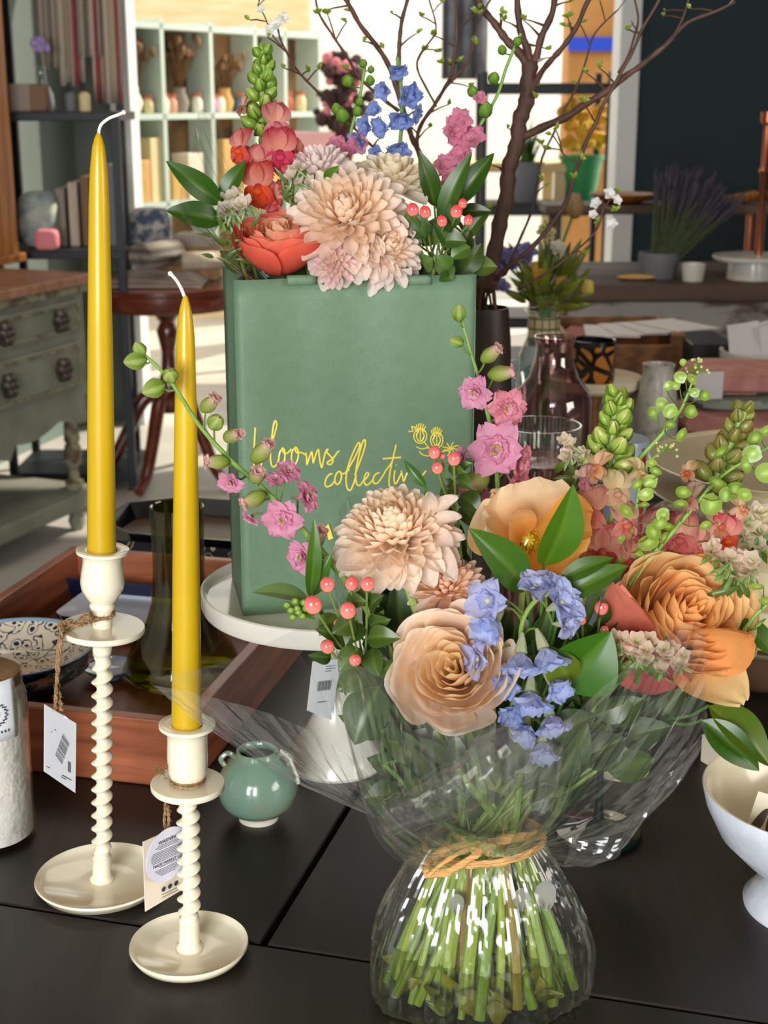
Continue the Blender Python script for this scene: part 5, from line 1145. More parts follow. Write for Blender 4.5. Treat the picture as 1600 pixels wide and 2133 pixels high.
def snap_bloom(par, c, ax, r, col, lip, thr=None, nm='blossom'):
    M_ = basis(ax, (0, 0, 1)); b = B(); thr = thr or mixc(col, C('#f3c9a8'), .6)
    b.ball(c-M_ @ V((0, 0, r*.35)), (r*.36, r*.33, r*.75), 14, 10, M_, colf=lambda p: mixc(C('#dcb9a0'), col, min(1, max(0, .5+p.z/r))))
    b.ball(c+M_ @ V((0, -r*.16, r*.32)), (r*.27, r*.2, r*.2), 12, 8, M_, col=lip)
    for a, l in ((R(60), 1.1), (R(120), 1.1)):
        dd = M_ @ V((math.cos(a)*.9, math.sin(a), .35)); petal(b, c+M_ @ V((0, r*.2, r*.1)), dd, M_ @ V((0, -.2, 1)), r*l*1.2, r*1.25, -1.0, .35, .14, thr, col, .95, (8, 7), .1, rnd(0, 6))
    for a in (R(205), R(270), R(335)):
        dd = M_ @ V((math.cos(a), math.sin(a), .45)); petal(b, c+M_ @ V((0, -r*.15, r*.2)), dd, M_ @ V((0, .2, 1)), r*1.0, r*.95, -1.3, .35, .16, lip, mixc(col, lip, .3), .9, (6, 6), .1, rnd(0, 6))
    return b.out(nm, 'petal', par)
def thing_at(name, label, cat, p, group=None): return thing(name, label, cat, p, group)
# ================================================================== the wrapped bouquet: every flower is a thing of its own
NECK = P(1010, 1752, .888)
BASE0 = T(1000, 2062, 0)
def to_neck(p, foot=None, spread=.012, back=.0):
    """stem path: bloom -> neck -> splayed foot in the water"""
    n = NECK+V((rnd(-spread, spread)*1.6, rnd(-spread, spread), 0))
    a = rnd(PI*.95, 2.05*PI) if rnd(0, 1) < .7 else rnd(0, PI); rr = rnd(.5, 1)
    ft = foot or BASE0+V((math.cos(a)*.067*rr, math.sin(a)*.041*rr, .004+.004*rnd(0, 1)))
    ft = V(ft); md = p.lerp(n, .55)+V((0, .0, -.01))
    return [p, md, n, n.lerp(ft, .5)+V(((ft.x-n.x)*.08, 0, 0)), ft]
BST = 'stems of the wrapped bouquet'
def Q(px, py, Y): return P(px, py, Y)
# --- chrysanthemums
cI, cO, cT = C('#e9b98c'), C('#eedcd0'), C('#f3e6da')
c = Q(826, 1098, .895); k = mpp(c)
t = thing('chrysanthemum', 'large blush cream chrysanthemum facing up at the left of the bouquet', 'flower', c)
mum(c+V((0, 0, -.008)), (-.18, -.42, .9), 124*k, 185, C('#fdddb0'), C('#fff0e0'), C('#fff8ee'), 5, 1.45, 1.7, .30).out('bloom', 'petal', t)
bb = B()
for sx, sy, ex, ey, w in ((900, 1110, 952, 1150, 40), (905, 1130, 950, 1220, 44), (860, 1150, 840, 1190, 40), (760, 1160, 690, 1195, 52), (800, 1160, 790, 1205, 46), (900, 1060, 975, 1038, 30), (893, 1060, 890, 1000, 34), (905, 1080, 978, 1085, 28), (910, 1120, 985, 1130, 26)):
    p0, p1 = Q(sx, sy, .885), Q(ex, ey, .865); petal(bb, p0, p1-p0, V((0, -1, .5)), (p1-p0).length*1.08, w*k, .5, .6, .03, C('#f8e4d2'), C('#fdf0ea'), .8)
bb.out('drooping_petals', 'petal', t); stemtube(to_neck(c+V((0, 0, -.02))), .0028, t, C('#7f9a52'))
c = Q(930, 1232, .90); k = mpp(c)
t = thing('chrysanthemum', 'smaller peach chrysanthemum tucked above the peach rose', 'flower', c)
mum(c, (-.1, -.55, .8), 84*k, 120, C('#fac998'), C('#fde8da'), C('#fff1ea'), 9, 1.3, 1.7, .24).out('bloom', 'petal', t); stemtube(to_neck(c+V((0, 0, -.02))), .0026, t, C('#7f9a52'))
# --- roses
c = Q(948, 1398, .845); k = mpp(c)
t = thing('rose', 'pale peach rose low at the front left of the bouquet', 'flower', c)
rose(t, c+V((0, .012, -.004)), (-.18, -.80, .52), 128*k, C('#ffe6ba'), C('#ffe9d4'), C('#fff6ea'), 4, 10, .42).out('petals', 'petal', t)
b = B(); sepals(b, c+V((.006, .045, -.032)), (-.1, -.7, .6), .01, .03, G1); b.out('sepals', 'leaf', t); stemtube(to_neck(c+V((.006, .045, -.035))), .003, t, C('#6d8c3e'))
c = Q(1432, 1292, .905); k = mpp(c)
t = thing('rose', 'very large orange rose with coral outer petals at the right of the bouquet', 'flower', c)
rose(t, c+V((0, .016, -.004)), (.22, -.74, .62), 150*k, C('#ffd08c'), C('#ffd99c'), C('#fff0c0'), 11, 12, .42).out('petals', 'petal', t)
bb = B(); cor, gold_ = C('#ea7d74'), C('#f0a860')
def opet(sx, sy, ex, ey, w, Y0, Y1, c0, c1, nr=(0, -1, .3), bend=.5, cup=.5):
    p0, p1 = Q(sx, sy, Y0), Q(ex, ey, Y1); petal(bb, p0, p1-p0, V(nr), (p1-p0).length*1.06, w*k, bend, cup, .03, c0, c1, .85, (8, 9))
opet(1380, 1400, 1312, 1190, 120, .90, .885, cor, C('#e58a72'), (-.6, -.7, .2), .35, .5)
opet(1420, 1420, 1290, 1290, 130, .895, .88, C('#c94f55'), C('#dd7866'), (-.5, -.8, .0), .5, .6)
opet(1420, 1380, 1545, 1440, 150, .90, .865, C('#fdbf78'), C('#ffdc9f'), (.2, -.7, .7), -.35, .2)
opet(1440, 1340, 1566, 1300, 140, .90, .885, C('#fdbf78'), C('#f0a25c'), (.7, -.6, .3), .5, .5)
opet(1430, 1240, 1530, 1190, 110, .93, .93, C('#fdbf78'), C('#e58650'), (.4, -.5, .7), .5, .5)
bb.out('outer_petals', 'petal', t)
b = B(); sepals(b, c+V((-.006, .05, -.04)), (.1, -.6, .7), .01, .03, G1); b.out('sepals', 'leaf', t); stemtube(to_neck(c+V((-.006, .05, -.04))), .003, t, C('#6d8c3e'))
# --- poppy
c = Q(1097, 1135, .93); k = mpp(c)
t = thing('poppy', 'pale apricot poppy with yellow stamens at the centre of the bouquet', 'flower', c)
pc0, pc1 = C('#fdbb50'), C('#ffe6be')
def crink(sx, sy, ex, ey, w, Y0, Y1, nr, bend, cup, c0=pc0, c1=pc1, nm='petal'):
    p0, p1 = Q(sx, sy, Y0), Q(ex, ey, Y1); b = B(); x, y, z = frame(p1-p0, V(nr)); L_ = (p1-p0).length; ph = rnd(0, 9); w *= k
    def fn(u, tt):
        uu = u*2-1; ww = w*.5*(math.sin(PI*min(1, tt**.62*.80+.02))**.6); a = bend*tt
        q = p0+x*(uu*ww)+y*(L_*tt*(1-.10*abs(uu)**2+.03*math.sin(uu*9+ph)*tt))+z*(cup*ww*uu*uu+L_*bend*tt*tt*.5+.035*L_*tt*tt*math.sin(uu*11+ph)+.012*L_*tt*math.sin(uu*31+ph*2+tt*5))
        return q
    b.grid(fn, 22, 14, lambda u, tt: mixc(c0, c1, min(1, tt*1.25))); return b.out(nm, 'petal', t)
crink(1090, 1140, 1070, 992, 250, .935, .925, (.1, -.8, .6), .35, .15)
crink(1085, 1135, 985, 1075, 170, .933, .905, (.3, -.7, .6), .3, .3)
crink(1100, 1150, 1246, 1140, 240, .925, .89, (-.3, -.6, .7), .35, .25, pc0, C('#f4b45c'))
crink(1095, 1155, 1150, 1232, 150, .925, .89, (-.1, -.6, .8), .25, .3, pc0, C('#f3b050'))
crink(1088, 1120, 1050, 1060, 80, .92, .905, (.3, -.9, .3), .5, .5, C('#f3a43c'), C('#f3c48c'), 'inner_petal')
b = B(); M_ = basis((0, -.75, .62)); 
for i in range(120):
    a = rnd(0, 6.28); s = rnd(.25, 1)*30*k; h = rnd(.4, 1.0)*26*k; q = c+M_ @ V((math.cos(a)*s, math.sin(a)*s, h)); b.tube([c, c+M_ @ V((math.cos(a)*s*.7, math.sin(a)*s*.7, h*.6)), q], .00035, 3, col=C('#e2b41e')); b.ball(q, (.0011, .0011, .0015), 5, 4, col=C('#f0c818'))
b.out('stamens', 'petal', t)
b = B(); b.ball(c+M_ @ V((0, 0, 14*k)), (15*k, 15*k, 18*k), 16, 10, M_, col=C('#b7b62e'))
for i in range(9):
    a = 2*PI*i/9; b.tube([c+M_ @ V((0, 0, 33*k)), c+M_ @ V((math.cos(a)*14*k, math.sin(a)*14*k, 27*k))], .0011, 5, col=C('#e7d84a'))
b.out('seed_head', 'berry', t); stemtube(to_neck(c+V((0, .004, -.002))), .0022, t, C('#7f9a52'))
# --- larkspur, left
LP, LP2, LG = C('#dd8fb4'), C('#f0c4d2'), C('#8fae4c')
def larkspur(label, path, items, stem_r=.0021, tail=None):
    pts = [Q(x, y, Y) for x, y, Y in path]; t = thing('larkspur', label, 'flower', pts[-1], None)
    full = smooth_path(pts, 8); rad = [stem_r*(.5+.7*i/len(full)) for i in range(len(full))]
    B().tube(full, rad, 8, col=C('#7b9c48')).out('stem', 'stem', t)
    tn = to_neck(pts[-1]); stemtube(tn, stem_r*1.2, t, C('#7f9a52'), 'lower_stem')
    for kind, x, y, Y, r, ax in items:
        p = Q(x, y, Y); j = min(full, key=lambda q: (q-p-V((0, 0, -.012))).length); kk = mpp(p); r *= kk*1.28; b = B()
        axv = V(ax).normalized(); q0 = p-axv*r*.45
        b.tube(smooth_path([j, j.lerp(q0, .5)+V((0, 0, -.002)), q0], 4), .0007, 6, col=C('#86a550'))
        if kind == 'g': bud(b, p-axv*r*.9, axv, r*1.9, r*.72, C('#7fa035'), C('#c3cf7a'), C('#dde2a0'))
        elif kind == 'p': bud(b, p-axv*r*1.0, axv, r*1.9, r*.52, C('#9ab04a'), C('#f0c4bc'), C('#86a03c'), .2); blossom(b, p+axv*r*.35, axv, r*.8, C('#e6b0b4'), C('#efd3c4'), 5, False, .15, .5, .6)
        else:
            col = LP if kind == 'b' else C('#e2879a'); blossom(b, p, axv, r, col, LP2, 6, True, .10, .25, 1.2); blossom(b, p+axv*r*.12, axv, r*.4, LP2, col, 5, False, .1, .4, .6)
            for i in range(9): a = rnd(0, 6.3); M_ = basis(axv); q = p+M_ @ V((math.cos(a)*r*.13, math.sin(a)*r*.13, r*.32)); b.ball(q, r*.05, 5, 4, col=C('#c9b23a')); b.tube([p, q], r*.015, 3, col=C('#8a8a3a'))
            b.tube([p-axv*r*.1, p-axv*r*.5, p-axv*r*.9+V((0, 0, .002))], [r*.16, r*.1, r*.04], 7, col=mixc(LP, LG, .5))
        b.out('bud' if kind in 'gp' else 'blossom', 'petal', t)
    return t
larkspur('pink larkspur spray arching left across the shorter candle', [(300, 738, .90), (352, 790, .90), (415, 885, .90), (480, 958, .90), (550, 1020, .90), (612, 1082, .895), (680, 1160, .89), (760, 1260, .888)],
 [('g', 291, 729, .90, 15, (-.3, -.3, .8)), ('g', 284, 751, .898, 20, (-1, -.2, -.1)), ('g', 355, 782, .897, 17, (.1, -.8, .5)), ('g', 322, 808, .895, 21, (-.9, -.3, -.3)), ('p', 436, 842, .895, 22, (.6, -.4, .6)),
  ('g', 449, 880, .895, 18, (.4, -.6, .5)), ('p', 484, 908, .893, 22, (.6, -.6, .3)), ('p', 452, 962, .893, 22, (-.8, -.4, .1)), ('b', 482, 1002, .888, 25, (-.3, -.9, -.3)), ('p', 545, 942, .893, 26, (.6, -.3, .7)),
  ('p', 535, 990, .892, 24, (.2, -.7, .5)), ('b', 600, 985, .893, 25, (.4, -.5, .7)), ('b', 635, 1035, .888, 32, (.8, -.4, .3)), ('b', 590, 1080, .878, 36, (-.1, -1, .1)), ('p', 528, 1040, .888, 24, (-.7, -.4, -.2)), ('b', 524, 1078, .886, 20, (-.5, -.5, -.6)),
  ('b', 632, 1160, .885, 32, (-.5, -.7, .1)), ('p', 660, 1120, .888, 26, (.3, -.5, .6)), ('b', 575, 1000, .895, 20, (.0, -.5, .8))])
larkspur('upright pink larkspur spike in front of the right side of the bag', [(955, 640, .965), (968, 690, .965), (992, 770, .965), (1008, 830, .965), (1024, 900, .965), (1035, 985, .96), (1040, 1100, .95)],
 [('g', 956, 653, .96, 16, (.0, -.3, 1)), ('g', 953, 712, .96, 13, (-.9, -.2, .3)), ('p', 1022, 738, .958, 22, (.6, -.4, .6)), ('p', 1044, 778, .957, 24, (.9, -.3, .2)), ('b', 990, 815, .95, 32, (-.3, -.9, -.2)), ('r', 1054, 848, .95, 36, (.2, -.95, .0)),
  ('b', 1032, 935, .94, 50, (.0, -1, .15)), ('r', 1078, 965, .95, 38, (.8, -.5, -.1)), ('p', 990, 1005, .945, 34, (-.5, -.6, -.2)), ('b', 1005, 1020, .95, 26, (-.3, -.6, -.6)), ('r', 1075, 1010, .95, 28, (.5, -.7, -.3)), ('b', 965, 955, .955, 22, (-.9, -.4, .3))], .0016)
# --- delphinium
t = None
DB, DV = C('#7f9fe4'), C('#a9a4dc')
c = Q(1085, 1345, .86); t = thing('delphinium', 'pale blue delphinium cluster hanging between the two roses', 'flower', c)
st_ = smooth_path([Q(1170, 1205, .875), Q(1100, 1270, .865), Q(1085, 1345, .862), Q(1110, 1440, .862), Q(1090, 1560, .88)], 6); B().tube(st_, .0016, 8, col=C('#7f9a48')).out('stem', 'stem', t); stemtube(to_neck(Q(1090, 1550, .88)), .0022, t, C('#7f9a52'), 'lower_stem')
for x, y, r, ax, Y in ((1018, 1250, 50, (-.4, -.9, .2), .845), (1030, 1290, 46, (-.5, -.8, -.3), .85), (1115, 1225, 44, (0, -.4, .9), .86), (1165, 1258, 52, (.6, -.6, .6), .85), (1150, 1225, 38, (.4, -.4, .8), .86), (1000, 1372, 42, (-.8, -.6, 0), .845), (1085, 1360, 46, (-.1, -.6, -.8), .842),
                     (1132, 1350, 46, (.3, -.6, -.8), .845), (1105, 1440, 46, (-.1, -.7, -.7), .845), (1145, 1490, 42, (.2, -.7, -.7), .85), (1130, 1545, 38, (0, -.6, -.8), .856), (1175, 1300, 38, (.7, -.6, .2), .855), (1060, 1410, 38, (-.3, -.8, -.3), .85), (1075, 1475, 36, (-.4, -.8, -.4), .852), (1150, 1420, 36, (.5, -.8, -.4), .85), (1095, 1510, 36, (-.2, -.8, -.5), .856)):
    p = Q(x, y, Y); r *= mpp(p); axv = V(ax).normalized(); b = B(); op_ = .62 if axv.z < -.1 else 1.1; r *= 1.35 if axv.z < -.1 else 1.08
    col = mixc(DB, DV, rnd(0, .55)); blossom(b, p, axv, r, mixc(col, C('#ffffff'), .12), C('#e6e2ee'), 5, True, .12, .35, op_, tint=.3)
    j = min(st_, key=lambda q: (q-p).length); q0 = p-axv*r*.7; b.tube([p, p-axv*r*.35, q0], [r*.22, r*.16, r*.06], 8, col=C('#c3c9a4')); b.tube(smooth_path([q0, q0.lerp(j, .5)+V((0, 0, .003)), j], 4), .0008, 6, col=C('#7f9a48'))
    b.ball(p+axv*r*.12, r*.12, 8, 6, col=C('#dfe3c0')); b.out('blossom', 'petal', t)
# --- hypericum berries
def hyper(label, root, berries, leaves, bunch=None):
    rp_ = Q(*root); t = thing('hypericum_sprig', label, 'berries', rp_); stemtube(to_neck(rp_), .0016, t, C('#6f7f3a'))
    for x, y, Y, r in berries:
        p = Q(x, y, Y); r *= mpp(p); axv = (p-rp_).normalized(); axv = (axv+V((rnd(-.3, .3), -.2, .5))).normalized()
        B().tube(smooth_path([rp_, rp_.lerp(p, .55)+V((0, 0, -.004)), p-axv*r], 5), .0008, 6, col=C('#6f7f3a')).out('twig', 'stem', t); berry(t, p, axv, r)
    for x, y, ex, ey, w, Y in leaves:
        b = B(); leaf(b, Q(x, y, Y+.01), Q(ex, ey, Y), w*mpp(Q(x, y, Y)), V((rnd(-.5, .5), -1, rnd(.2, .9))), .2, .15, mixc(C('#2f5427'), C('#55803c'), rnd(0, .7))); b.out('leaf', 'leaf', t)
    return t
t = hyper('coral hypericum berries in round dark leaves at the lower left of the bouquet', (760, 1400, .885),
 [(682, 1218, .858, 18), (733, 1216, .862, 17), (766, 1217, .855, 17), (652, 1260, .85, 22), (725, 1272, .848, 20), (682, 1347, .848, 17), (740, 1375, .845, 15), (706, 1300, .868, 13)],
 [(740, 1290, 690, 1320, 50, .86), (755, 1300, 720, 1345, 52, .862), (770, 1270, 800, 1240, 44, .86), (765, 1330, 835, 1330, 50, .86), (750, 1350, 705, 1400, 50, .86), (775, 1350, 790, 1410, 50, .862), (720, 1260, 765, 1255, 44, .858), (760, 1390, 700, 1440, 60, .86), (700, 1330, 655, 1310, 34, .86),
  (690, 1370, 640, 1365, 30, .858), (735, 1240, 790, 1265, 40, .865), (750, 1330, 740, 1280, 50, .87), (780, 1400, 830, 1370, 44, .865), (730, 1400, 720, 1450, 50, .858), (700, 1280, 665, 1325, 44, .865), (770, 1300, 815, 1290, 40, .868), (715, 1350, 675, 1290, 40, .872), (790, 1330, 800, 1270, 46, .875)])
for i in range(9):
    x, y = [(598, 1255), (614, 1247), (632, 1250), (606, 1266), (622, 1262), (640, 1262), (612, 1280), (628, 1278), (622, 1270)][i]; p = Q(x, y, .852); b = B(); bud(b, p-V((0, 0, .003)), V((rnd(-.4, .4), -.5, .8)), 15*mpp(p), 7.5*mpp(p), C('#6f9130'), C('#93ad45')); b.tube([p, Q(655, 1290, .862)], .0006, 5, col=C('#6f9130')); b.out('green_bud', 'leaf', t)
hyper('coral hypericum berries in front of the gold flower emblem on the bag', (950, 1070, .915), [(905, 943, .905, 15), (946, 956, .90, 16), (911, 975, .90, 14), (921, 950, .915, 8)],
 [(945, 1000, 985, 1020, 40, .91), (950, 1010, 915, 1030, 40, .91), (960, 1030, 1000, 1070, 50, .915), (940, 985, 985, 965, 34, .915), (940, 1040, 905, 1060, 44, .92), (955, 1060, 1010, 1110, 56, .93), (935, 970, 972, 985, 26, .905), (945, 1060, 920, 1110, 56, .93)])
hyper('coral berries half hidden between the blue delphinium and the orange rose', (1230, 1420, .90), [(1253, 1266, .875, 17), (1210, 1291, .872, 13), (1259, 1313, .875, 11), (1192, 1262, .878, 15)],
 [(1235, 1330, 1200, 1290, 40, .89), (1240, 1320, 1290, 1290, 44, .89), (1225, 1340, 1180, 1330, 40, .89), (1245, 1350, 1300, 1340, 50, .895)])
# --- ruscus leaves
def ruscus(label, root, lv):
    rp_ = Q(*root); t = thing('ruscus_sprig', label, 'foliage', rp_); stemtube(to_neck(rp_), .0017, t, C('#4f7a2c'))
    for bx, by, ex, ey, w, Y0, Y1, nr, col in lv:
        p0, p1 = Q(bx, by, Y0), Q(ex, ey, Y1); b = B(); leaf(b, p0, p1, w*mpp(p0), V(nr), .16, .08, C(col), (8, 14)); b.tube(smooth_path([rp_, rp_.lerp(p0, .6)+V((0, 0, -.003)), p0], 4), .0011, 6, col=C('#4f7a2c')); b.out('leaf', 'leaf', t)
    return t
ruscus('glossy green leaves standing up at the left edge of the bouquet', (720, 1330, .885), [(645, 1245, 654, 1078, 34, .875, .87, (.3, -1, .1), '#3b7420'), (652, 1240, 692, 1150, 36, .88, .875, (-.2, -1, .2), '#3f7a24'), (645, 1250, 524, 1234, 46, .872, .86, (0, -.55, .9), '#5f8f5f')])
ruscus('bright green leaf pair crossing the apricot poppy', (1120, 1420, .89), [(1132, 1180, 1194, 1008, 92, .88, .86, (.35, -1, .1), '#447f1c'), (1098, 1228, 976, 1100, 84, .875, .85, (-.1, -.8, .6), '#3c7420')])
ruscus('narrow green leaves pointing right between poppy and orange rose', (1120, 1440, .89), [(1165, 1210, 1280, 1162, 44, .87, .87, (0, -.7, .7), '#3a6c1e'), (1172, 1248, 1310, 1178, 58, .868, .868, (0, -.7, .7), '#44762a')])
ruscus('broad green leaf with a tiny hole below the blue delphinium', (1120, 1560, .885), [(1165, 1430, 1274, 1314, 150, .862, .855, (.2, -1, .15), '#35751c'), (1190, 1420, 1140, 1345, 76, .855, .85, (0, -1, .1), '#55781a')])
ruscus('large dark green leaves drooping out at the right edge of the bouquet', (1380, 1500, .90), [(1476, 1470, 1606, 1598, 92, .88, .865, (.3, -.7, .7), '#47701a'), (1462, 1500, 1582, 1606, 72, .872, .862, (.1, -.9, .4), '#2c5f18'), (1540, 1290, 1620, 1372, 50, .92, .90, (.1, -.8, .5), '#3c6d22')])
ruscus('dark leaf standing behind the coral berries at the left', (860, 1430, .90), [(838, 1345, 822, 1205, 66, .905, .90, (.2, -1, .1), '#23482a'), (888, 1015, 842, 958, 24, .91, .915, (-.3, -1, .2), '#2f6a24')])
ruscus('broad dark leaf low on the left below the berries', (800, 1590, .885), [(790, 1430, 738, 1552, 100, .862, .85, (-.3, -1, .2), '#2e5726'), (860, 1560, 930, 1640, 70, .88, .87, (0, -1, .3), '#2a4d26')])
# inner foliage
random.seed(21)
def filler(label, x0, x1, y0, y1, n, Y0, Y1, cA, cB):
    t = thing('leaf_filler', label, 'foliage', Q((x0+x1)/2, 1600, .90)); stemtube(to_neck(Q((x0+x1)/2, 1600, .90)), .002, t); k = 0
    while k < n:
        x, y = rnd(x0, x1), rnd(y0, y1)
        if y > 1470 and abs(x-1010) > (1800-y)*1.25: continue
        if 1010 < x < 1230 and y < 1290: continue
        Y = rnd(Y0, Y1)
        if 1270 < x and y < 1480: Y = rnd(.95, .98)
        if 800 < x < 1060 and y < 1500: Y = rnd(.92, .96)
        ang_ = math.atan2(y-1760, x-1010)+rnd(-.7, .7); L_ = rnd(60, 115); b = B(); k += 1
        leaf(b, Q(x, y, Y), Q(x+math.cos(ang_)*L_, y+math.sin(ang_)*L_, Y+rnd(-.02, .01)), rnd(44, 80)*mpp(Q(x, y, Y)), V((rnd(-.6, .6), -1, rnd(-.1, .9))), .2, .12, mixc(C(cA), C(cB), rnd(0, 1)), (4, 7)); b.out('leaf', 'leaf', t)
    return t
filler('dark green foliage packed among the stems low inside the clear wrapping', 790, 1380, 1440, 1700, 96, .865, .925, '#24432a', '#47703c')
t = filler('dark green foliage filling the gaps between the large flowers', 760, 1440, 1180, 1480, 80, .885, .95, '#1f3f22', '#44703a')
b = B()
for i in range(46):
    x = rnd(820, 1400); y = rnd(1250, 1500); p = Q(x, y, rnd(.89, .94)); b.tube(smooth_path([p, p.lerp(NECK, .5)+V((rnd(-.01, .01), 0, 0)), NECK+V((rnd(-.014, .014), rnd(-.01, .01), .004))], 3), .0011, 5, col=mixc(G1, G2, rnd(0, 1)))
b.out('thin_stems', 'stem', t)
# --- snapdragons
SG = (C('#7ba32e'), C('#b9c763'), C('#d9b98a'))
t = thing('snapdragon', 'snapdragon with a fresh green bud spike above salmon blooms', 'flower', Q(1290, 1250, .94)); stemtube(to_neck(Q(1262, 1200, .945)), .0024, t)
snap_spike(t, Q(1290, 808, .965), Q(1262, 1010, .955), 118*mpp(Q(1280, 900, .96)), 24, SG, seed=3)
for x, y, r, ax, col, lip in ((1245, 975, 30, (-.7, -.5, .6), '#d9b08a', '#e08a55'), (1222, 1000, 26, (-.9, -.4, .2), '#b98a90', '#c47a80'), (1285, 1025, 36, (.1, -.9, .3), '#c9c08a', '#d8a58a'), (1232, 1065, 42, (-.5, -.8, .2), '#d08a78', '#c96a55'), (1330, 985, 28, (.7, -.5, .6), '#cfc88a', '#e3b98a'),
                            (1300, 1090, 40, (.4, -.8, .3), '#d99a98', '#dd7a60'), (1255, 1150, 46, (-.2, -.9, 0), '#c9605e', '#d0503e'), (1310, 1170, 42, (.3, -.9, .0), '#c5585c', '#cf4a3c'), (1215, 1185, 36, (-.4, -.8, -.1), '#c26060', '#d0604a')):
    p = Q(x, y, .93); snap_bloom(t, p, ax, r*mpp(p), C(col), C(lip))
t = thing('snapdragon', 'snapdragon with a brownish bud tip and dusky pink blooms at the right', 'flower', Q(1440, 1250, .96)); stemtube(to_neck(Q(1450, 1180, .955)), .0024, t)
snap_spike(t, Q(1558, 838, .975), Q(1480, 1030, .965), 108*mpp(Q(1500, 930, .97)), 22, (C('#7f8f3a'), C('#9a8a52'), C('#a86a5a')), brown=1, seed=5)
for x, y, r, ax, col, lip in ((1435, 985, 22, (-.5, -.6, .6), '#b9a070', '#c46a4a'), (1440, 1040, 30, (-.7, -.5, .4), '#b5988a', '#c87a70'), (1495, 1095, 34, (.5, -.7, .5), '#e8c9a8', '#d9785a'), (1420, 1120, 42, (-.4, -.8, .3), '#c4706e', '#b95a52'), (1455, 1135, 36, (.4, -.8, .3), '#cf8078', '#d0786a'),
                            (1510, 1120, 40, (.3, -.9, .1), '#d9586e', '#ee6a2a'), (1370, 1110, 40, (-.3, -.8, .4), '#a84e58', '#b04a48'), (1475, 1165, 32, (.2, -.9, .0), '#b96a78', '#c9604e'), (1540, 1060, 26, (.6, -.5, .5), '#ecc9a4', '#e39a78')):
    p = Q(x, y, .94); snap_bloom(t, p, ax, r*mpp(p), C(col), C(lip))
# --- pennycress with flat round pods
def penny(label, path, pods, seedtip=True, root=(1270, 1350, .90)):
    pts = [Q(*p) for p in path]; full = smooth_path(pts, 8); t = thing('pennycress_stem', label, 'foliage', pts[-1])
    B().tube(full, [.0007+.0013*i/len(full) for i in range(len(full))], 8, col=C('#7fa944')).out('stem', 'stem', t); stemtube(to_neck(pts[-1]), .0017, t, C('#7f9a48'), 'lower_stem')
    for x, y, r in pods:
        p = Q(x, y, pts[len(pts)//2].y-.012+rnd(-.008, .012)); r *= mpp(p)*.88; j = min(full, key=lambda q: (q-p-V((0, 0, -.01))).length); b = B()
        nr = V((rnd(-1.1, 1.1), -1, rnd(-1, 1))).normalized(); M_ = basis(nr, (rnd(-1, 1), .1, 1)); cg = mixc(C('#6f8c34'), C('#97ad4e'), rnd(0, 1))
        def fn(u, v_):
            a = u*2*PI; rr = r*v_*(1 if abs(math.cos(a/2)) < .985 or v_ < .9 else .8); return p+M_ @ V((rr*math.cos(a)*1.05, rr*math.sin(a)*.88, r*.16*math.exp(-(v_*2.2)**2)+r*.06*math.sin(a*2)*v_))
        b.grid(fn, 20, 6, lambda u, v_: mixc(C('#93ba4a'), cg, min(1, v_*1.3)) if v_ > .52 else mixc(C('#b7d470'), C('#7da036'), v_*1.6))
        e = p-M_ @ V((r*.8, 0, 0)) if (p-M_ @ V((r*.8, 0, 0))-j).length < (p+M_ @ V((r*.8, 0, 0))-j).length else p+M_ @ V((r*.8, 0, 0))
        b.tube(smooth_path([j, j.lerp(e, .5)+V((0, 0, -.002)), e], 4), .0004, 5, col=C('#5f7a30')); b.out('seed_pod', 'leaf', t)
    if seedtip:
        b = B(); d = (full[0]-full[4]).normalized()
        for i in range(14):
            e = full[0]+V((rnd(-.008, .008), rnd(-.006, .002), rnd(-.006, .007))); b.tube([full[2], full[0].lerp(e, .5), e], .0003, 4, col=C('#7fa944')); b.ball(e, .0011, 6, 4, col=C('#dfe0a0'))
        b.out('tiny_florets', 'petal', t)
penny('tallest pennycress stem of round green pods at the right', [(1452, 768, .955), (1420, 850, .955), (1378, 905, .955), (1325, 965, .955), (1290, 1030, .95)],
 [(1423, 755, 10), (1418, 786, 16), (1442, 790, 16), (1393, 803, 13), (1408, 803, 12), (1378, 842, 19), (1361, 860, 18), (1397, 856, 19), (1440, 857, 19), (1396, 884, 15), (1447, 818, 13), (1468, 823, 16), (1421, 905, 19)])
penny('short pennycress stem of green pods in front of the blue tin', [(1388, 932, .94), (1345, 975, .94), (1325, 1060, .935), (1312, 1140, .93), (1285, 1220, .925), (1262, 1290, .92)],
 [(1357, 965, 14), (1366, 982, 16), (1355, 1003, 19), (1328, 1010, 17), (1347, 1030, 19), (1305, 1065, 22), (1342, 1052, 14), (1382, 1073, 20), (1375, 1090, 18), (1308, 1108, 17), (1362, 1108, 24), (1352, 1130, 26), (1330, 1155, 20), (1292, 1120, 16), (1290, 1165, 13), (1336, 1160, 18)])
penny('long pennycress stem of large green pods leaning to the right edge', [(1612, 925, .945), (1560, 955, .945), (1500, 995, .945), (1450, 1050, .94), (1400, 1110, .935), (1365, 1150, .93), (1310, 1220, .92)],
 [(1572, 913, 20), (1596, 897, 20), (1502, 943, 24), (1568, 945, 24), (1556, 968, 22), (1598, 985, 28), (1495, 1005, 24), (1482, 1050, 28), (1530, 1022, 26), (1552, 1030, 20), (1424, 1025, 20), (1418, 1050, 20), (1490, 1050, 22), (1470, 1095, 16), (1390, 1095, 20), (1384, 1120, 18), (1512, 1030, 20)], False)
penny('low pennycress stem of pods at the right of the orange rose', [(1605, 1255, .91), (1580, 1275, .91), (1560, 1300, .91), (1530, 1340, .91)], [(1578, 1222, 18), (1596, 1252, 18), (1582, 1300, 22)], False)
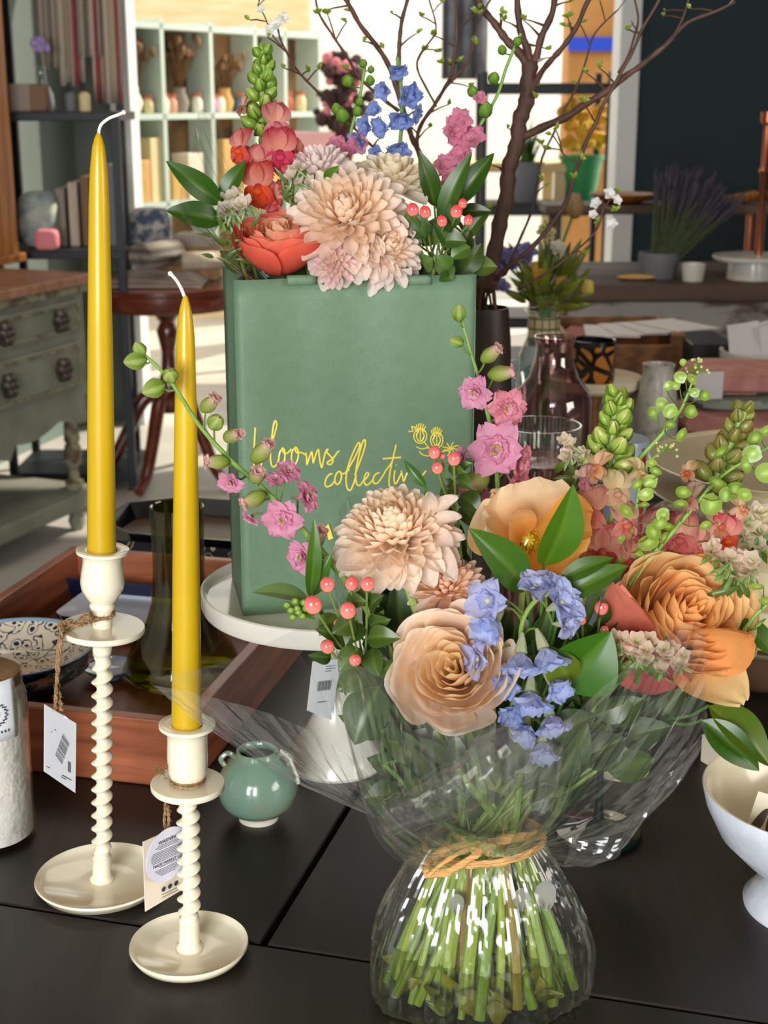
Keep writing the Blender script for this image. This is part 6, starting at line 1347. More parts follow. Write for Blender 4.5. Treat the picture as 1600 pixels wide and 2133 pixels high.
# --- statice
for lb, pts, w, n, up, Y in (('blush statice head beside the blue tin', [(1165, 925), (1195, 945), (1222, 985)], 42, 16, (-.3, -.4, .9), .95), ('blush statice head lying under the orange rose', [(1278, 1338), (1320, 1345), (1370, 1358), (1402, 1378)], 50, 30, (-.1, -.5, .8), .862),
                         ('pale statice head upper right behind the pods', [(1525, 1095), (1560, 1085), (1600, 1075)], 62, 26, (0, -.5, .8), .96), ('pink statice head above the right shoulder of the orange rose', [(1498, 1160), (1530, 1172), (1560, 1198)], 54, 24, (.2, -.5, .8), .91), ('cream statice head near the orange-lipped bloom', [(1500, 1090), (1540, 1130), (1570, 1120)], 48, 16, (0, -.5, .8), .955)):
    P_ = [Q(x, y, Y) for x, y in pts]; t = thing('statice', lb, 'flower', P_[1]); statice(t, P_, w*mpp(P_[0]), n, up, C('#ecc8bd') if 'blush' in lb or 'pink' in lb else C('#f2dfc8'), hash(lb) % 1 + n)
    stemtube(to_neck(P_[1]+V((0, .01, -.02))), .0017, t, C('#5d7f3a')); b = B()
    for i in range(10):
        q = P_[1]+V((rnd(-.02, .02), rnd(-.0, .01), rnd(-.035, -.015))); leaf(b, q, P_[1].lerp(P_[-1], rnd(-.6, 1))+V((0, 0, -.008)), .005, None, .2, .1, C('#50762f'), (3, 4))
    b.out('feathery_leaves', 'leaf', t)
# ================================================================== bouquet standing in the paper bag
BC = A0+w1*BWd*.5+w2*BD*.5; BC.z = zb
def into_bag(p, sp=.03): 
    f = BC+V((rnd(-sp, sp), rnd(-.02, .02), .01)); return [p, p.lerp(f, .35)+V((0, 0, 0)), f]
def bstem(p, t, r=.0022): stemtube(into_bag(p), r, t, C('#6f8f45'))
c = Q(582, 506, 1.222); k = mpp(c)
t = thing('rose', 'coral orange rose at the left front of the bouquet in the bag', 'flower', c)
rose(t, c+V((0, .004, -.004)), (-.04, -.30, .95), 90*k, C('#ffd9b4'), C('#f4705a'), C('#f7937a'), 17, 11, .16).out('petals', 'petal', t)
bstem(c+V((0, 0, -.03)), t, .003)
for x, y, r, ax, n, ci, co, ct, sd, lb, Y, tm, wf in ((724, 462, 126, (-.1, -.75, .65), 150, '#fde0bd', '#fff0e4', '#fff7f0', 21, 'largest peach cream chrysanthemum at the front of the bouquet in the bag', 1.225, 1.75, .28),
        (800, 520, 84, (.35, -.75, .35), 90, '#fde4c4', '#fbeae6', '#fff4f2', 22, 'pale pink chrysanthemum low at the right of the largest one in the bag', 1.22, 1.7, .3),
        (665, 362, 72, (-.2, -.5, .9), 90, '#f8e6e2', '#fbeff0', '#fff6f6', 23, 'pale lilac pink chrysanthemum behind the coral rose in the bag', 1.27, 1.7, .28),
        (696, 552, 46, (-.1, -.9, .1), 50, '#eed0c4', '#f0cfd0', '#f8e6e4', 24, 'small pink bloom at the bag edge below the largest chrysanthemum', 1.20, 1.6, .3)):
    c = Q(x, y, Y); k = mpp(c); t = thing('chrysanthemum', lb, 'flower', c); mum(c, ax, r*k, n, C(ci), C(co), C(ct), sd, 1.2, tm, wf).out('bloom', 'petal', t); bstem(c+V((0, .01, -.02)), t)
c = Q(812, 400, 1.28); k = mpp(c); t = thing('chrysanthemum', 'cream chrysanthemum with broad upright petals at the top right of the bag bouquet', 'flower', c)
mum(c, (.05, -.25, .95), 98*k, 60, C('#fdecc4'), C('#fff6e2'), C('#fffaf0'), 31, .8, 1.35, .36).out('bloom', 'petal', t); bstem(c+V((0, .01, -.02)), t)
# snapdragon
t = thing('snapdragon', 'snapdragon with a tall green tip and crimson blooms in the bag bouquet', 'flower', Q(550, 400, 1.29)); bstem(Q(556, 400, 1.29), t)
snap_spike(t, Q(548, 86, 1.31), Q(545, 290, 1.30), 88*mpp(Q(548, 200, 1.3)), 26, (C('#6f9a34'), C('#a0bd50'), C('#b9b070')), seed=8)
B().tube([Q(545, 290, 1.30), Q(556, 420, 1.28)], .003, 8, col=C('#7f9a48')).out('stem', 'stem', t)
for x, y, r, ax, col, lip, Y in ((576, 262, 36, (.3, -.9, .2), '#d5737f', '#e08f98', 1.28), (508, 225, 20, (-.7, -.5, .5), '#c9a087', '#b0705a', 1.3), (580, 232, 22, (.5, -.6, .5), '#c9b48a', '#b9a06a', 1.3), (503, 312, 34, (-.6, -.8, .2), '#cf4660', '#f0673a', 1.27), (583, 322, 42, (.1, -.95, .1), '#d1405c', '#d8476a', 1.265),
                                (545, 345, 34, (-.3, -.9, 0), '#dc6f80', '#e58a90', 1.265), (617, 320, 26, (.8, -.5, .1), '#d8555c', '#ec7040', 1.28), (540, 392, 42, (-.2, -.95, 0), '#d8484c', '#f4652a', 1.25), (568, 415, 30, (.4, -.8, -.2), '#d9707a', '#e06a60', 1.255), (600, 382, 30, (.5, -.8, -.1), '#d8485a', '#e2504a', 1.255), (520, 360, 26, (-.6, -.7, -.2), '#cf6070', '#e88a80', 1.27)):
    p = Q(x, y, Y); snap_bloom(t, p, ax, r*mpp(p), C(col), C(lip))
for lb, pts, w, n, Y in (('pale statice head at the left of the coral rose in the bag', [(462, 455), (480, 430), (505, 425)], 46, 22, 1.22), ('white statice head between the crimson blooms and the lilac chrysanthemum', [(600, 375), (622, 362), (640, 372)], 40, 16, 1.245)):
    P_ = [Q(x, y, Y) for x, y in pts]; t = thing('statice', lb, 'flower', P_[1]); statice(t, P_, w*mpp(P_[0]), n, (-.2, -.4, .9), C('#f0dedd'), n); bstem(P_[1]+V((0, .01, -.02)), t, .0017)
    b = B()
    for i in range(20): q = P_[1]+V((rnd(-.02, .02), rnd(0, .01), rnd(-.05, -.01))); leaf(b, q, q+V((rnd(-.02, .02), -.004, rnd(.0, .02))), .004, None, .2, .1, C('#5a8045'), (3, 4))
    b.out('feathery_leaves', 'leaf', t)
def bag_leaves(label, root, lv):
    rp_ = Q(*root); t = thing('ruscus_sprig', label, 'foliage', rp_); bstem(rp_, t, .0016)
    for bx, by, ex, ey, w, Y0, Y1, nr, col in lv:
        p0, p1 = Q(bx, by, Y0), Q(ex, ey, Y1); b = B(); leaf(b, p0, p1, w*mpp(p0), V(nr), .16, .08, C(col), (8, 14)); b.tube([rp_, rp_.lerp(p0, .6), p0], .001, 6, col=C('#4f7a2c')); b.out('leaf', 'leaf', t)
bag_leaves('dark green leaf sprig spreading left out of the paper bag', (520, 520, 1.25), [(462, 425, 345, 335, 52, 1.23, 1.21, (.1, -1, .2), '#2f661a'), (462, 425, 512, 334, 42, 1.235, 1.24, (-.3, -1, .1), '#356c1c'), (462, 462, 345, 438, 56, 1.225, 1.21, (0, -.9, .4), '#2c5f1a')])
bag_leaves('dark green leaf sprig rising at the right of the bag bouquet', (915, 540, 1.26), [(905, 430, 872, 312, 44, 1.26, 1.25, (.3, -1, .1), '#2f5a1c'), (915, 470, 984, 316, 44, 1.245, 1.24, (-.4, -1, .1), '#35691c'), (950, 430, 1030, 318, 48, 1.25, 1.25, (-.2, -1, .3), '#2c5a18'), (955, 440, 1024, 440, 30, 1.25, 1.24, (0, -1, .3), '#1f3f16'), (680, 380, 706, 345, 30, 1.23, 1.22, (0, -1, .2), '#3f7a22')])
rp_ = Q(905, 560, 1.25); t = thing('hypericum_sprig', 'coral hypericum berries at the right edge of the bag bouquet', 'berries', rp_); bstem(rp_, t, .0016)
for x, y, r in ((860, 437, 15), (886, 442, 14), (921, 461, 13), (951, 441, 15), (964, 424, 11), (976, 459, 12)):
    p = Q(x, y, 1.215); r *= mpp(p); axv = V((rnd(-.3, .3), -.3, .9)).normalized(); B().tube(smooth_path([rp_, rp_.lerp(p, .55), p-axv*r], 4), .0009, 6, col=C('#6f7f3a')).out('twig', 'stem', t); berry(t, p, axv, r, C('#ec4a55'))
for i in range(14):
    x, y = rnd(845, 985), rnd(465, 570); b = B(); p = Q(x, y, 1.225); leaf(b, p, p+V((rnd(-.025, .025), -.005, rnd(-.01, .025))), .018, V((rnd(-.4, .4), -1, rnd(.1, .8))), .2, .1, mixc(C('#2b5a30'), C('#4f8040'), rnd(0, 1)), (4, 6)); b.out('leaf', 'leaf', t)
t = thing('leaf_filler', 'mixed green foliage filling the mouth of the paper bag', 'foliage', BC); random.seed(90)
for i in range(60):
    x, y = rnd(510, 975), rnd(500, 590); Y = rnd(1.235, 1.28); p = Q(x, y, Y); b = B(); leaf(b, p, p+V((rnd(-.03, .03), rnd(-.01, .01), rnd(.0, .035))), rnd(.014, .024), V((rnd(-.5, .5), -1, rnd(.1, .8))), .2, .1, mixc(C('#27491f'), C('#55803c'), rnd(0, 1)), (4, 6)); b.out('leaf', 'leaf', t)
bstem(Q(740, 560, 1.25), t)
# delphinium and larkspurs behind
t = thing('delphinium', 'blue delphinium spike rising behind the chrysanthemums in the bag', 'flower', Q(830, 330, 1.31)); bstem(Q(830, 330, 1.31), t)
B().tube(smooth_path([Q(828, 120, 1.33), Q(838, 220, 1.32), Q(830, 340, 1.31)], 5), .0018, 8, col=C('#6f8f45')).out('stem', 'stem', t)
for x, y, r, ax in ((828, 140, 26, (.2, -.6, -.7)), (804, 185, 24, (-.6, -.7, -.2)), (846, 200, 30, (.5, -.8, 0)), (855, 190, 22, (.8, -.4, .2)), (836, 240, 32, (0, -.7, -.6)), (800, 262, 26, (-.6, -.7, -.2)), (828, 300, 32, (.1, -.7, -.7)), (768, 262, 26, (-.7, -.7, -.1)), (750, 288, 26, (-.6, -.6, -.5)), (785, 230, 22, (-.5, -.7, .2)), (860, 235, 22, (.8, -.5, -.3)), (788, 318, 24, (-.3, -.9, -.3))):
    p = Q(x, y, 1.31); r *= mpp(p)*1.15; b = B(); blossom(b, p, ax, r, mixc(C('#8faae6'), C('#7a96d8'), rnd(0, 1)), C('#c9cdea'), 5, True, .12, .35, .85, tint=.2); b.out('blossom', 'petal', t)
def lark2(label, items, path, Y):
    t = thing('larkspur', label, 'flower', Q(*path[-1], Y)); st = smooth_path([Q(x, y, Y) for x, y in path], 6); B().tube(st, .0014, 7, col=C('#6f9a40')).out('stem', 'stem', t); bstem(st[-1], t, .0016)
    for kind, x, y, r in items:
        p = Q(x, y, Y-.01); r *= mpp(p); b = B(); axv = V((rnd(-.5, .5), -.9, rnd(-.2, .5))).normalized(); j = min(st, key=lambda q: (q-p).length); b.tube([j, p+V((0, .004, 0))], .0006, 5, col=C('#6f9a40'))
        if kind == 'g': bud(b, p-axv*r, (axv+V((0, 0, .8))).normalized(), r*2, r*.75, C('#5f8f2c'), C('#9abf52'), C('#8ab043'))
        else: blossom(b, p, axv, r, C('#dc82a4'), C('#efbcc8'), 6, True, .10, .25, 1.15); stamens(b, p, axv, r*.3, 8, C('#a9a84a'))
        b.out('bud' if kind == 'g' else 'blossom', 'petal', t)
lark2('rose pink larkspur cluster at the right behind the bag bouquet', [('b', 962, 252, 30), ('b', 945, 275, 36), ('b', 985, 290, 32), ('b', 962, 322, 30), ('b', 925, 345, 28), ('b', 940, 385, 30), ('g', 985, 200, 14), ('g', 1010, 240, 18), ('b', 998, 205, 18), ('g', 1030, 170, 15), ('g', 1012, 232, 16), ('g', 1045, 110, 12), ('g', 1078, 95, 12)], [(1085, 70), (1055, 140), (1035, 200), (985, 290), (940, 400)], 1.30)
lark2('pale pink larkspur with green buds in the middle of the bag bouquet', [('b', 700, 305, 26), ('b', 745, 298, 26), ('b', 722, 320, 22), ('g', 757, 140, 11), ('g', 773, 148, 9), ('g', 770, 172, 12), ('g', 725, 180, 16), ('g', 750, 216, 11), ('g', 745, 238, 13), ('g', 712, 250, 18), ('g', 700, 232, 14)], [(760, 140), (748, 210), (728, 290), (722, 380)], 1.32)

# ================================================================== budding branches in the tall vase
mat('bark', '#3d2720', .65, col2='#5e3e31', scale=60, stretch=(1, 1, .35), bump=.6, bscale=90)
def br(label, segs, seed, nb=14, name='branch', flowers=()):
    random.seed(seed); root = BV+V((rnd(-.015, .015), rnd(-.012, .012), .03)); t = thing(name, label, 'branch', root)
    for si, (pts, w0, w1_, tov) in enumerate(segs):
        P_ = [Q(x, y, Y) for x, y, Y in pts]
        if tov: P_ = [root, BV+V((rnd(-.012, .012), rnd(-.01, .01), hv*.98))]+P_
        path = smooth_path(P_, 8); n = len(path); kk = mpp(P_[-1])
        path = [p+V((noise.noise(p*30+V((si, 0, 0))), 0, noise.noise(p*30+V((0, si, 9)))))*.004 for p in path]
        rad = [(w0+(w1_-w0)*i/n)*kk*.5*(1+.12*math.sin(i*1.9)) for i in range(n)]
        if tov: rad = [min(r, .008) if i < 16 else r for i, r in enumerate(rad)]
        B().tube(path, rad, 9).out('limb' if si == 0 else 'side_shoot', 'bark', t, angle=0)
        for q in range(nb *6//10 if si == 0 else nb//3):
            b = B(); i = random.randrange(n//3, n-1); p = path[i]; d = V((rnd(-1, 1), rnd(-.4, .4), rnd(-.1, 1))).normalized(); L_ = rnd(.008, .03)
            b.tube([p, p+d*L_*.6+V((0, 0, .001)), p+d*L_], [rad[i]*.4+.0003, .0008, .0006], 5, col=C('#5a4030')); e = p+d*L_
            for z in range(random.choice((1, 2, 3))): leaf(b, e, e+V((rnd(-1, 1), rnd(-1, .3), rnd(0, 1.2))).normalized()*rnd(.005, .010), .0045, None, .3, .1, C('#7fa83e'), (3, 4))
            b.out('leaf_bud', 'leaf', t)
    for x, y, Y, s in flowers:
        p = Q(x, y, Y); b = B(); blossom(b, p, (rnd(-.4, .4), -.8, .4), s*mpp(p), C('#f6f6f2'), C('#ffffff'), 5, False, .05, .4, 1.1); stamens(b, p, (0, -1, .3), s*mpp(p)*.4, 6, C('#c9c95a')); b.out('white_blossom', 'petal', t)
Yk = 1.6
br('thick dark branch forking above the right shoulder of the bag', [([(1022, 590, Yk), (1040, 470, Yk), (1062, 360, Yk), (1078, 280, Yk), (1098, 200, Yk), (1102, 125, Yk)], 33, 34, True),
  ([(1102, 135, Yk), (1062, 85, Yk), (1022, 40, Yk), (985, -25, Yk)], 20, 12, False), ([(1102, 135, Yk), (1084, 60, Yk), (1078, -25, Yk)], 18, 12, False), ([(1104, 150, Yk), (1132, 80, Yk), (1163, -25, Yk)], 18, 12, False), ([(1106, 185, Yk), (1150, 125, Yk-.02), (1190, 75, Yk-.03), (1245, -25, Yk-.04)], 14, 9, False),
  ([(1082, 285, Yk), (1180, 240, Yk-.02), (1290, 172, Yk-.04), (1372, 108, Yk-.05), (1440, 45, Yk-.06), (1535, 3, Yk-.07)], 20, 5, False), ([(1400, 85, Yk-.055), (1425, 30, Yk-.06), (1440, -20, Yk-.06)], 6, 4, False)], 41, 10)
br('long slender branch sweeping up right past the white post', [([(1045, 575, 1.58), (1150, 470, 1.56), (1205, 340, 1.55), (1262, 215, 1.54), (1312, 110, 1.53), (1385, -25, 1.52)], 13, 6, True), ([(1205, 345, 1.55), (1175, 320, 1.55), (1168, 300, 1.55)], 4, 2, False), ([(1290, 155, 1.54), (1332, 60, 1.53), (1320, -20, 1.53)], 6, 4, False)], 43, 10)
br('thin branch with white blossoms at its side shoots right of the bag', [([(1060, 560, 1.62), (1105, 440, 1.62), (1140, 300, 1.62), (1195, 190, 1.62), (1240, 70, 1.62), (1290, 15, 1.62)], 7, 3, True), ([(1080, 600, 1.6), (1180, 540, 1.58), (1240, 480, 1.57), (1262, 420, 1.56)], 6, 3, False)], 47, 12, flowers=[(1268, 405, 1.555, 16), (1242, 425, 1.56, 15), (1284, 418, 1.55, 13), (1275, 468, 1.56, 14), (1236, 448, 1.56, 12)])
br('dark curving branch rising left of the blue delphinium', [([(935, 470, 1.6), (875, 330, 1.58), (842, 245, 1.56), (808, 140, 1.55), (755, 60, 1.54), (705, -25, 1.53)], 16, 9, True), ([(842, 250, 1.56), (834, 115, 1.55), (838, 50, 1.55), (852, -25, 1.55)], 11, 7, False), ([(835, 235, 1.56), (785, 188, 1.55), (722, 122, 1.54), (675, 52, 1.53), (655, -25, 1.53)], 8, 4, False)], 53, 14)
br('middle branch climbing between the delphinium and the pink larkspur', [([(940, 440, 1.62), (872, 305, 1.62), (905, 222, 1.61), (940, 155, 1.6), (954, 80, 1.6), (948, -25, 1.6)], 11, 6, True), ([(925, 185, 1.6), (975, 133, 1.59), (998, 44, 1.58), (1030, -20, 1.58)], 7, 3, False), ([(905, 225, 1.61), (870, 130, 1.6), (905, 60, 1.6), (890, -20, 1.6)], 5, 3, False)], 59, 16)
br('thin twig with white blossoms arching far left over the snapdragon', [([(900, 420, 1.55), (760, 290, 1.5), (678, 209, 1.47), (622, 150, 1.45), (590, 90, 1.44), (580, 55, 1.44)], 7, 4, True), ([(590, 95, 1.44), (560, 50, 1.44), (535, 10, 1.44)], 4, 2, False)], 61, 10, flowers=[(576, 52, 1.43, 17), (590, 38, 1.43, 14), (562, 62, 1.43, 13), (545, 20, 1.43, 11)])

# ================================================================== spring flowers in the tartan vase
vq2 = vq+V((0, 0, .02))
def sp(name, label, x, y, kind, col, r=26, Y=2.4):
    p = Q(x, y, Y); t = thing(name, label, 'flower', p); neck_ = V((vq.x+rnd(-.01, .01), vq.y, P(1133, 655, 2.42).z))
    B().tube(smooth_path([p, p.lerp(neck_, .6)+V((0, 0, .01)), neck_, vq2+V((rnd(-.01, .01), 0, .01))], 5), .0025, 6, col=C('#5a7a3a')).out('stem', 'stem', t)
    r *= mpp(p); b = B()
    if kind == 'tulip': bud(b, p-V((0, 0, r)), (rnd(-.3, .3), -.1, 1), r*2, r*.7, col, mixc(col, C('#ffffff'), .2), None, .3)
    else: blossom(b, p, (rnd(-.3, .3), -.6, .6), r*1.3, col, mixc(col, C('#e9e08a'), .4), 6, True, .15, .4, 1.0)
    b.out('bloom', 'petal', t)
for a in (('iris', 'violet iris leftmost in the tartan vase', 1052, 548, 'iris', C('#6d68b4'), 28), ('iris', 'lavender iris just right of the branch in the tartan vase', 1090, 535, 'iris', C('#8480c4'), 26), ('iris', 'violet iris lowest beside the bag edge', 1040, 600, 'iris', C('#7a76ba'), 20), ('tulip', 'yellow tulip at the middle of the tartan vase', 1122, 568, 'tulip', C('#e0b62a'), 22), ('tulip', 'yellow tulip bending low right in the tartan vase', 1176, 596, 'tulip', C('#dcb42c'), 20),
          ('tulip', 'pale yellow tulip farthest right in the tartan vase', 1222, 602, 'tulip', C('#e6cf6a'), 18), ('anemone', 'white flower above the tulips in the tartan vase', 1160, 520, 'iris', C('#e6e6e0'), 18), ('anemone', 'cream flower at the top of the tartan vase', 1135, 490, 'iris', C('#cfc9a0'), 20), ('dried_poppy_head', 'tan dried pod standing tall in the tartan vase', 1200, 430, 'tulip', C('#a98a5a'), 26)): sp(*a)
t = thing('foliage', 'green leaves round the flowers in the tartan vase', 'foliage', vq); b = B()
for i in range(44):
    s = V((vq.x, vq.y, P(1133, 650, 2.42).z)); e = Q(rnd(1050, 1240), rnd(490, 640), 2.4+rnd(-.04, .04)); leaf(b, s.lerp(e, .45), e, .014, None, .2, .15, mixc(C('#37541f'), C('#7f9a3a'), rnd(0, 1)), (3, 6))
b.out('leaves', 'leaf', t)

# ================================================================== clear wrapping, raffia and water
film('cellophane', '#f6f7f6', .05, .65, .10, power=2.3, milky=.014)
film('cellophane_bag', '#fafbf8', .05, .70, .12, power=2.2, milky=.012)
film('water', '#dde0ae', .03, .55, .02, power=3.0)
def sheet(b, edge, ring_c, rx, ry, nu=54, nv=26, amp=.006, bulge=.02, seed=0, ring_z=.004):
    E = smooth_path([Q(*e) for e in edge], 10); n = len(E)
    def fn(u, v_):
        i = u*(n-1.001); j = int(i); e = E[j].lerp(E[j+1], i-j); d = V(((e.x-ring_c.x), (e.y-ring_c.y)*1.6, 0)); d.normalize()
        r0 = ring_c+V((d.x*rx, d.y*ry, ring_z)); p = r0.lerp(e, v_**1.08); s = math.sin(PI*min(1, v_*.95))
        out = V((d.x, d.y-.3, -.55)); p += out*bulge*s
        f = u*n*.35; pl = noise.noise(V((f*1.3, v_*1.1, seed)))*1.2+.6*noise.noise(V((f*3.1+v_*2.2, v_*3, seed+4)))+.35*abs(noise.noise(V((f*5.7, v_*8, seed+9))))
        p += (out.normalized()*pl+V((0, 0, .5*pl)))*amp*(.25+.9*s)*(1 if v_ < .97 else .8)
        return p
    b.grid(fn, nu, nv)
wr = thing('cellophane_wrap', 'clear crinkled cellophane wrapped round the large bouquet and gathered with raffia', 'wrapping', BASE0)
b = B(); sheet(b, [(800, 1640, .84), (700, 1545, .855), (560, 1480, .87), (420, 1442, .88), (318, 1415, .885), (470, 1376, .895), (640, 1298, .91), (705, 1262, .93)], NECK, .036, .024, 80, 30, .005, .012, 3); b.out('left_wing', 'cellophane', wr, smooth=False)
b = B(); sheet(b, [(705, 1262, .93), (700, 1120, .985), (735, 1030, 1.01), (860, 1090, 1.03), (1100, 1200, 1.04), (1330, 1230, 1.03), (1470, 1300, .98), (1462, 1440, .93)], NECK, .036, .026, 80, 24, .006, .01, 11); b.out('back_sheet', 'cellophane', wr, smooth=False)
b = B(); sheet(b, [(760, 1640, .815), (738, 1540, .81), (704, 1362, .815), (790, 1395, .80), (880, 1440, .795), (1050, 1500, .79), (1170, 1545, .79)], NECK, .036, .026, 70, 28, .005, .022, 23); b.out('front_left_sheet', 'cellophane', wr, smooth=False)
b = B(); sheet(b, [(1100, 1540, .80), (1190, 1480, .795), (1290, 1390, .79), (1442, 1286, .80), (1462, 1425, .82), (1456, 1548, .83), (1375, 1612, .83), (1312, 1722, .84), (1180, 1738, .85)], NECK, .036, .026, 90, 30, .007, .016, 31); b.out('right_sheet', 'cellophane', wr, smooth=False)
# rolled fold at the lower left front
b = B(); r0_, r1_ = Q(808, 1702, .80), Q(1085, 1560, .835); axr = (r1_-r0_).normalized(); Mr = basis(axr, (0, 0, 1)); LR = (r1_-r0_).length
def rolled(u, v_):
    a = u*2*PI*1.15-.6; rr = .0105*(1+1.1*v_)*(1+.18*noise.noise(V((u*4, v_*6, 3)))); q = r0_+axr*(v_*LR+.006*math.cos(a)*(1-v_))+Mr @ V((math.cos(a)*rr, math.sin(a)*rr, 0)); return q+V((0, 0, -.004*math.sin(PI*v_)+.003*noise.noise(V((u*8, v_*14, 7)))))
b.grid(rolled, 40, 34); b.out('rolled_fold', 'cellophane', wr, smooth=True, angle=20)
b = B(); sheet(b, [(1080, 1560, .81), (960, 1610, .80), (850, 1665, .80), (790, 1690, .80), (800, 1735, .81), (850, 1755, .83), (900, 1760, .85)], NECK, .034, .024, 60, 20, .006, .012, 41); b.out('front_fold', 'cellophane', wr, smooth=False)
# lower pouch
PRF = [(1752, 118), (1775, 138), (1800, 156), (1850, 186), (1900, 210), (1950, 226), (2000, 232), (2040, 231), (2060, 224)]
def zpx(y): return P(1000, y, .888).z
kb_ = mpp(P(1000, 1950, .888))
prof = [(h*kb_, zpx(y)) for y, h in PRF]; prof[-1] = (prof[-1][0], TZ+.0015); prof = [(r, max(z, TZ+.0015+.004*i_)) if i_ else (r, z) for i_, (r, z) in zip(range(len(prof)-1, -1, -1), prof)]
prof.sort(key=lambda q: -q[1]); zt0 = prof[0][1]
def pouch(scale=1.0, amp=1.0, ztop=None, nu=220, nv=60):
    b = B(); z1_ = ztop or zt0
    def fn(u, v_):
        z = z1_+(TZ+.0016-z1_)*v_; 
        for i in range(len(prof)-1):
            if prof[i][1] >= z >= prof[i+1][1]-1e-6: f = (prof[i][1]-z)/max(1e-6, prof[i][1]-prof[i+1][1]); r = prof[i][0]*(1-f)+prof[i+1][0]*f; break
        else: r = prof[-1][0] if z < prof[-1][1] else prof[0][0]
        a = u*2*PI; cx_, sy_ = math.cos(a), math.sin(a); w = (zt0-z)/(zt0-TZ)
        q = 1+amp*(.05*noise.noise(V((cx_*2.2, sy_*2.2, 1)))*w+.045*noise.noise(V((cx_*6+z*4, sy_*6, 5)))+.075*abs(noise.noise(V((cx_*9+z*9, sy_*9, z*7))))+.05*abs(noise.noise(V((cx_*19-z*14, sy_*19, z*11))))-.04+.012*noise.noise(V((cx_*30+z*70, sy_*30, z*50))))
        xx = 1.0+.03*math.cos(a*5+.8)*w
        return V((BASE0.x-.002+.0045*w*0+ (1-w)*(NECK.x-BASE0.x), 0, 0))+V((r*scale*q*cx_*xx, NECK.y+(BASE0.y-NECK.y)*w+r*scale*q*.72*sy_*xx, z))
    b.grid(fn, nu, nv); return b, fn
b, fn_p = pouch(); b.out('lower_pouch', 'cellophane_bag', wr, smooth=True, angle=9)
b = B(); b.grid(lambda u, v_: fn_p(u, 1.0).lerp(V((BASE0.x, BASE0.y, TZ+.0012)), v_), 80, 3); b.out('pouch_base', 'cellophane_bag', wr)
# loose top of neck, small inner cone of ruffles around tie
b = B(); 
def neckf(u, v_):
    a = u*2*PI; s = 1+.12*math.sin(a*13+v_*2)+.08*math.sin(a*29); z = NECK.z+.008-v_*.022; r = .0355+.007*abs(v_-.35); return V((NECK.x+r*s*math.cos(a), NECK.y+r*.72*s*math.sin(a), z))
b.grid(neckf, 160, 6); b.out('gathered_neck', 'cellophane_bag', wr, smooth=False)
# water
wtop = TZ+.034
b, fw = pouch(.955, .8, wtop, 90, 12); wob = thing('water', 'clear water in the bottom of the cellophane pouch', 'water', BASE0); b.out('water_body', 'water', wob, smooth=True, angle=0)
b = B(); b.grid(lambda u, v_: fw(u, 0).lerp(V((BASE0.x, BASE0.y, wtop)), v_), 60, 4); b.out('water_surface', 'water', wob)
# cut stem ends, fallen leaves and petals in the pouch
t = thing('submerged_leaves', 'green leaves and stem scraps lying in the water of the pouch', 'foliage', BASE0); random.seed(77)
for i in range(56):
    a = rnd(3.0, 6.4) if i % 3 else rnd(0, 6.28); r = rnd(.2, .92); p = BASE0+V((math.cos(a)*.068*r, math.sin(a)*.046*r, rnd(.003, .022))); b = B()
    leaf(b, p, p+V((rnd(-.02, .02), rnd(-.01, .01), rnd(0, .018))), rnd(.008, .016), V((rnd(-.6, .6), -1, rnd(0, 1))), .2, .2, mixc(C('#56701f'), C('#97a34a'), rnd(0, 1)), (4, 6)); b.out('leaf', 'leaf', t)
for lb, x, y, s in (('white tissue scrap behind the cellophane at the right under the raffia', 1135, 1860, .015), ('small white tissue scrap inside the pouch left of centre', 950, 1880, .011), ('pale tissue scrap inside the pouch at its middle', 1085, 1870, .012)):
    p = Q(x, y, .86); b = B(); petal(b, p+V((0, 0, s*.6)), V((.05, 0, -1)), V((0, -1, .1)), s*1.4, s*.95, .1, .1, .1, C('#a9aba2'), C('#b4b2aa')); tag(b.out('tissue_scrap', 'petal'), lb, 'paper')
for i in range(11):
    a = PI+PI*(i+.5)/11+rnd(-.3, .3); rq = rnd(.6, 1.0); n0 = NECK+V((math.cos(a)*.018, math.sin(a)*.012, .012)); f0 = BASE0+V((math.cos(a+rnd(-.3, .3))*.066*rq, math.sin(a)*.041*rq, rnd(.004, .014))); r_ = rnd(.0022, .0042)
    cc = mixc(C('#7d9a3a'), C('#7a5a3a'), 1.0 if i in (3, 8) else rnd(0, .2))
    stemtube([n0, n0.lerp(f0, .3)+V((math.cos(a)*.004, 0, 0)), n0.lerp(f0, .7)+V((math.cos(a)*.004, 0, 0)), f0], r_, t, cc, 'thick_stem')
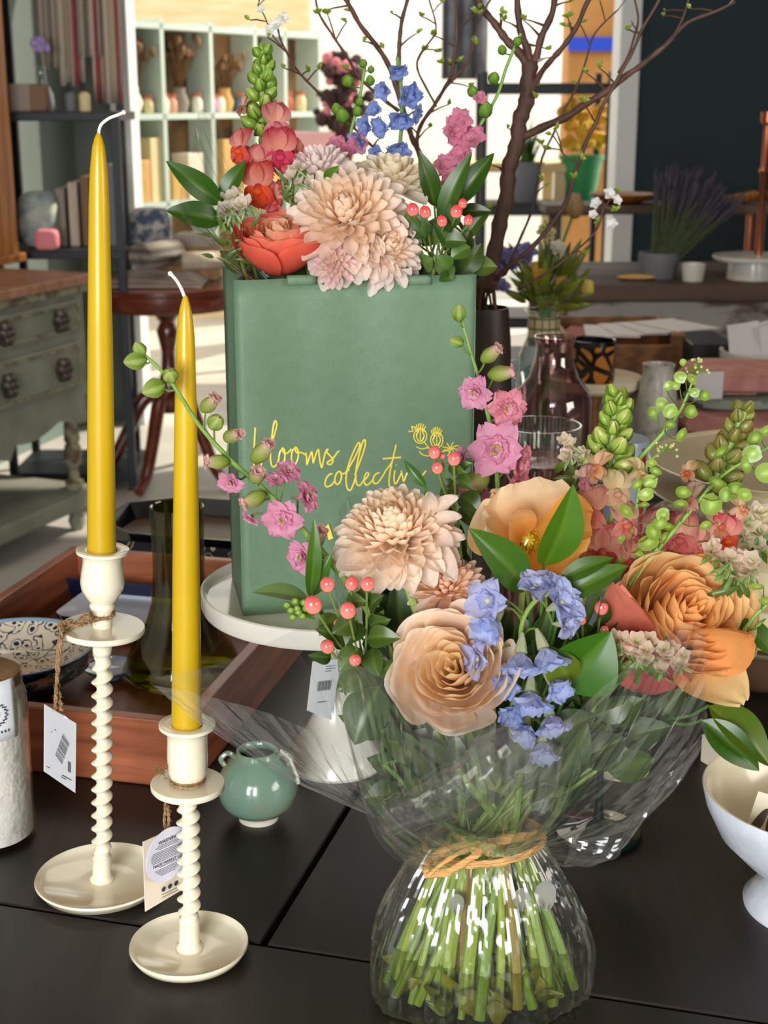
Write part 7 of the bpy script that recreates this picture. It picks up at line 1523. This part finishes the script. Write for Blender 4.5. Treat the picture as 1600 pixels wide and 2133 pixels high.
# raffia
mat('raffia', '#c78f4e', .6, col2='#e0b06e', scale=90, stretch=(1, 1, 6), bump=.5, bscale=200)
rf = thing('raffia_tie', 'tan raffia ribbon knotted round the neck of the cellophane', 'ribbon', NECK)
def ribbon(pts, w, nm, tw=0):
    path = smooth_path(pts, 7); b = B(); n = len(path)
    vs = []
    for i, p in enumerate(path):
        tt = (path[min(i+1, n-1)]-path[max(i-1, 0)]).normalized(); nr = V((0, -1, .25)); wv = tt.cross(nr).normalized(); a = tw*i/n
        wv = (Matrix.Rotation(a+.25*math.sin(i*.7), 3, tt) @ wv)
        for s in (-1, -.3, .3, 1): vs.append(p+wv*w*.5*s*(1+.15*math.sin(i*1.3))+V((0, -.0006*(1-abs(s)), 0)))
    b.add(vs, [(i*4+j, i*4+j+1, i*4+j+5, i*4+j+4) for i in range(n-1) for j in range(3)]); b.out(nm, 'raffia', rf, solid=.0006)
band = [NECK+V((math.cos(a)*.0405, math.sin(a)*.0315, .0005+.0045*math.cos(a))) for a in [PI*.0+k_*2*PI/16 for k_ in range(17)]]
ribbon(band, .0052, 'band'); ribbon([p+V((0, -.0012, .002)) for p in band], .0030, 'band')
kn = Q(1015, 1757, .853)
ribbon([kn, Q(950, 1763, .848), Q(898, 1785, .845), Q(888, 1815, .845), Q(893, 1825, .845)], .0045, 'bow_loop'); ribbon([Q(893, 1823, .845), Q(935, 1815, .843), Q(985, 1785, .846), kn], .0050, 'bow_loop')
ribbon([kn, Q(960, 1775, .845), Q(920, 1800, .842), Q(890, 1826, .842)], .0030, 'ribbon_end'); ribbon([kn, Q(1060, 1747, .853), Q(1110, 1740, .856), Q(1132, 1734, .858)], .0062, 'ribbon_end')
ribbon([kn+V((-.004, -.003, .002)), kn+V((.0, -.005, -.001)), kn+V((.005, -.003, .001))], .006, 'knot')
# clear sleeve of the bag bouquet
w2r = thing('cellophane_sleeve', 'clear cellophane sleeve round the bouquet in the paper bag', 'wrapping', BC)
cn_ = V((BC.x, BC.y, zt_b-.03))
for nm, e, sd in (('left_sheet', [(525, 575, 1.215), (485, 555, 1.205), (405, 480, 1.20), (375, 420, 1.21), (400, 330, 1.25), (425, 225, 1.30), (520, 330, 1.32)], 51), ('right_sheet', [(905, 540, 1.26), (915, 490, 1.255), (925, 440, 1.25), (945, 465, 1.26), (975, 520, 1.28), (1000, 480, 1.31)], 57)):
    b = B(); sheet(b, e, cn_, .05, .035, 50, 18, .004, .006, sd); b.out(nm, 'cellophane', w2r, smooth=False)
